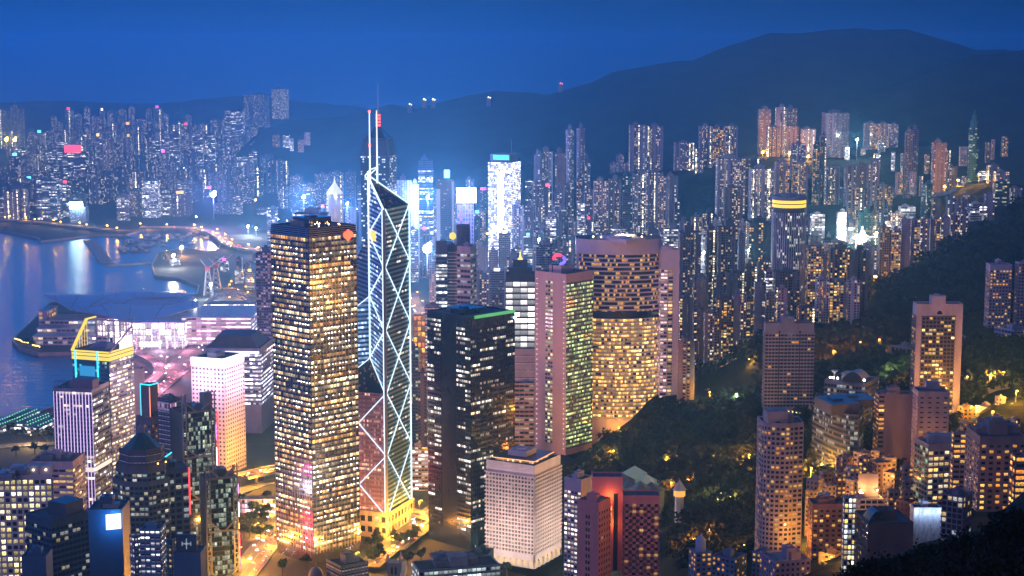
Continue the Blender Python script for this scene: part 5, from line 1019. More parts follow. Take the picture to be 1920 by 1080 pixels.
m = MB()
for k in range(7):
    p = Vector(D_).lerp(Vector(C_), k / 6); m.beam(V3(p, zt - 1), V3(p, zt + 24), 1.2)
m.beam(V3(D_, zt + 24), V3(C_, zt + 24), 1.5); m.beam(V3(B_, zt), V3(C_, zt + 20), 1.4); m.build('crown_frame', paint((.55, .42, .55), .5), t)
m = MB(); m.poly([q0(l0 * .42, zt + .5, .6), q0(l0 * .97, zt + .5, .6), q0(l0 * .97, zt + 12, .6), q0(l0 * .42, zt + 12, .6)]); m.build('screen', glow((1, .86, .95), 1.6), t)
m = MB()
for u in (.10, .70): m.beam(q3(l3 * u, zt - 45, 1), q3(l3 * u, zt + 1, 1), 1.3)
m.beam(q3(l3 * .70, zt - 28, 1), q3(l3 * .58, zt - 46, 1), .8); m.beam(q3(l3 * .58, zt - 46, 1), q3(l3 * .58, zt - 60, 1), .8); m.beam(q3(l3 * .70, zt - 45, 1), q3(l3 * .82, zt - 60, 1), .8); m.build('cyan_light', CY, t)
m = MB(); m.poly([q3(l3 * .2, zt - 24, .7), q3(l3 * .62, zt - 24, .7), q3(l3 * .62, zt - 14, .7), q3(l3 * .2, zt - 14, .7)]); m.build('cyan_panel', glow((.0, .42, .9), .75), t)
pl, zt = foot(247, 267, 693, 1700, .9); bld('pale_slit_block', 'pale blank block with a slit top, right of the golden crowned tower', 'office block', pl, 4, zt, St(wall=paint((.5, .46, .6)), sp=.9, fh=9, sd=.15, glass=W_OFFB, pw=1.4, bw=2.6, pd=.2, crown=30), seed=22, es={0: None})
# neon edged brown tower
pl, zt = foot(263, 296, 722, 1440, xc=281, th=36); BRW = paint((.20, .15, .17), .7)
t = bld('neon_edged_tower', 'brown stepped tower outlined by cyan and orange neon tubes', 'office tower', pl, 4, zt, St(wall=BRW, glass=W_OFFD, fh=4), {i: None for i in range(4)}, seed=23, roof=False)
m = MB()
for i, (a, b) in enumerate(((pl[3], pl[0]), (pl[0], pl[1]))): m.beam((a[0], a[1], zt), (b[0], b[1], zt), .8)
m.beam((pl[3][0], pl[3][1], zt), (pl[3][0], pl[3][1], zt - 34), .6); m.build('cyan_tube', CY, t); m = MB(); m.beam((pl[0][0] - .3, pl[0][1] - .5, zt - 2), (pl[0][0] - .3, pl[0][1] - .5, zt - 32), .6); m.beam((pl[1][0], pl[1][1], zt), (pl[1][0], pl[1][1], zt - 9), .5); m.build('orange_tube', glow((1, .25, .12), 2.2), t)
pl2, z2 = foot(255, 308, 785, 1432, xc=283, th=36); bld('', '', '', pl2, 4, z2, St(wall=BRW, glass=winmat('brown tower windows', Lit=.25, Strength=1, Warm=(1, .4, .1), Cool=(1, .7, .3)), fh=5, bw=4.5, sp=.55, pw=2.2, nwin=40, crown=6), root=t, wname='lower_block', seed=3)
pl3, z3 = foot(290, 322, 862, 1370, xc=309, th=30); m = MB(); q, l = fr_edge(pl3[0], pl3[1]); m.beam((pl3[3][0], pl3[3][1], z3), (pl3[0][0], pl3[0][1], z3 + 2), .8); m.beam((pl3[0][0], pl3[0][1], z3 + 2), (pl3[1][0], pl3[1][1], z3 + 4), .8); m.build('cyan_tube', CY, t)
bld('', '', '', pl3, 4, z3, St(wall=BRW, glass=W_OFFD, fh=4.4, nwin=10), root=t, wname='annex', seed=4)
# exposed truss bank building
STR = paint((.26, .26, .30), .45, .4, .2, .2, 'truss steel'); HG = winmat('truss bank rooms', Lit=.46, Coherence=.3, Block=3, Strength=.75, Warm=(.95, .95, .6), Cool=(.7, 1, .85), Glass=(.012, .02, .028), Detail=1.0, Rough=.1)
hst = St(fh=4.0, bw=2.0, sp=.18, sd=.25, pw=.2, pd=.2, wall=paint((.05, .055, .07), .4), glass=HG, nwin=80, plant=2)
pl, zt = foot(318, 404, 778, 1400, xc=340, th=38); t = bld('truss_bank', 'glass bank building hung from exposed grey steel trusses with a red light strip', 'office tower', pl, 4, zt, hst, {3: None}, seed=24); q, ln = fr_edge(pl[0], pl[1])
def truss_front(q, ln, zs, zt, hm):
    for s in (.06, .90):
        m = MB()
        for du in (-1.6, 1.6):
            m.beam(q(ln * s + du, 6, 2), q(ln * s + du, zt + hm, 2), 1.1)
        z = 10
        while z < zt + hm: m.beam(q(ln * s - 1.6, z, 2), q(ln * s + 1.6, z, 2), .7); z += 4
        m.build('mast', STR, t)
    for z in zs:
        m = MB(); a, b = ln * .06, ln * .90; c = (a + b) / 2
        for (u0, za), (u1, zb) in (((a, z + 9), (c - 2, z)), ((c - 2, z), (a, z - .5)), ((b, z + 9), (c + 2, z)), ((c + 2, z), (b, z - .5)), ((a, z + 9), (a + (c - a) * .1, z + 16)), ((c - 2, z), (c + 2, z))): m.beam(q(u0, za, 2.4), q(u1, zb, 2.4), 1.3)
        m.build('truss', STR, t)
truss_front(q, ln, (zt + 2, zt - 37, zt - 74), zt, 18)
m = MB(); m.beam(q(ln * .9, zt + 18, 2), q(ln * .72, zt + 14, -8), 1.6); m.box(ln * .7, 3, zt, ln * .95, 14, zt + 15, fr=lambda p: q(p[0], p[2], -p[1])); m.build('roof_crane', STR, t)
m = MB()
for z in np.arange(10, zt - 2, 4.2): m.poly([q(ln * 1.0 + .2, z, 1.5), q(ln * 1.06, z, 1.5), q(ln * 1.06, z + 3.4, 1.5), q(ln * 1.0 + .2, z + 3.4, 1.5)])
m.build('red_light_strip', glow((1, .035, .06), 2.4), t)
for a in t.children:
    if a.name.startswith('red_light'): a['kind'] = 'stuff'
c_ = pl[1]; d_ = pl[2]; m = MB(); q7, l7 = fr_edge(c_, d_); r = random.Random(8)
for zb_, zt2, colr, st_ in ((6, 46, (1, .03, .12), 7), (46, 60, (1, .35, .08), 6), (60, 74, (1, .75, .25), 6), (74, 96, (.85, .8, 1), 6), (96, 112, (1, .1, .45), 5)):
    m = MB()
    for k in range(6): m.poly([q7(l7 * k / 6 + .3, zb_ + r.uniform(0, 4), .4), q7(l7 * (k + 1) / 6 - .3, zb_ + r.uniform(0, 4), .4), q7(l7 * (k + 1) / 6 - .3, zt2 - r.uniform(0, 5), .4), q7(l7 * k / 6 + .3, zt2 - r.uniform(0, 5), .4)])
    m.build('reflection_panel', glow(colr, st_ * 3), t)  # unseen glowing panels added so the grid tower glass mirrors their colours
pls, zs_ = foot(296, 340, 752, 1425, xc=318, th=38); bld('', '', '', pls, 4, zs_, St(wall=paint((.10, .11, .18), .5), glass=W_OFFD, fh=4, plant=3), root=t, wname='rear_slab', seed=7)
m = MB(); q5, l5 = fr_edge(pls[0], pls[1]); m.poly([q5(0, zs_ - 9, .5), q5(l5, zs_ - 9, .5), q5(l5, zs_ - 2, .5), q5(0, zs_ - 2, .5)], [(0, 0), (14, 0), (14, 1), (0, 1)]); q6, l6 = fr_edge(pls[3], pls[0]); m.poly([q6(0, zs_ - 9, .5), q6(l6, zs_ - 9, .5), q6(l6, zs_ - 2, .5), q6(0, zs_ - 2, .5)], [(20, 0), (30, 0), (30, 1), (20, 1)]); m.build('magenta_light_panel', W_PINK, t)
pl, zf = foot(374, 446, 902, 1330, xc=385, th=40); hst2 = St(fh=4.0, bw=2.0, sp=.18, sd=.25, pw=.2, pd=.2, wall=paint((.05, .055, .07), .4), glass=HG, nwin=60)
bld('', '', '', pl, 4, zf, hst2, {3: None}, root=t, wname='front_slab', seed=25); q, ln = fr_edge(pl[0], pl[1]); truss_front(q, ln, (zf + 2, zf - 42, zf - 84), zf, 12)
q7, l7 = fr_edge(pl[1], pl[2]); r = random.Random(18)
for zb_, zt2, colr, st_ in ((6, zf * .46, (1, .03, .12), 18), (zf * .48, zf * .58, (1, .4, .08), 16), (zf * .6, zf * .78, (.9, .75, 1), 16), (zf * .8, zf * .95, (1, .1, .5), 14)):
    m = MB()
    for k in range(6): m.poly([q7(l7 * k / 6 + .3, zb_ + r.uniform(0, 4), .4), q7(l7 * (k + 1) / 6 - .3, zb_ + r.uniform(0, 4), .4), q7(l7 * (k + 1) / 6 - .3, zt2 - r.uniform(0, 4), .4), q7(l7 * k / 6 + .3, zt2 - r.uniform(0, 4), .4)])
    m.build('reflection_panel', glow(colr, st_), t)  # more added panels, turned away from view, for the red reflection
# white punched tower with a blazing crown
pl, zt = foot(358, 457, 676, 1661, xc=420, th=36); WP = paint((.74, .66, .74), .6, 0, .1, .1, 'white tower wall'); wpst = St(fh=4.4, bw=4.3, sp=.56, sd=.25, pw=2.2, pd=.26, wall=WP, glass=winmat('punched windows', Lit=.12, Coherence=.1, Strength=.9, Warm=(1, .85, .7), Cool=(1, .9, .9), Glass=(.012, .012, .025)), crown=9, nwin=100, plant=1)
t = bld('white_punched_tower', 'white tower with small dark square windows and a blazing white light crown', 'office tower', pl, 4, zt, wpst, seed=26)
m = MB()
for i in (0, 3): q, ln = fr_edge(pl[i], pl[(i + 1) % 4]); m.poly([q(0, zt - 7, .4), q(ln, zt - 7, .4), q(ln, zt + 1, .4), q(0, zt + 1, .4)]); m.poly([q(0, zt + 1, .4), q(ln, zt + 1, .4), q(ln, zt + 1, -3), q(0, zt + 1, -3)])
m.build('light_crown', glow((.95, .92, 1), 2.6), t)
for i in (0, 3):
    for f in (.25, .75):
        q, ln = fr_edge(pl[i], pl[(i + 1) % 4]); ld = bpy.data.lights.new('crown_light', 'POINT'); ld.energy = 45000; ld.color = (1, .62, .9); ld.shadow_soft_size = 3; lo = bpy.data.objects.new('crown_light', ld); C.objects.link(lo); lo.parent = t; lo.location = Vector(q(ln * f, zt - 20, 22)) - Vector(t['base'])
# big violet glass office behind it
pl, zt = foot(381, 512, 655, 1850, xc=488, th=26); BV = paint((.30, .30, .52), .4)
t = bld('violet_glass_office', 'wide violet glass office with bright white floor bands and a dark stepped roof', 'office tower', pl, 4, zt, St(fh=4.6, bw=3, sp=.55, sd=.3, pw=.2, pd=.1, wall=BV, glass=winmat('violet bands', Lit=.62, Coherence=.7, Block=7, Strength=1.4, Warm=(1, .9, .95), Cool=(.85, .85, 1), Glass=(.08, .08, .2), Detail=.5), crown=6, base=30, nwin=50, plant=4), seed=27)
m = MB(); r2 = scale_pl(pl, .86); r3 = scale_pl(pl, .6); loft(m, r2, r3, zt, zt + 13); m.poly([(p[0], p[1], zt + 13) for p in r3]); m.build('sloping_roof', paint((.09, .09, .17)), t)
m = MB(); q, ln = fr_edge(pl[3], pl[0]); m.poly([q(ln * .12, zt - 5, .5), q(ln * .98, zt - 5, .5), q(ln * .98, zt - 2.4, .5), q(ln * .12, zt - 2.4, .5)]); m.build('light_band', glow((.95, .9, 1), 1.9), t)
pl, zt = foot(455, 512, 845, 1800, .5); bld('violet_podium', 'low violet podium block with dark vertical slats, right of the white punched tower', 'office block', pl, 4, zt, St(wall=paint((.36, .33, .48)), sp=.1, fh=8, bw=2, pw=.7, pd=.4, glass=W_OFFD, crown=2), seed=28)
# dark tower with the green pyramid roof
cx_ = P(257, 853, 1250); rad = (P(296, 853, 1250).x - P(214, 853, 1250).x) / 2; zc = cx_.z; cc = (cx_.x, 1250 + rad); PY = paint((.055, .055, .075), .5)
def oct_(k): return ngon(cc[0], cc[1], rad * k, 8, .39)
WPY = winmat('pyramid tower rooms', Lit=.42, Coherence=.35, Block=3, Strength=.85, Warm=(1, .8, .45), Cool=(.7, .95, 1), Glass=(.015, .02, .035), Detail=.9, Rough=.1)
ps = St(fh=4.1, bw=3.6, sp=.42, sd=.3, pw=.7, pd=.3, wall=paint((.16, .135, .155), .6), glass=WPY, crown=3, nwin=100, plant=0)
z1 = zat(257, 876, 1250); z2 = zat(257, 903, 1250)
t = bld('pyramid_tower', 'dark stone tower stepping up to a green pyramid roof, with a long right wing', 'office tower', oct_(1.38), 4, z2, ps, seed=29)
bld('', '', '', oct_(1.22), z2 - 1, z1, St(fh=4.1, bw=3.6, sp=.42, sd=.3, pw=.7, pd=.3, wall=paint((.16, .135, .155), .6), glass=WPY, crown=5, plant=0), root=t, wname='middle_tier'); bld('', '', '', oct_(1.02), z1 - 1, zc, St(wall=paint((.12, .10, .125), .6), glass=W_OFFD, sp=.7, fh=5, plant=0), root=t, wname='upper_tier')
m = MB(); za = zat(250, 812, 1262); sq = ngon(cc[0], cc[1], rad * 1.02, 4, .39 + .2); loft(m, oct_(1.04), oct_(.16), zc, za); m.build('pyramid_roof', paint((.012, .075, .075), .45, 0, .3, .5, 'green copper roof'), t)
m = MB(); m.prism(oct_(.17), za - .2, za + 5); m.cone(cc, .5, .1, za + 5, za + 10, 6); m.build('finial', paint((.25, .24, .3)), t)
m = MB(); m.ball((cc[0] + rad * .9, cc[1] - rad * .8, z1 + 2), .6); m.ball((cc[0] + rad * 1.2, cc[1] - rad * .5, z1 + 2.2), .6); m.build('roof_lamp', glow((1, .55, .15), 9), t)
pw, zw = foot(288, 354, 884, 1262, xc=300, th=36); wing = St(fh=4.6, bw=5.5, sp=.36, sd=.3, pw=1.5, pd=.5, wall=paint((.16, .135, .155), .6), glass=WPY, crown=3, nwin=60, plant=2); bld('', '', '', pw, 4, zw, wing, {3: None}, root=t, wname='wing', seed=30)
q, ln = fr_edge(pw[0], pw[1]); m = MB(); m.beam(q(ln, zw + 1, .6), q(ln, zw - 36, .6), 1.0); m.build('red_light_strip', glow((1, .05, .05), 2.2), t)
# cream grid office and its neighbour
pl, zt = foot(-60, 98, 893, 1250, xc=97, th=14); CRM = paint((.66, .60, .52), .7, 0, .12, .1, 'cream grid')
t = bld('cream_grid_office', 'cream office block with a regular grid of square windows, yellow in the top rows', 'office block', pl, 4, zt, St(fh=4.7, bw=4.6, sp=.34, sd=.7, pw=1.35, pd=.72, wall=CRM, glass=winmat('cream office windows', Lit=.7, Coherence=.35, Block=4, Strength=1.1, Warm=(1, .75, .2), Cool=(1, .92, .7), Glass=(.02, .025, .04), Detail=1.0), crown=2.5, nwin=100, plant=5), seed=31)
for u in (.55, .75, .9):
    q, ln = fr_edge(pl[3], pl[0]); m = MB(); m.box(ln * u - 4, 5, zt, ln * u + 5, 13, zt + 6.5 + u, fr=lambda p: q(p[0], p[2], -p[1])); m.build('plant_room', paint((.56, .54, .56)), t); m = MB(); m.ball(q(ln * u + 1, zt + 4, -4.2), .7); m.build('roof_lamp', glow((1, .75, .45), 8), t)
pl, zt = foot(56, 161, 868, 1450, xc=136, th=30); t = bld('rosy_banded_block', 'rosy white block with recessed amber window bands behind the cream grid office', 'office block', pl, 4, zt, St(fh=4.8, bw=6, sp=.55, sd=.5, pw=.8, pd=.15, wall=paint((.60, .48, .54)), glass=winmat('amber bands', Lit=.62, Coherence=.5, Block=3, Strength=1.0, Warm=(1, .5, .1), Cool=(1, .8, .35), Glass=(.03, .03, .05), Detail=.8), crown=6, nwin=70, plant=4), seed=32)
# foreground blue blocks
BLU = paint((.045, .07, .12), .5); pl, zt = foot(48, 165, 978, 1130, xc=96, th=32); t = bld('dark_corner_office', 'dark office block with a plain rooftop box and scattered lamps, before the cream grid office', 'office block', pl, 20, zt, St(fh=4.2, bw=3.4, sp=.4, sd=.3, pw=.4, pd=.25, wall=BLU, glass=winmat('corner office', Lit=.26, Coherence=.2, Block=2, Strength=.9, Warm=(1, .72, .2), Cool=(.9, .95, .9), Glass=(.015, .02, .035), Detail=1.0), crown=5, nwin=80, plant=0), seed=33)
p2, z2 = foot(90, 156, 945, 1140, xc=123, th=32); m = MB(); m.prism(p2, zt, z2); m.build('rooftop_box', paint((.04, .055, .09), .5), t)
pl, zt = foot(165, 243, 958, 1105, xc=229, th=18); t = bld('screen_tower', 'plain dark blue slab with one glowing white screen near its top', 'office tower', pl, 20, zt, St(wall=paint((.012, .06, .15), .45, 0, .15), glass=W_OFFD, plant=2), {0: None, 3: None}, seed=34); q, ln = fr_edge(pl[3], pl[0])
m = MB(); m.poly([q(ln * .52, zt - 13, .5), q(ln * .96, zt - 12, .5), q(ln * .96, zt - 1.5, .5), q(ln * .52, zt - 2.5, .5)]); m.build('screen', glow((.92, .95, 1), 2.2), t)
ld = bpy.data.lights.new('screen_light', 'POINT'); ld.energy = 26000; ld.color = (.1, .5, 1); ld.shadow_soft_size = 3; lo = bpy.data.objects.new('screen_light', ld); C.objects.link(lo); lo.parent = t; lo.location = Vector(q(ln * .74, zt - 7, 7)) - Vector(t['base'])
for (xl, xc, xr, yt, Y, col, g, lab) in ((40, 86, 98, 1046, 1020, (.03, .12, .22), None, 'low blue block with a thin roof rail in front of the dark corner office'), (262, 300, 310, 996, 1010, (.10, .26, .36), W_OFFW, 'slim blue slab with a strip of white windows, left of a beige slab'), (308, 322, 331, 1018, 1030, (.34, .27, .27), W_GOLD, 'narrow beige slab with amber stair windows'), (325, 376, 386, 1040, 985, (.04, .14, .27), None, 'plain blue block carrying a dark sign board with a pale emblem'), (244, 252, 264, 1010, 1040, (.16, .18, .24), W_OFFW, 'thin grey tower full of small white windows beside the screen slab')):
    pl, zt = foot(xl, xr, yt, Y, xc=xc, th=14); t = bld('blue_block' if 'blue' in lab else 'slab_block', lab, 'building', pl, 60, zt, St(wall=paint(col, .6, 0, .2), glass=g or W_OFFD, fh=3.6, bw=3, sp=.45, pw=.8, nwin=24, plant=2), None if g else {i: None for i in range(4)}, seed=int(xl))
    if 'emblem' in lab:
        q, ln = fr_edge(pl[3], pl[0]); m = MB(); m.box(ln * .1, 1.2, zt, ln * .85, 2.6, zt + 12, fr=lambda p: q(p[0], p[2], -p[1])); m.build('sign_board', paint((.03, .07, .13), .5), t); m = MB(); c_ = ln * .48; z_ = zt + 6.4
        for a, b in (((c_, z_ - 3.2), (c_, z_ + 3.2)), ((c_ - 2.6, z_), (c_ + 2.6, z_)), ((c_ - 2.6, z_ - 1.2), (c_ - 2.6, z_ + 1.2)), ((c_ + 2.6, z_ - 1.2), (c_ + 2.6, z_ + 1.2))): m.beam(q(a[0], a[1], -1.0), q(b[0], b[1], -1.0), .5)
        m.ball(q(c_, z_, -1.0), .9); m.build('emblem', glow((.55, .7, .85), .45), t)
# ------------------------------------------------------------------ exhibition hall on the water
ORIG = P(250, 620, 2480); ht = thing('exhibition_hall', 'low exhibition hall with winged curved roofs over a glowing glass wall at the water edge', 'exhibition hall', (ORIG.x, ORIG.y, 4)); SHELL = paint((.46, .38, .56), .5, .15, .12, .05, 'aluminium roof')
def shell(back, front, nm, rise=3.0, thick=1.2):
    """curved roof sheet between a back edge and a front edge, each a list of (photo x, photo y, distance)"""
    Bk = [P(*a) for a in back]; Fr = [P(*a) for a in front]; n = 24
    def samp(L, t):
        k = t * (len(L) - 1); i = min(int(k), len(L) - 2); f = k - i; f = f * f * (3 - 2 * f) * .5 + f * .5; return L[i].lerp(L[i + 1], f)
    m = MB(); rows = []
    for i in range(n + 1):
        a, b = samp(Bk, i / n), samp(Fr, i / n); rows.append([a.lerp(b, j / 8) + Vector((0, 0, rise * math.sin(math.pi * j / 8))) for j in range(9)])
    for i in range(n):
        for j in range(8): m.poly([rows[i][j + 1], rows[i + 1][j + 1], rows[i + 1][j], rows[i][j]]); d = Vector((0, 0, thick)); m.poly([rows[i][j] - d, rows[i + 1][j] - d, rows[i + 1][j + 1] - d, rows[i][j + 1] - d])
        d = Vector((0, 0, thick)); m.poly([rows[i][8] - d, rows[i + 1][8] - d, rows[i + 1][8], rows[i][8]]); m.poly([rows[i][0], rows[i + 1][0], rows[i + 1][0] - d, rows[i][0] - d])
    sm = MB()
    for i in range(3, n, 5):
        for j in range(8): sm.beam(rows[i][j] + Vector((0, 0, .15)), rows[i][j + 1] + Vector((0, 0, .15)), .55)
    sm.build('roof_seam', paint((.10, .09, .16)), ht)
    return m.build(nm, SHELL, ht, smooth=True)
shell([(195, 553, 2680), (240, 546, 2700), (280, 545, 2700), (330, 548, 2690), (364, 554, 2660)], [(195, 556, 2600), (240, 557, 2590), (280, 557, 2580), (330, 556, 2590), (364, 556, 2610)], 'roof_shell')
shell([(83, 553, 2560), (105, 552, 2600), (150, 552, 2620), (200, 553, 2620), (250, 554, 2620), (310, 556, 2620), (364, 555, 2610)], [(83, 554, 2540), (112, 568, 2520), (133, 580, 2480), (160, 577, 2490), (200, 567, 2540), (260, 571, 2540), (350, 568, 2560)], 'roof_shell', 2.2)
shell([(140, 580, 2490), (165, 577, 2500), (200, 568, 2540), (260, 571, 2540), (320, 571, 2550), (370, 562, 2570)], [(140, 582, 2470), (180, 588, 2440), (215, 597, 2420), (250, 605, 2410), (300, 596, 2430), (372, 574, 2480)], 'roof_shell', 1.5)
HGL = winmat('hall glass', Lit=.93, Coherence=.35, Block=3, Strength=1.7, Side=.06, Low=.1, High=.06, Warm=(1, .78, .72), Cool=(.9, .82, 1), Wall=(.3, .28, .4), Detail=.9); HST = paint((.44, .42, .52), .5)
def hall(xl, xr, yt, Y, d, gl, nm, fh=9, bw=8, z0=4, col=(.4, .38, .5)):
    a, b = P(xl, yt, Y), P(xr, yt, Y); pl = [(a.x, Y), (b.x, Y), (b.x, Y + d), (a.x, Y + d)]; m = MB(); walls_sheet(m, pl, z0, a.z, St(fh=fh, bw=bw)); m.build(nm, gl, ht, color=col); m = MB(); e_ = inset(pl, -1.5); m.prism(e_, a.z, a.z + 1.4, bottom=True); m.build('terrace', HST, ht); return pl, a.z
hall(178, 250, 598, 2430, 60, HGL, 'glass_wall', 10, 7); hall(248, 345, 606, 2400, 90, HGL, 'glass_wall', 9, 9); hall(340, 470, 596, 2420, 110, winmat('terrace bands', Lit=.8, Coherence=.6, Block=4, Strength=1.15, Low=.45, High=.1, Side=.04, Warm=(1, .72, .6), Cool=(.88, .8, 1)), 'terrace_wall', 5.5, 7, col=(.5, .46, .62))
LHT = winmat('curved terrace windows', Lit=.55, Coherence=.4, Block=3, Strength=1.1, Low=.4, High=.1, Side=.06, Warm=(1, .7, .4), Cool=(.8, .88, 1))
for k, (xl, xr, yt, Y) in enumerate(((62, 200, 632, 2420), (70, 195, 617, 2450), (76, 190, 602, 2475), (72, 88, 585, 2485))): hall(xl, xr, yt, Y, 60, LHT if k < 3 else W_GOLD, 'curved_terrace', 6, 7, col=(.42, .42, .5))
for k in range(12): p = P(182 + k * 14.5, 606, 2394 if k > 4 else 2424); m = MB(); m.cone((p.x, p.y), .9, .7, 4, p.z - .5, 8); m.build('column', paint((.6, .56, .66)), ht)
pr = [G(x, y, 4) for x, y in ((36, 648), (50, 634), (75, 632), (75, 650), (55, 656))]
m = MB(); r = random.Random(4)
for k in range(22): p = G(28 + k * 2.2, 634 + k * .7 + r.uniform(-1, 1), 9); m.ball((p.x, p.y, 8), .8, n=6)
m.build('promenade_lamp', glow((1, .55, .12), 12), ht)['kind'] = 'stuff'
# ferry piers and the lit market hall
for k, (xa, ya, xb, yb) in enumerate(((22, 800, 62, 782), (40, 808, 84, 790), (60, 815, 104, 796), (-10, 812, 30, 797))):
    a, b = G(xa, ya, 4), G(xb, yb, 4); d = (b - a); n = Vector((-d.y, d.x, 0)).normalized() * 9; z1 = 12
    t = thing('ferry_pier', ['ferry pier shed with rows of green lamps, farthest out of three', 'ferry pier shed with green lamps in the middle of the row', 'ferry pier shed with green lamps nearest the violet striped tower', 'ferry pier shed with green lamps at the left picture edge'][k], 'pier', tuple(a)); pl = [(a.x - n.x, a.y - n.y), (b.x - n.x, b.y - n.y), (b.x + n.x, b.y + n.y), (a.x + n.x, a.y + n.y)]
    m = MB(); walls_sheet(m, pl, 4, z1, St(fh=4, bw=4)); m.build('wall', W_OFFW, t, color=(.3, .32, .36)); m = MB(); m.prism(inset(pl, -1), z1, z1 + 1, bottom=True); m.build('roof', paint((.12, .15, .16)), t)
    m = MB()
    for i in range(9):
        for s in (-.7, .7): p = a.lerp(b, (i + .5) / 9) + n * s; m.ball((p.x, p.y, z1 + 2.2), .75, n=6)
    m.build('pier_lamp', glow((.25, 1, .45), 1.3), t)['kind'] = 'stuff'
pl, zt = foot(448, 516, 936, 1520, .35); t = tower('market_hall', 'low hall full of white and coloured shop lights under the yellow flyover', 'hall', pl, 4, zt, winmat('shop lights', Lit=.85, Coherence=.1, Strength=1.5, Side=.08, Low=.15, High=.1, Warm=(1, .25, .3), Cool=(.75, .95, 1), Wall=(.3, .3, .36), Detail=.9), (.3, .3, .36), 4, 2.6, None, 3, cap=False)
# arched truss roof
at = thing('arched_truss_roof', 'long arched steel truss roof over a white lit hall beside the winged roofs', 'hall', (P(430, 575, 2650).x, 2650, 4)); m = MB(); Yt = 2620
for off in (0, 26):
    a_ = [P(376 + 108 * i / 14, 574 - 27 * math.sin(math.pi * i / 14), Yt) + Vector((0, off, 0)) for i in range(15)]; b_ = [p - Vector((0, 0, 7 * math.sin(math.pi * i / 14) + .5)) for i, p in enumerate(a_)]
    for i in range(14): m.beam(a_[i], a_[i + 1], 1.7); m.beam(b_[i], b_[i + 1], 1.3); m.beam(a_[i], b_[i], 1.0); m.beam(b_[i], a_[i + 1], .8)
    if off:
        for i in range(0, 15, 2): m.beam(a_[i], a_[i] - Vector((0, 26, 0)), .9)
m.build('arch_truss', paint((.26, .24, .34), .5), at)
pl = [(P(380, 573, Yt).x, Yt + 3), (P(478, 573, Yt).x, Yt + 3), (P(478, 573, Yt).x, Yt + 40), (P(380, 573, Yt).x, Yt + 40)]; m = MB(); walls_sheet(m, pl, 4, zat(430, 571, Yt), St(fh=6, bw=6)); m.build('wall', HGL, at, color=(.4, .38, .5)); m = MB(); m.poly([(p[0], p[1], zat(430, 571, Yt)) for p in pl]); m.build('roof', paint((.2, .19, .28)), at)
# crane barges near the shore
for k, (x, yt, yb, Y) in enumerate(((390, 504, 541, 2920), (405, 500, 524, 3000))):
    a = P(x, yb, Y); b = P(x, yt, Y); t = thing('tower_crane', ['red and white lattice crane nearest the arched truss roof', 'second lattice crane standing behind the nearer red and white one'][k], 'crane', (a.x, a.y, 4)); m = MB()
    for s in (-1, 1): m.beam((a.x + s * 8, a.y, 4), (a.x + s * 2.5, a.y, b.z), 1.1); m.beam((a.x + s * 8, a.y + 9, 4), (a.x + s * 2.5, a.y + 3, b.z), 1.1)
    for i in range(5):
        f0, f1 = i / 5, (i + 1) / 5; w0, w1 = 8 - 5.5 * f0, 8 - 5.5 * f1; z0_, z1_ = 4 + (b.z - 4) * f0, 4 + (b.z - 4) * f1; m.beam((a.x - w0, a.y, z0_), (a.x + w1, a.y, z1_), .7); m.beam((a.x + w0, a.y, z0_), (a.x - w1, a.y, z1_), .7)
    m.build('tower', paint((.6, .55, .6), .5), t); m = MB(); m.beam((a.x, a.y, b.z), (a.x + 30, a.y, b.z + 22), 1.2); m.beam((a.x, a.y, b.z), (a.x - 12, a.y, b.z + 16), .9); m.build('jib', paint((.7, .6, .66), .5), t); m = MB(); m.box(a.x - 4, a.y - 4, b.z - 2, a.x + 4, a.y + 4, b.z + 4); m.build('cab', paint((.6, .06, .08), .5), t)
# ------------------------------------------------------------------ lit landmarks of the dense centre
def simple(name, lab, cat, xl, xr, yt, Y, g, col, z0=4, dr=.8, fh=3.6, bw=3.2, xc=None, th=None, cap=True):
    pl, zt = foot(xl, xr, yt, Y, dr, xc, th); return tower(name, lab, cat, pl, z0, zt, g, col, fh, bw, None, seed=int(xl), cap=cap), pl, zt
t, pl, zt = simple('glowing_white_tower', 'glaring white lit office tower with a green crown and a mast', 'office tower', 915, 976, 305, 3300, winmat('glaring floors', Lit=.95, Coherence=.6, Block=9, Strength=1.5, Side=.02, Low=.3, High=.1, Warm=(1, .9, 1), Cool=(.92, .92, 1), Wall=(.5, .46, .6), Detail=.5), (.5, .46, .6), xc=958, th=24, cap=False)
m = MB(); c = cent(pl); p2 = scale_pl(pl, .86); m.prism(p2, zt, zt + 16); m.build('crown', paint((.25, .25, .35)), t); q, ln = fr_edge(p2[3], p2[0]); m = MB(); m.poly([q(ln * .15, zt + 5, .5), q(ln * .95, zt + 5, .5), q(ln * .95, zt + 14, .5), q(ln * .15, zt + 14, .5)]); m.build('green_light', glow((.05, 1, .45), 1.6), t)
q, ln = fr_edge(pl[3], pl[0]); m = MB(); m.poly([q(ln * .42, 60, .6), q(ln * .68, 60, .6), q(ln * .68, zt - 18, .6), q(ln * .42, zt - 18, .6)]); m.build('light_column', glow((1, .95, 1), 2.8), t)
m = MB(); m.cone((c[0] + 14, c[1]), .9, .3, zt, zt + 44, 6); m.build('mast', paint((.6, .6, .7)), t)
t, pl, zt = simple('blue_sign_tower', 'dark blue glass tower with pale edges and a blazing cyan roof sign', 'office tower', 818, 851, 336, 3050, W_OFFD, (.03, .07, .16)); m = MB()
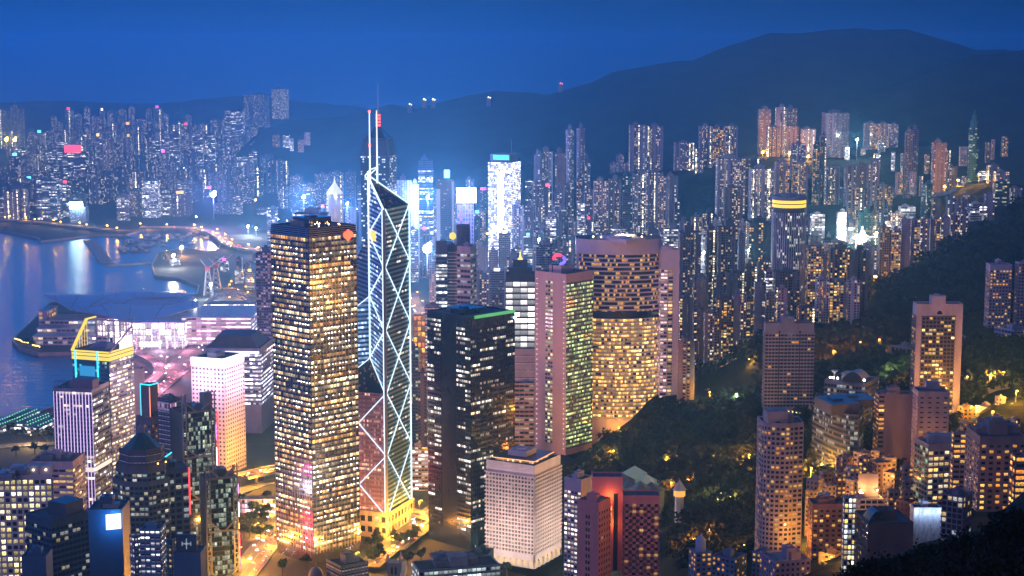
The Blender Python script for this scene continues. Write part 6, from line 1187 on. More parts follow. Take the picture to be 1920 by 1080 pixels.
m.box(pl[0][0], pl[0][1] - 1, 4, pl[0][0] + 7, pl[0][1] - .2, zt - 18); m.box(pl[1][0] - 4, pl[0][1] - 1, 4, pl[1][0], pl[0][1] - .2, zt - 4); m.build('pale_edge', glow((.6, .6, .85), .45), t); p = P(838, 326, 3045); m = MB(); m.box(p.x - 5, p.y - 2, p.z - 7, p.x + 5, p.y + 2, p.z + 7); m.build('roof_sign', glow((.15, .75, 1), 6), t)
t, pl, zt = simple('blue_banded_tower', 'blue tower with white light bands left of the cyan roof sign', 'office tower', 784, 811, 300, 3500, winmat('blue bands', Lit=.35, Coherence=.95, Block=30, Strength=1.7, Low=.4, High=.15, Side=.03, Warm=(.9, .9, 1), Cool=(1, .95, 1), Wall=(.14, .2, .42)), (.14, .2, .42))
simple('pale_blank_tower', 'plain pale lilac tower touching the right side of the white braced tower', 'office tower', 744, 770, 338, 3300, W_SLATE, (.58, .56, .72)); simple('pale_blank_tower', 'pale lilac tower with few windows between a plain one and the blue banded one', 'office tower', 770, 785, 345, 3350, W_HOMEB, (.52, .5, .66))
t, pl, zt = simple('screen_building', 'building with a huge overexposed white screen above a magenta lattice', 'building', 857, 888, 378, 2950, winmat('magenta lattice', Lit=.45, Coherence=.2, Strength=.8, Side=.2, Low=.2, High=.1, Warm=(1, .08, .4), Cool=(1, .3, .9), Wall=(.25, .18, .38)), (.25, .18, .38), fh=7, bw=5)
a, b = P(856, 380, 2940), P(893, 352, 2940); m = MB(); m.box(a.x, 2938, a.z, b.x, 2941, b.z); m.build('screen', glow((.95, .96, 1), 5.5), t)
t, pl, zt = simple('gold_lit_tower', 'round golden lit tower with a pale cone roof and spire, left of the braced tower', 'tower', 612, 641, 362, 3600, W_GOLD, (.5, .3, .1), cap=False)
c = cent(pl); rad = (pl[1][0] - pl[0][0]) / 2
t2_ = t; m = MB(); m.prism(ngon(c[0], c[1] - 3, rad * 1.0, 16), 60, zt - 2); m.build('gold_wall', winmat('gold wall glow', Lit=1, Coherence=.3, Strength=.42, Side=.05, Low=.06, High=.06, Warm=(1, .45, .04), Cool=(1, .6, .1), Wall=(.6, .3, .05), Detail=.4), t); m = MB(); m.cone((c[0], c[1] - 3), rad * 1.12, rad * .2, zt - 2, zt + 20, 16); m.cone((c[0], c[1] - 3), rad * .15, .3, zt + 20, zt + 36, 6); m.build('cone_roof', glow((1, .88, .8), .9), t)  # floodlighting is put into the self-glowing gold wall and cone roof
p = P(605, 387, 3560); t = thing('neon_sign_tower', 'round red roof sign on a stalk left of the golden lit tower', 'sign', (p.x, p.y, 4)); m = MB(); m.cone((p.x, p.y), 3, 2.4, 4, p.z, 8); m.build('stalk', DARK, t); m = MB(); m.ball(p, 3.6, n=12); m.build('sign', glow((1, .06, .04), 4), t)
simple('flat_disc_building', 'low building with a broad dark flat roof rim left of the golden lit tower', 'office block', 549, 613, 402, 2700, W_OFFB, (.3, .3, .5))
t, pl, zt = simple('red_sign_office', 'hazy blue office on the far shore under a long glowing red roof sign', 'office tower', 117, 158, 286, 5000, W_OFFB, (.1, .16, .3)); a, b = P(121, 286, 4990), P(151, 272, 4990); m = MB(); m.box(a.x, 4988, a.z, b.x, 4994, b.z); m.build('roof_sign', glow((1, .06, .12), 2.4), t)
t, pl, zt = simple('cyan_sign_block', 'block on the far shore with a blazing cyan billboard mirrored in the water', 'building', 130, 160, 388, 4180, W_HOMEB, (.2, .25, .4)); a, b = P(131, 391, 4170), P(155, 379, 4170); m = MB(); m.box(a.x, 4166, a.z, b.x, 4170, b.z); m.build('billboard', glow((.55, .92, 1), 40, sample=True), t)
simple('hazy_glass_slab', 'tall hazy glass slab full of white window dots, highest on the ridge at the left', 'tower', 509, 538, 168, 6900, winmat('hazy slab', Lit=.5, Coherence=.1, Strength=3.4, Side=.28, Low=.25, High=.15, Warm=(1, .85, .7), Cool=(.9, .92, 1)), (.04, .06, .11), z0=150)
simple('hazy_twin_slab', 'pair of faint hazy slabs left of the tall hazy glass slab', 'tower', 455, 500, 178, 8200, W_FAR, (.04, .06, .11), z0=60)
simple('glass_dome_office', 'hazy glass office with a round light pattern among the back rows of the far shore', 'office tower', 420, 454, 208, 6600, W_OFFB, (.15, .22, .4)); simple('glass_front_office', 'blue glass slab office facing the far shore road, white lit roof line', 'office tower', 68, 108, 338, 4250, W_OFFB, (.1, .2, .36))
simple('white_screen_office', 'blue glass office with white bands rising behind the far shore flats', 'office tower', 266, 295, 340, 4300, W_OFFW, (.14, .22, .42)); simple('dark_slab_office', 'wide dark slab office at the left end of the far shore road', 'office tower', 12, 48, 345, 4400, W_OFFD, (.06, .1, .2))
simple('teal_canyon_tower', 'dim teal windowed tower close to the right side of the white braced tower', 'office tower', 762, 784, 652, 1800, W_TEAL, (.08, .10, .14)); simple('dark_canyon_tower', 'dark narrow office between the teal windowed tower and the black tower', 'office tower', 783, 800, 700, 1690, W_SLATE, (.10, .09, .12)); simple('low_station_block', 'low pale station block beside the lit street left of the black tower', 'building', 772, 802, 838, 1600, W_OFFW, (.4, .36, .4), dr=.4); simple('violet_lit_tower', 'violet lit office showing at the left edge of the steel grid tower', 'office tower', 479, 514, 474, 2300, winmat('violet amber rooms', Lit=.4, Coherence=.3, Block=3, Strength=1.0, Side=.1, Low=.35, High=.1, Warm=(1, .4, .3), Cool=(.7, .65, 1), Wall=(.16, .15, .32)), (.16, .15, .32)); simple('violet_lit_tower', 'pink lit office right of the steel grid tower, behind the white braced tower', 'office tower', 664, 690, 520, 2200, W_PINK, (.3, .24, .4))
t, pl, zt = simple('neon_facade_block', 'narrow block covered in blazing orange neon patterns in the street canyon', 'building', 775, 797, 592, 2200, winmat('orange neon', Lit=.85, Coherence=.2, Strength=.8, Side=.12, Low=.1, High=.1, Warm=(1, .22, .01), Cool=(1, .5, .03), Wall=(.3, .12, .05), Detail=1.0), (.3, .12, .05), fh=7, bw=5, cap=False)
for k, (x, y, Y, c, pw, s, r_) in enumerate(((569, 370, 3600, (.3, .5, 1), 2.6e7, 70, 3.4), (651, 382, 3500, (.35, .45, 1), 1.6e7, 50, 2.6), (400, 365, 4050, (.6, .4, 1), 1.6e7, 80, 6.5), (801, 467, 2450, (.5, .62, 1), 9e6, 90, 6.5), (766, 463, 2500, (.5, .6, 1), 4e6, 60, 2.8), (802, 370, 3300, (.3, .5, 1), 2.2e7, 50, 3), (870, 366, 2900, (.4, .5, 1), 1.6e7, 50, 2), (1605, 446, 2420, (1, .95, .85), 7e6, 90, 3.0), (1642, 440, 2430, (1, .72, .35), 4e6, 80, 2.4), (1319, 475, 2250, (.8, .95, 1), 2e6, 60, 1.6), (1403, 470, 2160, (.8, .95, 1), 1e6, 50, 1.2), (1010, 450, 2560, (.8, .95, 1), 1.5e6, 50, 1.8), (465, 425, 3900, (.85, .95, 1), 3e6, 50, 2.6), (480, 428, 3850, (.85, .95, 1), 2e6, 50, 2.0), (28, 262, 5600, SOD, 9e6, 60, 6.0), (12, 262, 5650, SOD, 9e6, 60, 6), (340, 465, 3500, SOD, 2.5e6, 40, 3.5), (325, 480, 3300, (1, .9, .8), 3e6, 50, 3), (395, 534, 2880, (.9, .95, 1), 2e6, 50, 2.4), (366, 565, 2560, (.95, .95, 1), 1.5e6, 50, 1.8), (300, 642, 2380, (1, .6, .85), 1.2e6, 30, 1.6), (1607, 262, 3700, (.8, .95, 1), 4e6, 40, 2.2), (1430, 286, 3850, SOD, 3e6, 40, 3), (1480, 288, 3750, SOD, 3e6, 40, 3), (1515, 294, 3700, SOD, 2e6, 40, 2.6))):
    desc = ['white floodlight mast above a pale block left of the golden lit tower', 'white floodlight right of the golden lit tower', 'violet glaring floodlight over the flats behind the boat shelter', 'largest white floodlight glare left of the banded glass tower', 'white floodlight touching the right edge of the braced tower', 'pale floodlight at the top of a dark tower below the blue banded tower', 'floodlight cluster in front of the huge white screen', 'white stadium lamp with a starry glare behind the terraced flats', 'amber stadium lamp right of the white starry one', 'white roof lamp between two dark towers of flats', 'blue white roof lamp at the edge of the black office', 'small white lamp beside a dark tower edge behind the rosy tower', 'first of two white sports lamps right of the curving flyover', 'second of two white sports lamps right of the curving flyover', 'right one of two big orange quay lamps at the far left', 'left one of two big orange quay lamps at the far left', 'orange floodlight on the pier in the boat shelter', 'white floodlight on the pier building in the boat shelter', 'white work lamp under the lattice cranes', 'white lamp where the winged roof meets the arched truss', 'rosy white lamp in front of the exhibition hall glass wall', 'white work lamps on the lit building site on the slope', 'orange lamp at the foot of the rosy tower, left of the slope cluster', 'orange lamp at the foot of the lower front tower, right of the slope cluster', 'amber lamp at the car park beside the slope cluster'][k]
    floodlight(x, y, Y, c, pw, desc, r_, s, max(3, P(x, y, Y).z - (60 if Y > 3000 else 40)))
for k, (x, y, Y, lab) in enumerate(((795, 187, 6000, 'first hilltop house with lamps on the ridge right of the spire'), (812, 187, 6000, 'second hilltop house with lamps on the ridge right of the spire'), (768, 196, 6050, 'small lone lit house on the ridge beside the spire'), (916, 183, 5950, 'single lit house below the summit in the middle of the ridge'), (1051, 157, 6100, 'beacon house with a red lamp on the dark ridge'))):
    p = P(x, y, Y); t = thing('hilltop_house', lab, 'house', (p.x, p.y, p.z - 6)); m = MB(); m.box(p.x - 8, p.y, p.z - 30, p.x + 8, p.y + 8, p.z); m.build('wall', paint((.4, .4, .4)), t); m = MB(); m.ball((p.x, p.y - 1, p.z + 2), 2.4 if k < 2 else 1.6); m.ball((p.x + 6, p.y - 1, p.z), 1.2); m.build('lamp', glow((1, .1, .05) if k == 4 else (1, .85, .45), 16), t)
# ------------------------------------------------------------------ near buildings on the slope, right
def near(name, lab, cat, xl, xr, yt, Y, st, xc=None, th=None, dr=.6, z0=None, es=None, seed=0, cut=None, root=None):
    pl, zt = foot(xl, xr, yt, Y, dr, xc, th)
    if cut: pl = split_edge(pl, 0, cut)
    c = cent(pl); zb = z0 if z0 is not None else ground(*c) - 12
    return bld(name, lab, cat, pl, zb, zt, st, es, seed=seed, root=root), pl, zt
LW = lambda n, lit, s=1.2, w=(1, .34, .03), c=(1, .60, .15), g=(.015, .015, .022), d=.9, coh=.15: winmat(n, Lit=min(.95, lit * 1.3), Coherence=coh, Block=2, Strength=s * 1.7, Warm=w, Cool=c, Glass=g, Detail=d)
# round fronted flats
Y = 1100; zt = zat(1469, 797, Y); a, b = P(1430, 797, Y), P(1509, 797, Y); hw = (b.x - a.x) / 2; cx0 = (a.x + b.x) / 2
arc = [(cx0 - hw + 0, Y + 14), ] + [(cx0 - hw * .98 * math.cos(t), Y + 9 - 9 * math.sin(t)) for t in np.linspace(.25, 1.9, 8)] + [(cx0 + hw * .5, Y + 1.5), (cx0 + hw, Y + 4), (cx0 + hw, Y + 24), (cx0 - hw, Y + 24)]
RF = St(fh=3.25, bw=3.2, sp=.46, sd=.25, pw=1.1, pd=.22, wall=paint((.46, .36, .32), .8), glass=LW('round flats windows', .22), crown=2, nwin=100, plant=1); t = bld('round_fronted_flats', 'tall beige block of flats with a rounded corner and a square core on its roof', 'apartment tower', arc, 78, zt, RF, seed=40)
pl, z2 = foot(1456, 1488, 778, Y + 8, .8); m = MB(); m.prism(pl, zt - 1, z2); m.build('roof_core', paint((.50, .34, .32), .8), t)
m = MB(); m.cone((cx0 - 4, Y + 8), 6, 5, zt, zt + 2.2, 18); m.build('roof_pool', DARK, t)
# grey hotel slab
gl_ = LW('grey slab windows', .09, 1.3); gst = St(fh=3.15, bw=3.3, sp=.42, sd=.55, pw=.5, pd=.3, wall=paint((.30, .28, .33), .8), glass=gl_, crown=9, base=18, nwin=100, plant=1)
t, pl, zt = near('grey_slab_hotel', 'broad grey slab of small balconies with dark vertical joints, left of the wooded valley', 'hotel', 1435.5, 1527, 608, 1480, gst, dr=.25, cut=(.27, .31, .69, .73), es={1: None, 3: None, 5: None}, seed=41)
m = MB(); q, ln = fr_edge(pl[0], pl[5]); zb = t['base'][2]; m.poly([q(ln * .3, zb + 12, .7), q(ln * .97, zb + 12, .7), q(ln * .97, zb + 15.5, .7), q(ln * .3, zb + 15.5, .7)], [(0, 0), (12, 0), (12, 1), (0, 1)]); m.poly([q(ln * .26, zb + 4, .7), q(ln * .6, zb + 4, .7), q(ln * .6, zb + 9, .7), q(ln * .26, zb + 9, .7)], [(20, 2), (26, 2), (26, 3), (20, 3)]); m.build('lobby_window', LW('lobby', .95, 1.4, (1, .6, .12), (1, .8, .4)), t)
m = MB(); 
for f in (.29, .71): m.poly([q(ln * f - .9, zb, .12), q(ln * f + .9, zb, .12), q(ln * f + .9, zt - 6, .12), q(ln * f - .9, zt - 6, .12)])
m.build('dark_joint', BLK, t)
# frame tower
fst = St(fh=3.2, bw=3.0, sp=.4, sd=.4, pw=.55, pd=.5, wall=paint((.50, .42, .50), .7), glass=LW('frame tower windows', .3, 1.5, (1, .5, .08), (1, .75, .3), coh=.4), crown=10, nwin=100, clad=paint((.12, .10, .14)), pier2=paint((.16, .13, .18)), plant=1)
t, pl, zt = near('framed_tower', 'slim tower framed by two plain pale side walls and a plain top around golden windows', 'apartment tower', 1719, 1806, 572, 1350, fst, dr=.35, cut=(.12, .84), es={0: None, 2: None, 3: None}, seed=42)
m = MB(); q, ln = fr_edge(pl[0], pl[3]); m.poly([q(ln * .44, zt - 7.5, .1), q(ln * .56, zt - 7.5, .1)] + [q(ln * .5 + ln * .06 * math.cos(a), zt - 7.5 + 3 * math.sin(a), .1) for a in np.linspace(0, math.pi, 7)]); m.build('arched_opening', BLK, t)
# slope towers at the far right
near('white_slope_tower', 'white tower on the dark spur with a central column of amber windows', 'apartment tower', 1857, 1898, 498, 1650, St(fh=3.3, bw=3.0, sp=.5, sd=.2, pw=1.3, pd=.2, wall=paint((.44, .40, .50)), glass=LW('slope tower windows', .25, 1.3), crown=5, nwin=70, plant=2), seed=43, dr=.7)
near('edge_slope_tower', 'tower at the picture edge beside the white slope tower', 'apartment tower', 1910, 1945, 495, 1640, St(fh=3.3, bw=3.2, sp=.5, sd=.2, pw=1.4, pd=.2, wall=paint((.36, .31, .40)), glass=LW('edge tower windows', .1, 1.2), nwin=30), seed=44)
near('terraced_school', 'low terraced school with pale floor bands on the slope at the far right', 'school', 1866, 1935, 622, 1480, St(fh=4.2, bw=4, sp=.5, sd=.6, pw=.5, pd=.2, wall=paint((.40, .42, .50)), glass=LW('school windows', .12, 1), nwin=30), xc=1902, th=20, seed=45)
near('low_brick_hall', 'long low brown hall with a flat roof behind the framed tower', 'building', 1804, 1862, 640, 1520, St(fh=4, bw=5, sp=.6, pw=2, wall=paint((.24, .17, .19)), glass=LW('hall windows', .3, 1.2, (1, .4, .2)), nwin=16), xc=1815, th=40, seed=46)
near('columned_villa', 'low columned villa with a flat pale roof left of the framed tower', 'villa', 1672, 1722, 655, 1560, St(fh=6, bw=4, sp=.3, sd=1, pw=1.2, pd=.8, wall=paint((.30, .24, .28)), glass=LW('villa windows', .15, 1.2), nwin=14), xc=1700, th=20, seed=47)
# curved dark glass offices
Y = 1290; a, b = P(1533, 752, Y), P(1611, 776, Y - 40); zt = zat(1570, 762, Y); Ca = [(a.x + (b.x - a.x) * k / 9, Y + 18 - 55 * (k / 9) + 16 * math.sin(math.pi * k / 9) * -1) for k in range(10)]; Ca += [(b.x + 12, Y), (a.x + 8, Y + 50)]
gw = winmat('curved glass', Lit=.34, Coherence=.4, Block=4, Strength=.9, Warm=(1, .75, .35), Cool=(.7, .95, 1), Glass=(.02, .03, .045), Detail=1.0, Rough=.08); bld('curved_glass_office', 'dark curved glass office with reflective front below an arch roofed one', 'office block', Ca, 90, zt, St(fh=4, bw=2.4, sp=.4, sd=.3, pw=.2, pd=.1, wall=paint((.07, .07, .10), .4), glass=gw, nwin=80, plant=2), seed=48)
t, pl, zt = near('arch_roofed_office', 'grey glass office with an arched roof pavilion and white roof lamps', 'office block', 1546, 1648, 722, 1360, St(fh=4, bw=2.6, sp=.4, sd=.3, pw=.4, pd=.3, wall=paint((.22, .20, .24), .5), glass=gw, crown=2, nwin=80, plant=1), xc=1622, th=38, seed=49)
m = MB(); q, ln = fr_edge(pl[3], pl[0])
pts = [(ln * .45 + ln * .5 * k / 10, zt + 1 + 9 * math.sin(math.pi * (.12 + .76 * k / 10))) for k in range(11)]
for (u0, z0_), (u1, z1_) in zip(pts[:-1], pts[1:]): m.poly([q(u0, z0_, 0), q(u1, z1_, 0), q(u1, z1_, -16), q(u0, z0_, -16)]); m.poly([q(u0, zt, 0), q(u1, zt, 0), q(u1, z1_ - .3, 0), q(u0, z0_ - .3, 0)], None, 1)
m.build('arched_roof', [paint((.4, .38, .42), .5), DARK], t); m = MB()
for u in (.12, .2, .3): m.ball(q(ln * u, zt + 3, -2), .8); 
m.ball(q(ln * .98, zt + 4, .5), .9); m.build('roof_lamp', glow((1, .93, .75), 22), t)
for u in (.15, .5): m = MB(); p = q(ln * u, zt + 8, -9); m.cone((p[0], p[1]), .4, 3.2, zt + 5, zt + 8, 12); m.cone((p[0], p[1]), .4, .4, zt, zt + 5, 6); m.build('dish', paint((.6, .58, .6)), t)
near('blank_brown_block', 'tall brown block with a wide blank wall and a left strip of amber windows', 'building', 1648, 1712, 742, 1270, St(fh=3.6, bw=3, sp=.5, pw=.4, wall=paint((.25, .17, .20)), glass=LW('strip windows', .4, 1.3), nwin=20, plant=3), cut=(.17,), es={1: None, 2: None}, seed=50)
t, pl, zt = near('mauve_ribbed_block', 'mauve tower with small dark slots and a roof box in front of the framed tower', 'building', 1712, 1781, 737, 1200, St(fh=3.6, bw=5.5, sp=.72, sd=.2, pw=3.2, pd=.2, wall=paint((.38, .29, .34)), glass=LW('slot windows', .1, 1.2), crown=3, nwin=40, plant=0), xc=1722, th=22, seed=51)
pl, z2 = foot(1738, 1762, 722, 1215, .8); m = MB(); m.prism(pl, zt - 1, z2 + 2); m.build('roof_box', paint((.38, .29, .34)), t)
t, pl, zt = near('green_glass_flats', 'flats with green glass balconies on the left side and amber rooms, roof box on top', 'apartment block', 1716, 1791, 836, 1085, St(fh=3.7, bw=3.6, sp=.42, sd=.3, pw=.8, pd=.3, wall=paint((.36, .31, .31)), glass=LW('green flats rooms', .4, 1.1, (1, .55, .08), (1, .85, .55), (.012, .03, .03)), crown=4, nwin=60, plant=0), xc=1741, th=24, es={3: St(fh=3.7, bw=4, sp=.3, sd=.5, pw=.3, pd=.3, wall=paint((.26, .28, .28)), glass=LW('green balconies', .25, .8, (.2, .9, .7), (1, .8, .4), (.01, .05, .045)), nwin=30, crown=2)}, seed=52)
pl, z2 = foot(1741, 1791, 818, 1092, .4); m = MB(); m.prism(pl, zt - .5, z2 + 1); m.build('roof_box', paint((.30, .30, .36)), t)
BG = paint((.27, .19, .17), .8); bst = St(fh=3.6, bw=4.6, sp=.5, sd=.3, pw=2.2, pd=.4, wall=BG, glass=LW('brown mansion windows', .33, 1.2), crown=4, nwin=90, plant=3)
t, pl, zt = near('brown_mansion', 'large brown apartment block with projecting ribs and amber bay windows', 'apartment block', 1812, 1925, 822, 1000, bst, xc=1838, th=14, z0=150, dr=.5, seed=53); near('', '', '', 1905, 1960, 858, 985, St(fh=3.6, bw=5.5, sp=.4, sd=.6, pw=.6, pd=.5, wall=BG, glass=LW('bay windows', .5, 1.4, (1, .3, .04), (1, .55, .1)), nwin=40), z0=150, root=t, seed=54)
pl, z2 = foot(1842, 1910, 806, 1015, .4); m = MB(); m.prism(pl, zt - 1, z2 + 3); m.build('roof_storey', paint((.24, .20, .22)), t)
near('narrow_bay_block', 'narrow block with stacked amber bay windows between the green glass flats and the brown mansion', 'apartment block', 1789, 1814, 815, 1060, St(fh=3.4, bw=4, sp=.45, sd=.5, pw=.5, pd=.4, wall=paint((.26, .2, .22)), glass=LW('stacked bays', .42, 1.3), nwin=50), seed=55)
near('purple_grid_block', 'purple gridded block with cool and amber windows below the brown mansion', 'apartment block', 1767, 1822, 934, 960, St(fh=3.4, bw=3, sp=.28, sd=.5, pw=.7, pd=.5, wall=paint((.22, .15, .20)), glass=LW('grid block rooms', .2, 1.1, (1, .65, .2), (.6, .8, 1)), nwin=60), xc=1806, th=14, seed=56)
t, pl, zt = near('wrapped_site', 'building wrapped in pale netting, lit blue white along its top', 'building site', 1714, 1766, 955, 1010, St(fh=3, bw=2, sp=.12, sd=.1, pw=.12, pd=.15, wall=paint((.5, .52, .6)), glass=paint((.42, .46, .56), .8, 0, .5, .6, 'netting'), plant=1), seed=57)
q, ln = fr_edge(pl[0], pl[1])
for u in (.1, .5, .9):
    m = MB(); m.ball(q(ln * u, zt - 1, 1.2), .45); m.build('site_lamp', glow((.8, .9, 1), 20), t); ld = bpy.data.lights.new('site_light', 'POINT'); ld.energy = 2200; ld.color = (.55, .72, 1); ld.shadow_soft_size = .6; lo = bpy.data.objects.new('site_light', ld); C.objects.link(lo); lo.parent = t; lo.location = Vector(q(ln * u, zt - 1.5, 4)) - Vector(t['base'])
OR = paint((.34, .17, .11), .8); t, pl, zt = near('orange_brick_block', 'orange brick block with amber windows and a glowing left wall above the street', 'apartment block', 1515, 1592, 948, 1080, St(fh=3.4, bw=4, sp=.5, sd=.15, pw=1.9, pd=.15, wall=OR, glass=LW('brick block windows', .3, 1.2), crown=3, nwin=60, plant=3), xc=1524, th=24, seed=58)
q, ln = fr_edge(pl[3], pl[0]); ld = bpy.data.lights.new('wall_light', 'POINT'); ld.energy = 22000; ld.color = (1, .42, .06); ld.shadow_soft_size = 1; lo = bpy.data.objects.new('wall_light', ld); C.objects.link(lo); lo.parent = t; lo.location = Vector(q(ln * .5, zt - 22, 9)) - Vector(t['base'])
near('pale_stair_tower', 'very slim pale tower with a lit column of coloured windows', 'apartment tower', 1584, 1606, 935, 985, St(fh=3.2, bw=2.6, sp=.3, sd=.3, pw=.6, pd=.3, wall=paint((.4, .4, .44)), glass=LW('column windows', .6, .9, (1, .62, .1), (.65, .85, 1)), nwin=40), seed=59, z0=95)
t, pl, zt = near('floodlit_white_block', 'white block with a floodlit orange roof terrace and dark balconies', 'apartment block', 1606, 1656, 938, 1050, St(fh=3.4, bw=3.4, sp=.35, sd=.6, pw=.6, pd=.6, wall=paint((.52, .48, .45)), glass=LW('white block rooms', .12, 1), nwin=40, plant=0), xc=1612, th=10, seed=60)
m = MB(); q, ln = fr_edge(pl[0], pl[1]); m.box(ln * .04, 9, zt, ln * .9, 10, zt + 15, fr=lambda p: q(p[0], p[2], -p[1])); m.box(ln * .02, 2, zt, ln * .2, 9, zt + 4, fr=lambda p: q(p[0], p[2], -p[1])); m.build('roof_wall', paint((.46, .34, .32)), t)
for u in (.12, .82):
    m = MB(); m.ball(q(ln * u, zt + 5, -6), .55); m.build('terrace_lamp', glow((1, .62, .25), 30), t); ld = bpy.data.lights.new('terrace_light', 'POINT'); ld.energy = 6000; ld.color = (1, .5, .15); ld.shadow_soft_size = .5; lo = bpy.data.objects.new('terrace_light', ld); C.objects.link(lo); lo.parent = t; lo.location = Vector(q(ln * u, zt + 5, -4.5)) - Vector(t['base'])
t, pl, zt = near('maroon_blank_block', 'big dark maroon block with a blank right wall and an arched black roof hood', 'building', 1600, 1713, 985, 960, St(fh=3.8, bw=3.5, sp=.55, sd=.2, pw=1.8, pd=.2, wall=paint((.13, .055, .06), .8), glass=LW('maroon windows', .12, 1.2, (1, .7, .1)), nwin=40, plant=2), xc=1628, th=16, es={0: None}, z0=95, seed=61)
m = MB(); q, ln = fr_edge(pl[0], pl[1]); pts = [(ln * .02 + ln * .36 * k / 10, zt + 1 + 7 * math.sin(math.pi * (.06 + .88 * k / 10))) for k in range(11)]
for (u0, z0_), (u1, z1_) in zip(pts[:-1], pts[1:]): m.poly([q(u0, z0_, -.5), q(u1, z1_, -.5), q(u1, z1_, -12), q(u0, z0_, -12)]); m.poly([q(u0, z0_ - 1.4, -.5), q(u1, z1_ - 1.4, -.5), q(u1, z1_, -.5), q(u0, z0_, -.5)])
m.build('arched_hood', DARK, t)
# small houses between the towers
SM = [(1512, 1545, 905, 1150, (.40, .36, .42), 'pale stacked roof house right of the round fronted flats'), (1545, 1568, 915, 1140, (.34, .28, .3), 'brown flat roofed house above the orange brick block'), (1568, 1600, 862, 1200, (.30, .15, .19), 'maroon house with amber rooms below the curved glass office'), (1586, 1612, 880, 1170, (.40, .34, .38), 'pale gabled house left of the floodlit terrace'), (1600, 1640, 855, 1230, (.34, .28, .33), 'pale roof terrace house above the floodlit white block'), (1632, 1672, 872, 1180, (.28, .18, .2), 'brown cubic house right behind the floodlit terrace'), (1655, 1690, 892, 1120, (.30, .2, .16), 'brown flats with an orange roof lamp right of the floodlit white block'), (1688, 1716, 905, 1130, (.3, .22, .27), 'mauve narrow house below the blank brown block'), (1680, 1716, 945, 1050, (.13, .06, .08), 'dark red house beside the wrapped site'), (1796, 1832, 768, 1330, (.5, .36, .14), 'yellow lit house right of the framed tower'), (1830, 1872, 768, 1300, (.42, .38, .42), 'white low flats above the brown mansion'), (1866, 1886, 748, 1290, (.40, .36, .42), 'white tall narrow house above the brown mansion'), (1882, 1915, 770, 1280, (.36, .32, .36), 'white flats with small windows at the far right above the brown mansion'), (1800, 1822, 795, 1260, (.34, .3, .35), 'grey low house between yellow house and brown mansion'),
      (1310, 1345, 742, 1720, (.42, .33, .3), 'low pavilion with a lit eave on the wooded hill'), (1345, 1362, 738, 1730, (.42, .33, .32), 'small square pavilion behind the lit eave on the wooded hill'), (1372, 1400, 742, 1700, (.3, .25, .27), 'small flat villa among the trees of the wooded hill'), (1640, 1670, 690, 1640, (.3, .3, .33), 'small low villa with white windows in the dark valley'), (1410, 1450, 1042, 1060, (.06, .14, .3), 'blue shaded house left of the rosy roofed one at the bottom'), (1425, 1520, 1058, 1000, (.30, .22, .32), 'low rosy house with flat blue roof at the bottom edge'), (1335, 1400, 1052, 1050, (.10, .16, .28), 'low blue villa with arched roof line at the bottom edge'), (1292, 1335, 1040, 1080, (.2, .24, .34), 'blue white bell turret house at the bottom edge'), (1535, 1582, 1045, 1030, (.36, .24, .12), 'house with an amber lit side wall under the orange brick block')]
for k, (xl, xr, yt, Y, col, lab) in enumerate(SM):
    st = St(fh=3.3, bw=3.4, sp=.5, sd=.15, pw=1.7, pd=.15, wall=paint(col, .8), glass=LW('house windows %d' % k, .22, 1.1), nwin=16, plant=2, roof=ROOFL if k % 2 else ROOF)
    t, pl, zt = near('villa' if 'villa' in lab or 'pavilion' in lab else 'house', lab, 'house', xl, xr, yt, Y, st, xc=xl + (xr - xl) * (.3 if k % 2 else .65), th=30 if k % 2 else 22, seed=70 + k)
    if 'turret' in lab: c = cent(pl); m = MB(); m.prism(ngon(c[0], c[1], 3.4, 8), zt, zt + 8); m.cone(c, 3.6, .2, zt + 8, zt + 12, 10); m.build('turret', paint((.3, .4, .55)), t)
    if 'amber lit' in lab or 'yellow lit' in lab or 'orange roof lamp' in lab or 'lit eave' in lab:
        q, ln = fr_edge(pl[3], pl[0]); ld = bpy.data.lights.new('wall_light', 'POINT'); ld.energy = 9000; ld.color = (1, .5, .08); ld.shadow_soft_size = .6; lo = bpy.data.objects.new('wall_light', ld); C.objects.link(lo); lo.parent = t; lo.location = Vector(q(ln * .5, zt - 2, 6)) - Vector(t['base'])
near('pale_row_office', 'pale office with rows of white windows, half hidden behind the red block', 'office block', 1058, 1112, 902, 1215, St(fh=3.5, bw=3, sp=.5, sd=.2, pw=.9, pd=.2, wall=paint((.50, .45, .52)), glass=winmat('row office', Lit=.62, Coherence=.6, Block=6, Strength=1.1, Warm=(1, .7, .4), Cool=(1, .92, .95)), crown=9, nwin=60, plant=2), xc=1090, th=40, z0=20, es={0: None}, seed=119)
rz = random.Random(21)
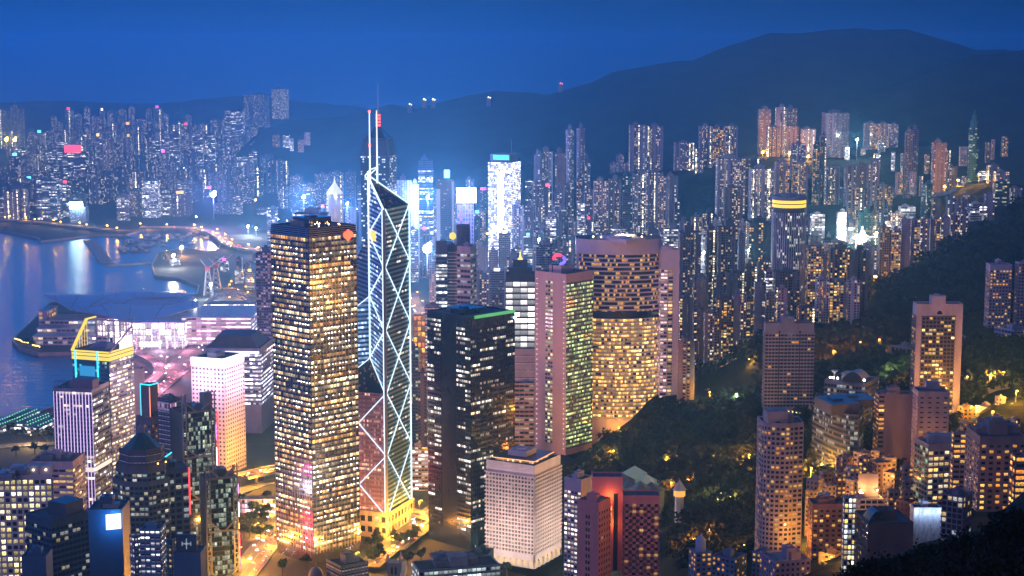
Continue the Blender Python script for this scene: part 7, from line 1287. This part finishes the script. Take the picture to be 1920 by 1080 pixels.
for k, (x, y, Y, lab) in enumerate(((1622, 862, 1190, 'maroon stacked house behind the floodlit terrace'), (1645, 850, 1220, 'cream stepped house below the blank brown block'), (1668, 862, 1200, 'grey house with a roof hut below the blank brown block'), (1700, 880, 1160, 'rosy roof terrace house left of the green glass flats'), (1575, 890, 1180, 'white narrow house under the curved glass office'), (1598, 905, 1130, 'brown low house between the brick block and the floodlit terrace'), (1672, 925, 1090, 'dim brown house right of the floodlit white block'), (1700, 925, 1090, 'grey stair house left of the green glass flats'), (1548, 890, 1190, 'grey terrace house beside the glowing street'), (1522, 925, 1140, 'cream house beside the glowing street'), (1838, 790, 1250, 'cream house behind the brown mansion'), (1868, 785, 1250, 'white house with a roof tank behind the brown mansion'), (1900, 790, 1230, 'grey house at the right edge behind the brown mansion'))):
    near('house', lab, 'house', x - 12, x + 13, y, Y, St(fh=3.3, bw=3.2, sp=.5, sd=.15, pw=1.5, pd=.15, wall=paint(rz.choice([(.38, .3, .33), (.3, .2, .22), (.42, .38, .4), (.26, .22, .25)]), .8), glass=LW('small house windows %d' % k, .35, 1.2), nwin=14, plant=3, roof=ROOFL if k % 2 else ROOF), xc=x + rz.choice([-5, 4]), th=30, seed=120 + k)
# green roofed offices and church at the bottom
near('long_white_offices', 'long low white offices with bluish window rows before the white hotel', 'office block', 772, 938, 1074, 1150, St(fh=4.2, bw=3.5, sp=.45, sd=.4, pw=.5, pd=.4, wall=paint((.42, .45, .44)), glass=winmat('white office rows', Lit=.7, Coherence=.5, Strength=.8, Warm=(.8, 1, .85), Cool=(.8, .95, 1)), nwin=60, plant=4, roof=paint((.02, .07, .06))), xc=786, th=20, z0=10, seed=90)
pl, zt = foot(882, 926, 1040, 1215, xc=916, th=20); bld('green_roof_box', 'dark block with a green lit flank behind the long white offices', 'office block', pl, 10, zt, St(wall=paint((.03, .16, .09)), glass=W_OFFD, sp=.8, fh=6), es={0: None, 3: None}, seed=91)
near('dark_roofed_courthouse', 'dark green roofed low building at the bottom edge under the steel grid tower', 'building', 612, 690, 1066, 1290, St(wall=paint((.16, .17, .2)), glass=W_OFFD, fh=5, nwin=20, roof=paint((.01, .06, .07))), xc=640, th=35, z0=8, seed=92)
p = P(590, 1075, 1300); t = thing('domed_courthouse', 'small grey domed building in front of the steel grid tower', 'building', (p.x, p.y, 8)); m = MB(); m.prism(ngon(p.x, p.y + 8, 16, 4, .785), 8, p.z - 9); m.build('wall', paint((.2, .2, .26)), t); m = MB(); rings = [(6 * math.cos(a), 7 * math.sin(a)) for a in np.linspace(0, 1.5, 7)]; m.cone((p.x, p.y + 8), 6.4, 6.2, p.z - 9, p.z - 4, 14)
for (r0, h0), (r1, h1) in zip(rings[:-1], rings[1:]): m.cone((p.x, p.y + 8), r0, r1, p.z - 4 + h0, p.z - 4 + h1, 14)
m.cone((p.x, p.y + 8), .8, .3, p.z + 3, p.z + 6, 6); m.build('dome', paint((.22, .22, .30)), t)
p = P(738, 1056, 1270); t = thing('church', 'pale gothic church tower with four pinnacles among trees at the bottom edge', 'church', (p.x, p.y, 12)); CH = paint((.38, .33, .33)); m = MB(); m.box(p.x - 5, p.y, 12, p.x + 5, p.y + 10, p.z); m.build('tower', CH, t); m = MB()
for sx_ in (-1, 1):
    for sy_ in (0, 1): m = MB(); m.box(p.x + sx_ * 5 - .8, p.y + sy_ * 10 - .8, p.z - 8, p.x + sx_ * 5 + .8, p.y + sy_ * 10 + .8, p.z + 2); m.cone((p.x + sx_ * 5, p.y + sy_ * 10), .9, .05, p.z + 2, p.z + 7, 6); m.build('pinnacle', CH, t)
m = MB()
for k in (-2, 1): m.poly([(p.x + k - .2, p.y - .1, p.z - 9), (p.x + k + 1.4, p.y - .1, p.z - 9), (p.x + k + 1.4, p.y - .1, p.z - 4), (p.x + k + .6, p.y - .1, p.z - 2.6), (p.x + k - .2, p.y - .1, p.z - 4)])
m.build('arched_window', BLK, t); m = MB(); m.box(p.x - 6, p.y + 10, 12, p.x + 7, p.y + 50, p.z - 14); m.build('nave', CH, t)
# aviary, clock kiosk and garden arches in the park
p = P(1274, 925, 1300); t = thing('clock_turret', 'small octagonal garden turret with an orange lit gallery and a pale cone roof', 'turret', (p.x, p.y, ground(p.x, p.y))); zb = ground(p.x, p.y) - 5; m = MB(); m.prism(ngon(p.x, p.y, 3.6, 8), zb, p.z - 2); m.build('shaft', paint((.5, .48, .5)), t); m = MB(); m.prism(ngon(p.x, p.y, 4.6, 8), p.z - 2, p.z + 3, bottom=True); m.build('lit_gallery', glow((1, .42, .06), 1.2), t); m = MB(); m.cone((p.x, p.y), 5.6, .1, p.z + 3, p.z + 11, 8); m.build('cone_roof', paint((.5, .5, .55)), t)
AV = paint((.16, .19, .20), .5); t = thing('glass_conservatory', 'group of faceted grey glass roofs with two lit panes behind the red block', 'conservatory', tuple(P(1190, 890, 1420))); 
for k, (x, y, Y, r_, lit) in enumerate(((1165, 893, 1400, 12, 0), (1190, 880, 1430, 11, 1), (1212, 896, 1420, 12, 1), (1180, 905, 1390, 10, 0), (1222, 910, 1390, 11, 0), (1200, 908, 1380, 9, 0))): p = P(x, y, Y); m = MB(); m.cone((p.x, p.y), r_ * .9, r_, p.z - 25, p.z - 3, 6); m.cone((p.x, p.y), r_, .5, p.z - 3, p.z + 3, 6); m.build('glass_roof', winmat('lit glass roof', Lit=.5, Strength=.7, Warm=(.8, 1, .8), Cool=(.8, 1, .9)) if False else (glow((.45, .62, .5), .22) if lit else AV), t)
for k, (xa, xb, yt, yb, Y) in enumerate(((1306, 1358, 958, 1012, 1230), (1380, 1412, 958, 975, 1240))):
    a, b, c = P(xa, (yt + yb) / 2, Y + 25), P(xb, yb, Y), P((xa * 2 + xb) / 3, yt - 8, Y + 15); m = MB(); pts = [a * (1 - s) ** 2 + c * 2 * s * (1 - s) + b * s * s for s in np.linspace(0, 1, 14)]
    for u, v in zip(pts[:-1], pts[1:]): m.beam(u, v, .7)
    tag(m.build('aviary_arch', paint((.5, .5, .55), .5), loc=tuple(a)), ['long slender arch of the garden aviary, nearest the red block', 'shorter slender arch of the garden aviary beside the round fronted flats'][k], 'arch')
# ------------------------------------------------------------------ woods and trees
FOOTS = [(o['base'][0], o['base'][1], 20) for o in C.objects if 'base' in o and o['base'][1] < 2400 and o.name.split('.')[0] not in ('street_lamp', 'floodlight')]
def leafmat(name, c):
    m, nt, b = newmat(name); o, _ = noise_mix(nt, c, .6, .35, detail=3); nt.links.new(o, b.inputs['Base Color']); b.inputs['Roughness'].default_value = .8; b.inputs['Specular IOR Level'].default_value = .2; return m
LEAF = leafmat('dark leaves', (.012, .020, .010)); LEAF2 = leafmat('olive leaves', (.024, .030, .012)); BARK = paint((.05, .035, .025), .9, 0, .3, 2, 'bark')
def leaves(rs, cen, rad, n, size):
    """n small leaf cards spread through the volume of uneven clumps"""
    k = max(3, n // 28); d = rs.normal(size=(k, 3)); d /= np.linalg.norm(d, axis=1)[:, None]; d[:, 2] = np.abs(d[:, 2]) * 1.1 - .25
    cl = np.array(cen) + d * np.array(rad) * rs.uniform(.45, .95, (k, 1)); w = rs.randint(0, k, n); p = cl[w] + rs.normal(size=(n, 3)) * np.array(rad) * .20
    a = rs.normal(size=(n, 3)); a /= np.linalg.norm(a, axis=1)[:, None]; b = np.cross(a, rs.normal(size=(n, 3))); b /= np.linalg.norm(b, axis=1)[:, None] + 1e-9; s = size * rs.uniform(.6, 1.4, (n, 1)); return np.stack([p - a * s - b * s * .6, p + a * s - b * s * .6, p + a * s + b * s * .6, p - a * s + b * s * .6], 1)
def quads(name, Q, mat, parent=None, loc=(0, 0, 0)):
    Q = Q.reshape(-1, 3) - np.array(loc); n = len(Q) // 4; me = bpy.data.meshes.new(name); me.vertices.add(len(Q)); me.vertices.foreach_set('co', Q.astype(np.float32).ravel()); me.loops.add(4 * n); me.loops.foreach_set('vertex_index', np.arange(4 * n, dtype=np.int32)); me.polygons.add(n); me.polygons.foreach_set('loop_start', np.arange(0, 4 * n, 4, dtype=np.int32)); me.polygons.foreach_set('loop_total', np.full(n, 4, dtype=np.int32)); me.materials.append(mat); me.update(calc_edges=True)
    o = bpy.data.objects.new(name, me); C.objects.link(o)
    if parent: o.parent = parent
    else: o.location = loc
    return o
rs = np.random.RandomState(5); Q = []; Q2 = []; cnt = 0
while cnt < 2600:
    px = rs.uniform(1030, 1990); py = rs.uniform(380, 1075); dd = None
    if (px > 1590 and py > 890) or (px < 1260 and py > 960) or (px < 1125 and py < 870) or (px < 1235 and py < 805): continue
    # walk the view ray down to the hill
    d = ray(px, py); lo_, hi_ = 700.0, 2500.0; hit = None
    for Yk in np.arange(800, 2320, 40):
        q = CAM + d * (Yk / d.y); g = float(hz(np.array([q.x]), np.array([q.y]), HPT)[0])
        if q.z < g: hit = (q.x, q.y, g); break
    if not hit or hit[2] < 14: continue
    x, y, z = hit; y += rs.uniform(-30, 30)
    if any((x - a) ** 2 + (y - b) ** 2 < (c + 5) ** 2 for a, b, c in FOOTS): continue
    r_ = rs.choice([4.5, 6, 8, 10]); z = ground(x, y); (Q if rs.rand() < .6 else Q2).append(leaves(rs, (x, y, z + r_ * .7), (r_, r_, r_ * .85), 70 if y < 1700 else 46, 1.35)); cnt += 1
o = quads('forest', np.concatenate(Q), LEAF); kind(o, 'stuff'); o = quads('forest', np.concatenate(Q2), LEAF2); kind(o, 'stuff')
def tree(name, lab, pos, h, rad, n, size, seed, group=None, mat=None):
    rs = np.random.RandomState(seed); r = random.Random(seed); x, y, z = pos; t = thing(name, lab, 'tree', pos, group); m = MB(); m.cone((x, y), h * .035, h * .018, z - 1, z + h * .6, 7)
    for k in range(6):
        a = r.uniform(0, 6.28); s = z + h * r.uniform(.3, .58); m.beam((x, y, s), (x + rad * .75 * math.cos(a), y + rad * .75 * math.sin(a), s + h * r.uniform(.15, .35)), h * .016)
    m.build('trunk', BARK, t)
    parts = []
    for k in range(5):
        a = r.uniform(0, 6.28); q = rad * r.uniform(.1, .5); parts.append(leaves(rs, (x + q * math.cos(a), y + q * math.sin(a), z + h * r.uniform(.55, .8)), (rad * .62, rad * .62, h * .24), n // 5, size))
    quads('crown', np.concatenate(parts) , mat or LEAF, t, (x, y, z)); return t
# foreground trees, nearly black
for k, (px, py, Y, rp, lab) in enumerate(((1632, 1098, 150, 62, 'lowest black foreground tree, nearest the pale slim tower'), (1700, 1082, 165, 66, 'black foreground tree between the lowest one and the bushy group'), (1768, 1066, 150, 70, 'black foreground tree before the pale netting'), (1838, 1054, 140, 76, 'tall black foreground tree below the purple gridded block'), (1905, 1030, 130, 84, 'tallest black foreground tree at the corner of the view'), (1800, 1110, 120, 80, 'black bush filling the gap under the tall foreground trees'), (1890, 1090, 115, 90, 'black bush at the very corner under the tallest foreground tree'), (1660, 1125, 125, 60, 'low black bush at the bottom edge under the lowest foreground tree'))):
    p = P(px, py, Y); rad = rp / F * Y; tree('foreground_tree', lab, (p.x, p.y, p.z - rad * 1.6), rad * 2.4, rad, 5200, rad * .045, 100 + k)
# trees one can tell apart near lamps and streets
TR = [(1112, 868, 'bushy tree at the foot of the rosy tower'), (1140, 850, 'dark tree left of the curved hotel podium'), (1215, 790, 'dark round tree against the curved hotel base'), (1240, 776, 'tree at the foot of the white hotel slab'), (1255, 846, 'tree lit orange by the garden road lamp'), (1348, 862, 'orange lit tree left of the lit park path'), (1408, 860, 'orange lit tree right of the lit park path'), (1300, 935, 'tree behind the clock turret gallery'), (1262, 955, 'tree at the base of the clock turret'), (1560, 1030, 'dark tree in front of the orange brick block'), (1360, 1050, 'round dark tree at the bottom edge left of the blue house'), (1575, 700, 'tree in the dark valley beside a red lamp'), (1780, 830, 'tree below the framed tower'), (1888, 720, 'orange lit tree at the far right above the mansion'), (1840, 700, 'tree in front of the terraced school'), (1660, 720, 'yellow green lit tree beside the small low villa')]
for k, (px, py, lab) in enumerate(TR):
    d = ray(px, py); p = None
    for Yk in np.arange(800, 2300, 10):
        q = CAM + d * (Yk / d.y)
        if q.z < ground(q.x, q.y): p = q; break
    if p is None: continue
    tree('tree', lab, (p.x, p.y, ground(p.x, p.y)), 12 + k % 4, 5.5 + k % 3, 900, .6, 200 + k, None, LEAF2)
for k, (px, py, lab) in enumerate([(468, 1000, 'dark tree cluster top left of the yellow road'), (490, 985, 'dark tree between the yellow road and the steel grid tower'), (455, 985, 'dark tree beside the truss bank'), (690, 1022, 'dark tree at the foot of the braced tower podium'), (707, 1018, 'second dark tree before the podium steps'), (752, 1020, 'street tree beside the narrow slip road, upper'), (765, 1012, 'street tree beside the narrow slip road, middle'), (780, 1003, 'street tree beside the narrow slip road, lower'), (700, 1052, 'round tree left of the church'), (765, 1052, 'round tree right of the church'), (790, 1046, 'tree right of the church beside the white offices'), (825, 1055, 'tree behind the long white offices'), (780, 888, 'tree by the lit road behind the braced tower'), (795, 905, 'dark tree in the gap between braced and black towers'), (770, 905, 'small tree right at the braced tower foot'), (640, 1072, 'tree beside the dark roofed courthouse'), (575, 1066, 'tree at the corner of the steel grid tower'), (530, 1075, 'tree at the front foot of the steel grid tower'), (950, 1078, 'tree in front of the white hotel arches'), (470, 890, 'tree under the yellow flyover'), (60, 650, 'tree on the promenade tip of the exhibition hall'), (50, 644, 'outermost tree on the promenade tip'), (30, 850, 'waterfront park tree left of the road'), (65, 845, 'waterfront park tree by the road bend'), (90, 812, 'waterfront park tree near the quay'), (40, 815, 'waterfront park tree close to the water')]):
    p = G(px, py, 8); tree('street_tree', lab, (p.x, p.y, 4.5 if p.y > 1340 else 8), 11 + k % 3, 5.2, 700, .62, 300 + k, None, LEAF2)
for k in range(30):
    a = rcl.random() if False else random.Random(900 + k).random(); r_ = random.Random(700 + k)
    zone, lab, grp = ((r_.uniform(450, 512), r_.uniform(935, 1012)), 'round dark park tree between the truss bank and the yellow road', 'park trees by the yellow road') if k < 14 else (((r_.uniform(678, 800), r_.uniform(1005, 1066)), 'dark garden tree around the church and the podium', 'garden trees around the church') if k < 24 else ((r_.uniform(10, 95), r_.uniform(806, 850)), 'low waterfront park tree left of the violet striped tower', 'waterfront park trees'))
    p = G(*zone, 8); tree('street_tree', lab, (p.x, p.y, 4.5 if p.y > 1340 else 8), 10 + r_.random() * 5, 5 + r_.random() * 2.5, 600, .7, 800 + k, grp, LEAF)
# lamps in the park and on the slopes
for k, (px, py, c, pw, lab) in enumerate([(1128, 868, SOD, 16000, 'orange lamp below the rosy tower corner'), (1150, 858, SOD, 12000, 'orange lamp by the curved hotel drive'), (1250, 868, SOD, 16000, 'orange lamp at the bend of the garden road'), (1270, 866, SOD, 16000, 'orange lamp at the end of the garden road'), (1342, 870, SOD, 14000, 'amber lamp left on the lit park path'), (1404, 868, SOD, 14000, 'amber lamp right on the lit park path'), (1258, 928, (1, .3, .04), 7000, 'red orange lamp left of the clock turret'), (1290, 926, (1, .3, .04), 7000, 'red orange lamp right of the clock turret'), (1450, 712, SOD, 9000, 'lamp in the trees left of the grey slab'), (1406, 668, SOD, 12000, 'lamp on top of the wooded knoll'), (1404, 688, SOD, 8000, 'lower lamp on the wooded knoll'), (1562, 668, (1, .22, .03), 14000, 'red lamp on a path in the dark valley'), (1612, 655, (1, .22, .03), 8000, 'red lamp higher in the dark valley'), (1648, 648, (1, .3, .05), 8000, 'small amber lamp on the valley side'), (1676, 705, (.8, 1, .4), 12000, 'greenish lamp beside the small low villa'), (1692, 730, SOD, 10000, 'amber lamp behind the blank brown block'), (1880, 715, SOD, 24000, 'sodium lamp on the winding lane at the far right'), (1855, 735, SOD, 24000, 'sodium lamp on the lane below the terraced school'), (1812, 722, (1, .4, .1), 12000, 'lamp right of the framed tower'), (1905, 745, SOD, 20000, 'sodium lamp at the right end of the lane'), (1520, 895, SOD, 26000, 'sodium lamp in the street right of the round fronted flats'), (1530, 1020, SOD, 26000, 'sodium lamp in the lane below the orange brick block'), (1300, 1028, (1, .3, .04), 9000, 'red lamp among bushes left of the blue villa'), (1330, 1018, (1, .3, .04), 9000, 'red lamp among bushes above the blue villa'), (1395, 1035, (1, .35, .04), 9000, 'orange lamp behind the blue villa'), (1345, 948, (1, .75, .2), 9000, 'yellow lamp above the aviary arch'), (1370, 945, (1, .75, .2), 9000, 'yellow lamp between the aviary arches'), (1640, 535, SOD, 30000, 'amber lamp at the bright forecourt where the spur begins'), (1835, 340, SOD, 60000, 'orange lamp at the top of the curling slope road'), (1795, 352, SOD, 60000, 'orange lamp midway on the curling slope road'), (1770, 364, SOD, 60000, 'orange lamp at the bottom of the curling slope road'), (1540, 885, SOD, 14000, 'sodium lamp behind the round fronted flats and the grey terrace house'), (1545, 1000, SOD, 12000, 'sodium lamp left of the orange brick block'), (1605, 905, SOD, 12000, 'sodium lamp between the brick block and the floodlit terrace'), (1645, 868, SOD, 12000, 'sodium lamp below the blank brown block'), (1700, 902, SOD, 12000, 'sodium lamp left of the green glass flats'), (1722, 945, SOD, 9000, 'sodium lamp behind the wrapped site'), (1590, 1045, SOD, 9000, 'sodium lamp at the foot of the pale slim tower'), (1820, 775, SOD, 14000, 'sodium lamp between the yellow lit house and the white low flats'), (1860, 790, SOD, 12000, 'sodium lamp behind the brown mansion'), (1330, 748, SOD, 10000, 'sodium lamp at the lit eave pavilion on the wooded hill'), (1380, 752, (.9, 1, .7), 8000, 'whitish lamp by the small flat villa on the wooded hill'), (1160, 815, SOD, 3500, 'sodium lamp at the curved hotel entrance')]):
    d = ray(px, py); p = None
    for Yk in np.arange(800, 4200, 10):
        q = CAM + d * (Yk / d.y)
        if q.z < ground(q.x, q.y) + 4: p = q; break
    if p is None: continue
    big = 1.6 if p.y < 2000 else 4; lamp_post(Vector((p.x, p.y, ground(p.x, p.y))), (0, -1), c, pw * (7 if p.y < 2000 else 3), lab, None, 9 if p.y < 2000 else 14, head=big)
# slope roads seen as lit strips
def sloperoad(px, w, Yr=(800, 4200)):
    pts = []
    for x, y in px:
        d = ray(x, y)
        for Yk in np.arange(Yr[0], Yr[1], 8):
            q = CAM + d * (Yk / d.y)
            if q.z < ground(q.x, q.y): pts.append(Vector((q.x, q.y, ground(q.x, q.y) + .9))); break
    if len(pts) < 2: return
    fine = []
    for a, b in zip(pts[:-1], pts[1:]):
        for i in range(8): p = a.lerp(b, i / 8); fine.append(Vector((p.x, p.y, max(p.z, ground(p.x, p.y) + 2.6))))
    s = strip(fine, w); m = MB()
    for (a, oa), (b, ob) in zip(s[:-1], s[1:]):
        oa, ob = Vector((oa.x, oa.y, 0)), Vector((ob.x, ob.y, 0)); m.poly([a - oa, b - ob, b + ob, a + oa]); m.poly([a - oa - Vector((0, 0, 5)), b - ob - Vector((0, 0, 5)), b - ob + Vector((0, 0, .9)), a - oa + Vector((0, 0, .9))][::-1], None, 1); m.poly([a + oa - Vector((0, 0, 5)), b + ob - Vector((0, 0, 5)), b + ob + Vector((0, 0, .9)), a + oa + Vector((0, 0, .9))], None, 1)
    kind(m.build('road', [CONC, CONC]), 'structure')
sloperoad([(1236, 858), (1250, 866), (1266, 870), (1282, 868)], 8); sloperoad([(1325, 868), (1360, 874), (1400, 874), (1425, 870)], 6); sloperoad([(1756, 368), (1780, 364), (1800, 354), (1806, 342), (1795, 335)], 14); sloperoad([(1840, 742), (1862, 735), (1885, 725), (1910, 718)], 7)
# ------------------------------------------------------------------ traffic and boats
def car_parts(col):
    b = MB(); b.box(-2.2, -.9, .35, 2.2, .9, .85); 
    pr = [(-1.5, .85), (-1.1, 1.45), (.6, 1.45), (1.3, .85)]
    for s in (-.8, .8): b.poly([(x, s, z) for x, z in (pr if s < 0 else pr[::-1])])
    for (x0, z0), (x1, z1) in zip(pr[:-1], pr[1:]): b.poly([(x0, -.8, z0), (x1, -.8, z1), (x1, .8, z1), (x0, .8, z0)][::-1])
    wh = []
    for x in (-1.4, 1.4):
        for y in (-.85, .85):
            w_ = MB(); wh.append(w_)
            c = [(x + .34 * math.cos(a), .34 + .34 * math.sin(a)) for a in np.linspace(0, 6.283, 11)[:-1]]
            for s in (-.12, .12): w_.poly([(p, y + s, z) for p, z in (c if s < 0 else c[::-1])])
            for i in range(10): j = (i + 1) % 10; w_.poly([(c[i][0], y - .12, c[i][1]), (c[j][0], y - .12, c[j][1]), (c[j][0], y + .12, c[j][1]), (c[i][0], y + .12, c[i][1])])
    hl = MB(); hl.box(2.18, -.85, .5, 2.28, -.45, .78); h2 = MB(); h2.box(2.18, .45, .5, 2.28, .85, .78); tl = MB(); tl.box(-2.28, -.85, .55, -2.18, -.4, .8); t2 = MB(); t2.box(-2.28, .4, .55, -2.18, .85, .8)
    return [b.build('body', paint(col, .3, .2), loc=(0, 0, 0)), *[q.build('wheel', DARK, loc=(0, 0, 0)) for q in wh], hl.build('headlight', glow((1, .95, .85), 160), loc=(0, 0, 0)), h2.build('headlight', glow((1, .95, .85), 160), loc=(0, 0, 0)), tl.build('tail_light', glow((1, .04, .02), 110), loc=(0, 0, 0)), t2.build('tail_light', glow((1, .04, .02), 110), loc=(0, 0, 0))]
protos = None; rcar = random.Random(9)
for nm, n, lab, grp in (('a', 36, 'car on the yellow road at the foot of the steel grid tower', 'cars on the yellow road by the steel grid tower'), ('b', 16, 'car on the yellow flyover behind the steel grid tower', 'cars on the yellow flyover'), ('c', 30, 'car on the road between the braced tower and the black tower', 'cars on the road by the braced tower'), ('c2', 14, 'car on the narrow slip road before the black tower', 'cars on the slip road'), ('d', 40, 'car on the wide pink expressway', 'cars on the pink expressway'), ('g', 10, 'car in the bright street canyon right of the braced tower', 'cars in the street canyon'), ('f', 22, 'car on the curving flyover around the boat shelter', 'cars on the curving flyover')):
    s = roadpts[nm]
    for k in range(n):
        i = rcar.randrange(len(s) - 1); p, o_ = s[i]; q, _ = s[i + 1]; f = rcar.random(); lane = rcar.choice((-.36, -.14, .14, .36)) * 2; pos = p.lerp(q, f) + Vector((o_.x * lane, o_.y * lane, .02)); d = (q - p) * (1 if lane < 0 else -1)
        root = thing('car', lab, 'car', tuple(pos), grp); root.rotation_euler.z = math.atan2(d.y, d.x)
        if protos is None: protos = [car_parts((.5, .5, .5)), car_parts((.05, .05, .06)), car_parts((.3, .04, .03))]; used = [False] * 3
        v = rcar.randrange(3)
        for o in protos[v]:
            if used[v]: o = o.copy(); C.objects.link(o)
            o.parent = root; o.location = (0, 0, 0)
        used[v] = True
for i, v in enumerate(protos):
    if not used[i]:
        for o in v: bpy.data.objects.remove(o)
rb = random.Random(12)
hull = MB(); pts = [(-6, -1.6), (3, -1.8), (7, 0), (3, 1.8), (-6, 1.6)]; loft(hull, [(x * .8, y * .6) for x, y in pts], pts, -.6, 1.4); hull.poly([(x, y, 1.4) for x, y in pts]); cab = MB(); cab.box(-4, -1.2, 1.4, 1, 1.2, 3.6); mst = MB(); mst.cone((-1, 0), .15, .06, 3.6, 10, 5); bp_ = None
for k in range(64):
    px, py = rb.uniform(225, 330), rb.uniform(444, 474)
    if k >= 52: px, py = rb.uniform(330, 395), rb.uniform(436, 462)
    if px > 285 and py > 462: continue
    p = G(px, py, 0); t = thing('moored_boat', 'small dark boat moored among others in the boat shelter' , 'boat', (p.x, p.y, 0), 'boats moored in the shelter'); t.rotation_euler.z = rb.uniform(-.5, .5); t.scale = (2.0,) * 3 if k % 4 == 0 else (1.4,) * 3
    if bp_ is None: bp_ = [hull.build('hull', paint((.12, .12, .16)), loc=(0, 0, 0)), cab.build('cabin', paint((.4, .4, .45)), loc=(0, 0, 0)), mst.build('mast', STEEL, loc=(0, 0, 0))]; cur = bp_
    else: cur = [o.copy() for o in bp_]; [C.objects.link(o) for o in cur]
    for o in cur: o.parent = t; o.location = (0, 0, 0)

for o in bpy.data.objects:
    if 'base' in o: del o['base']
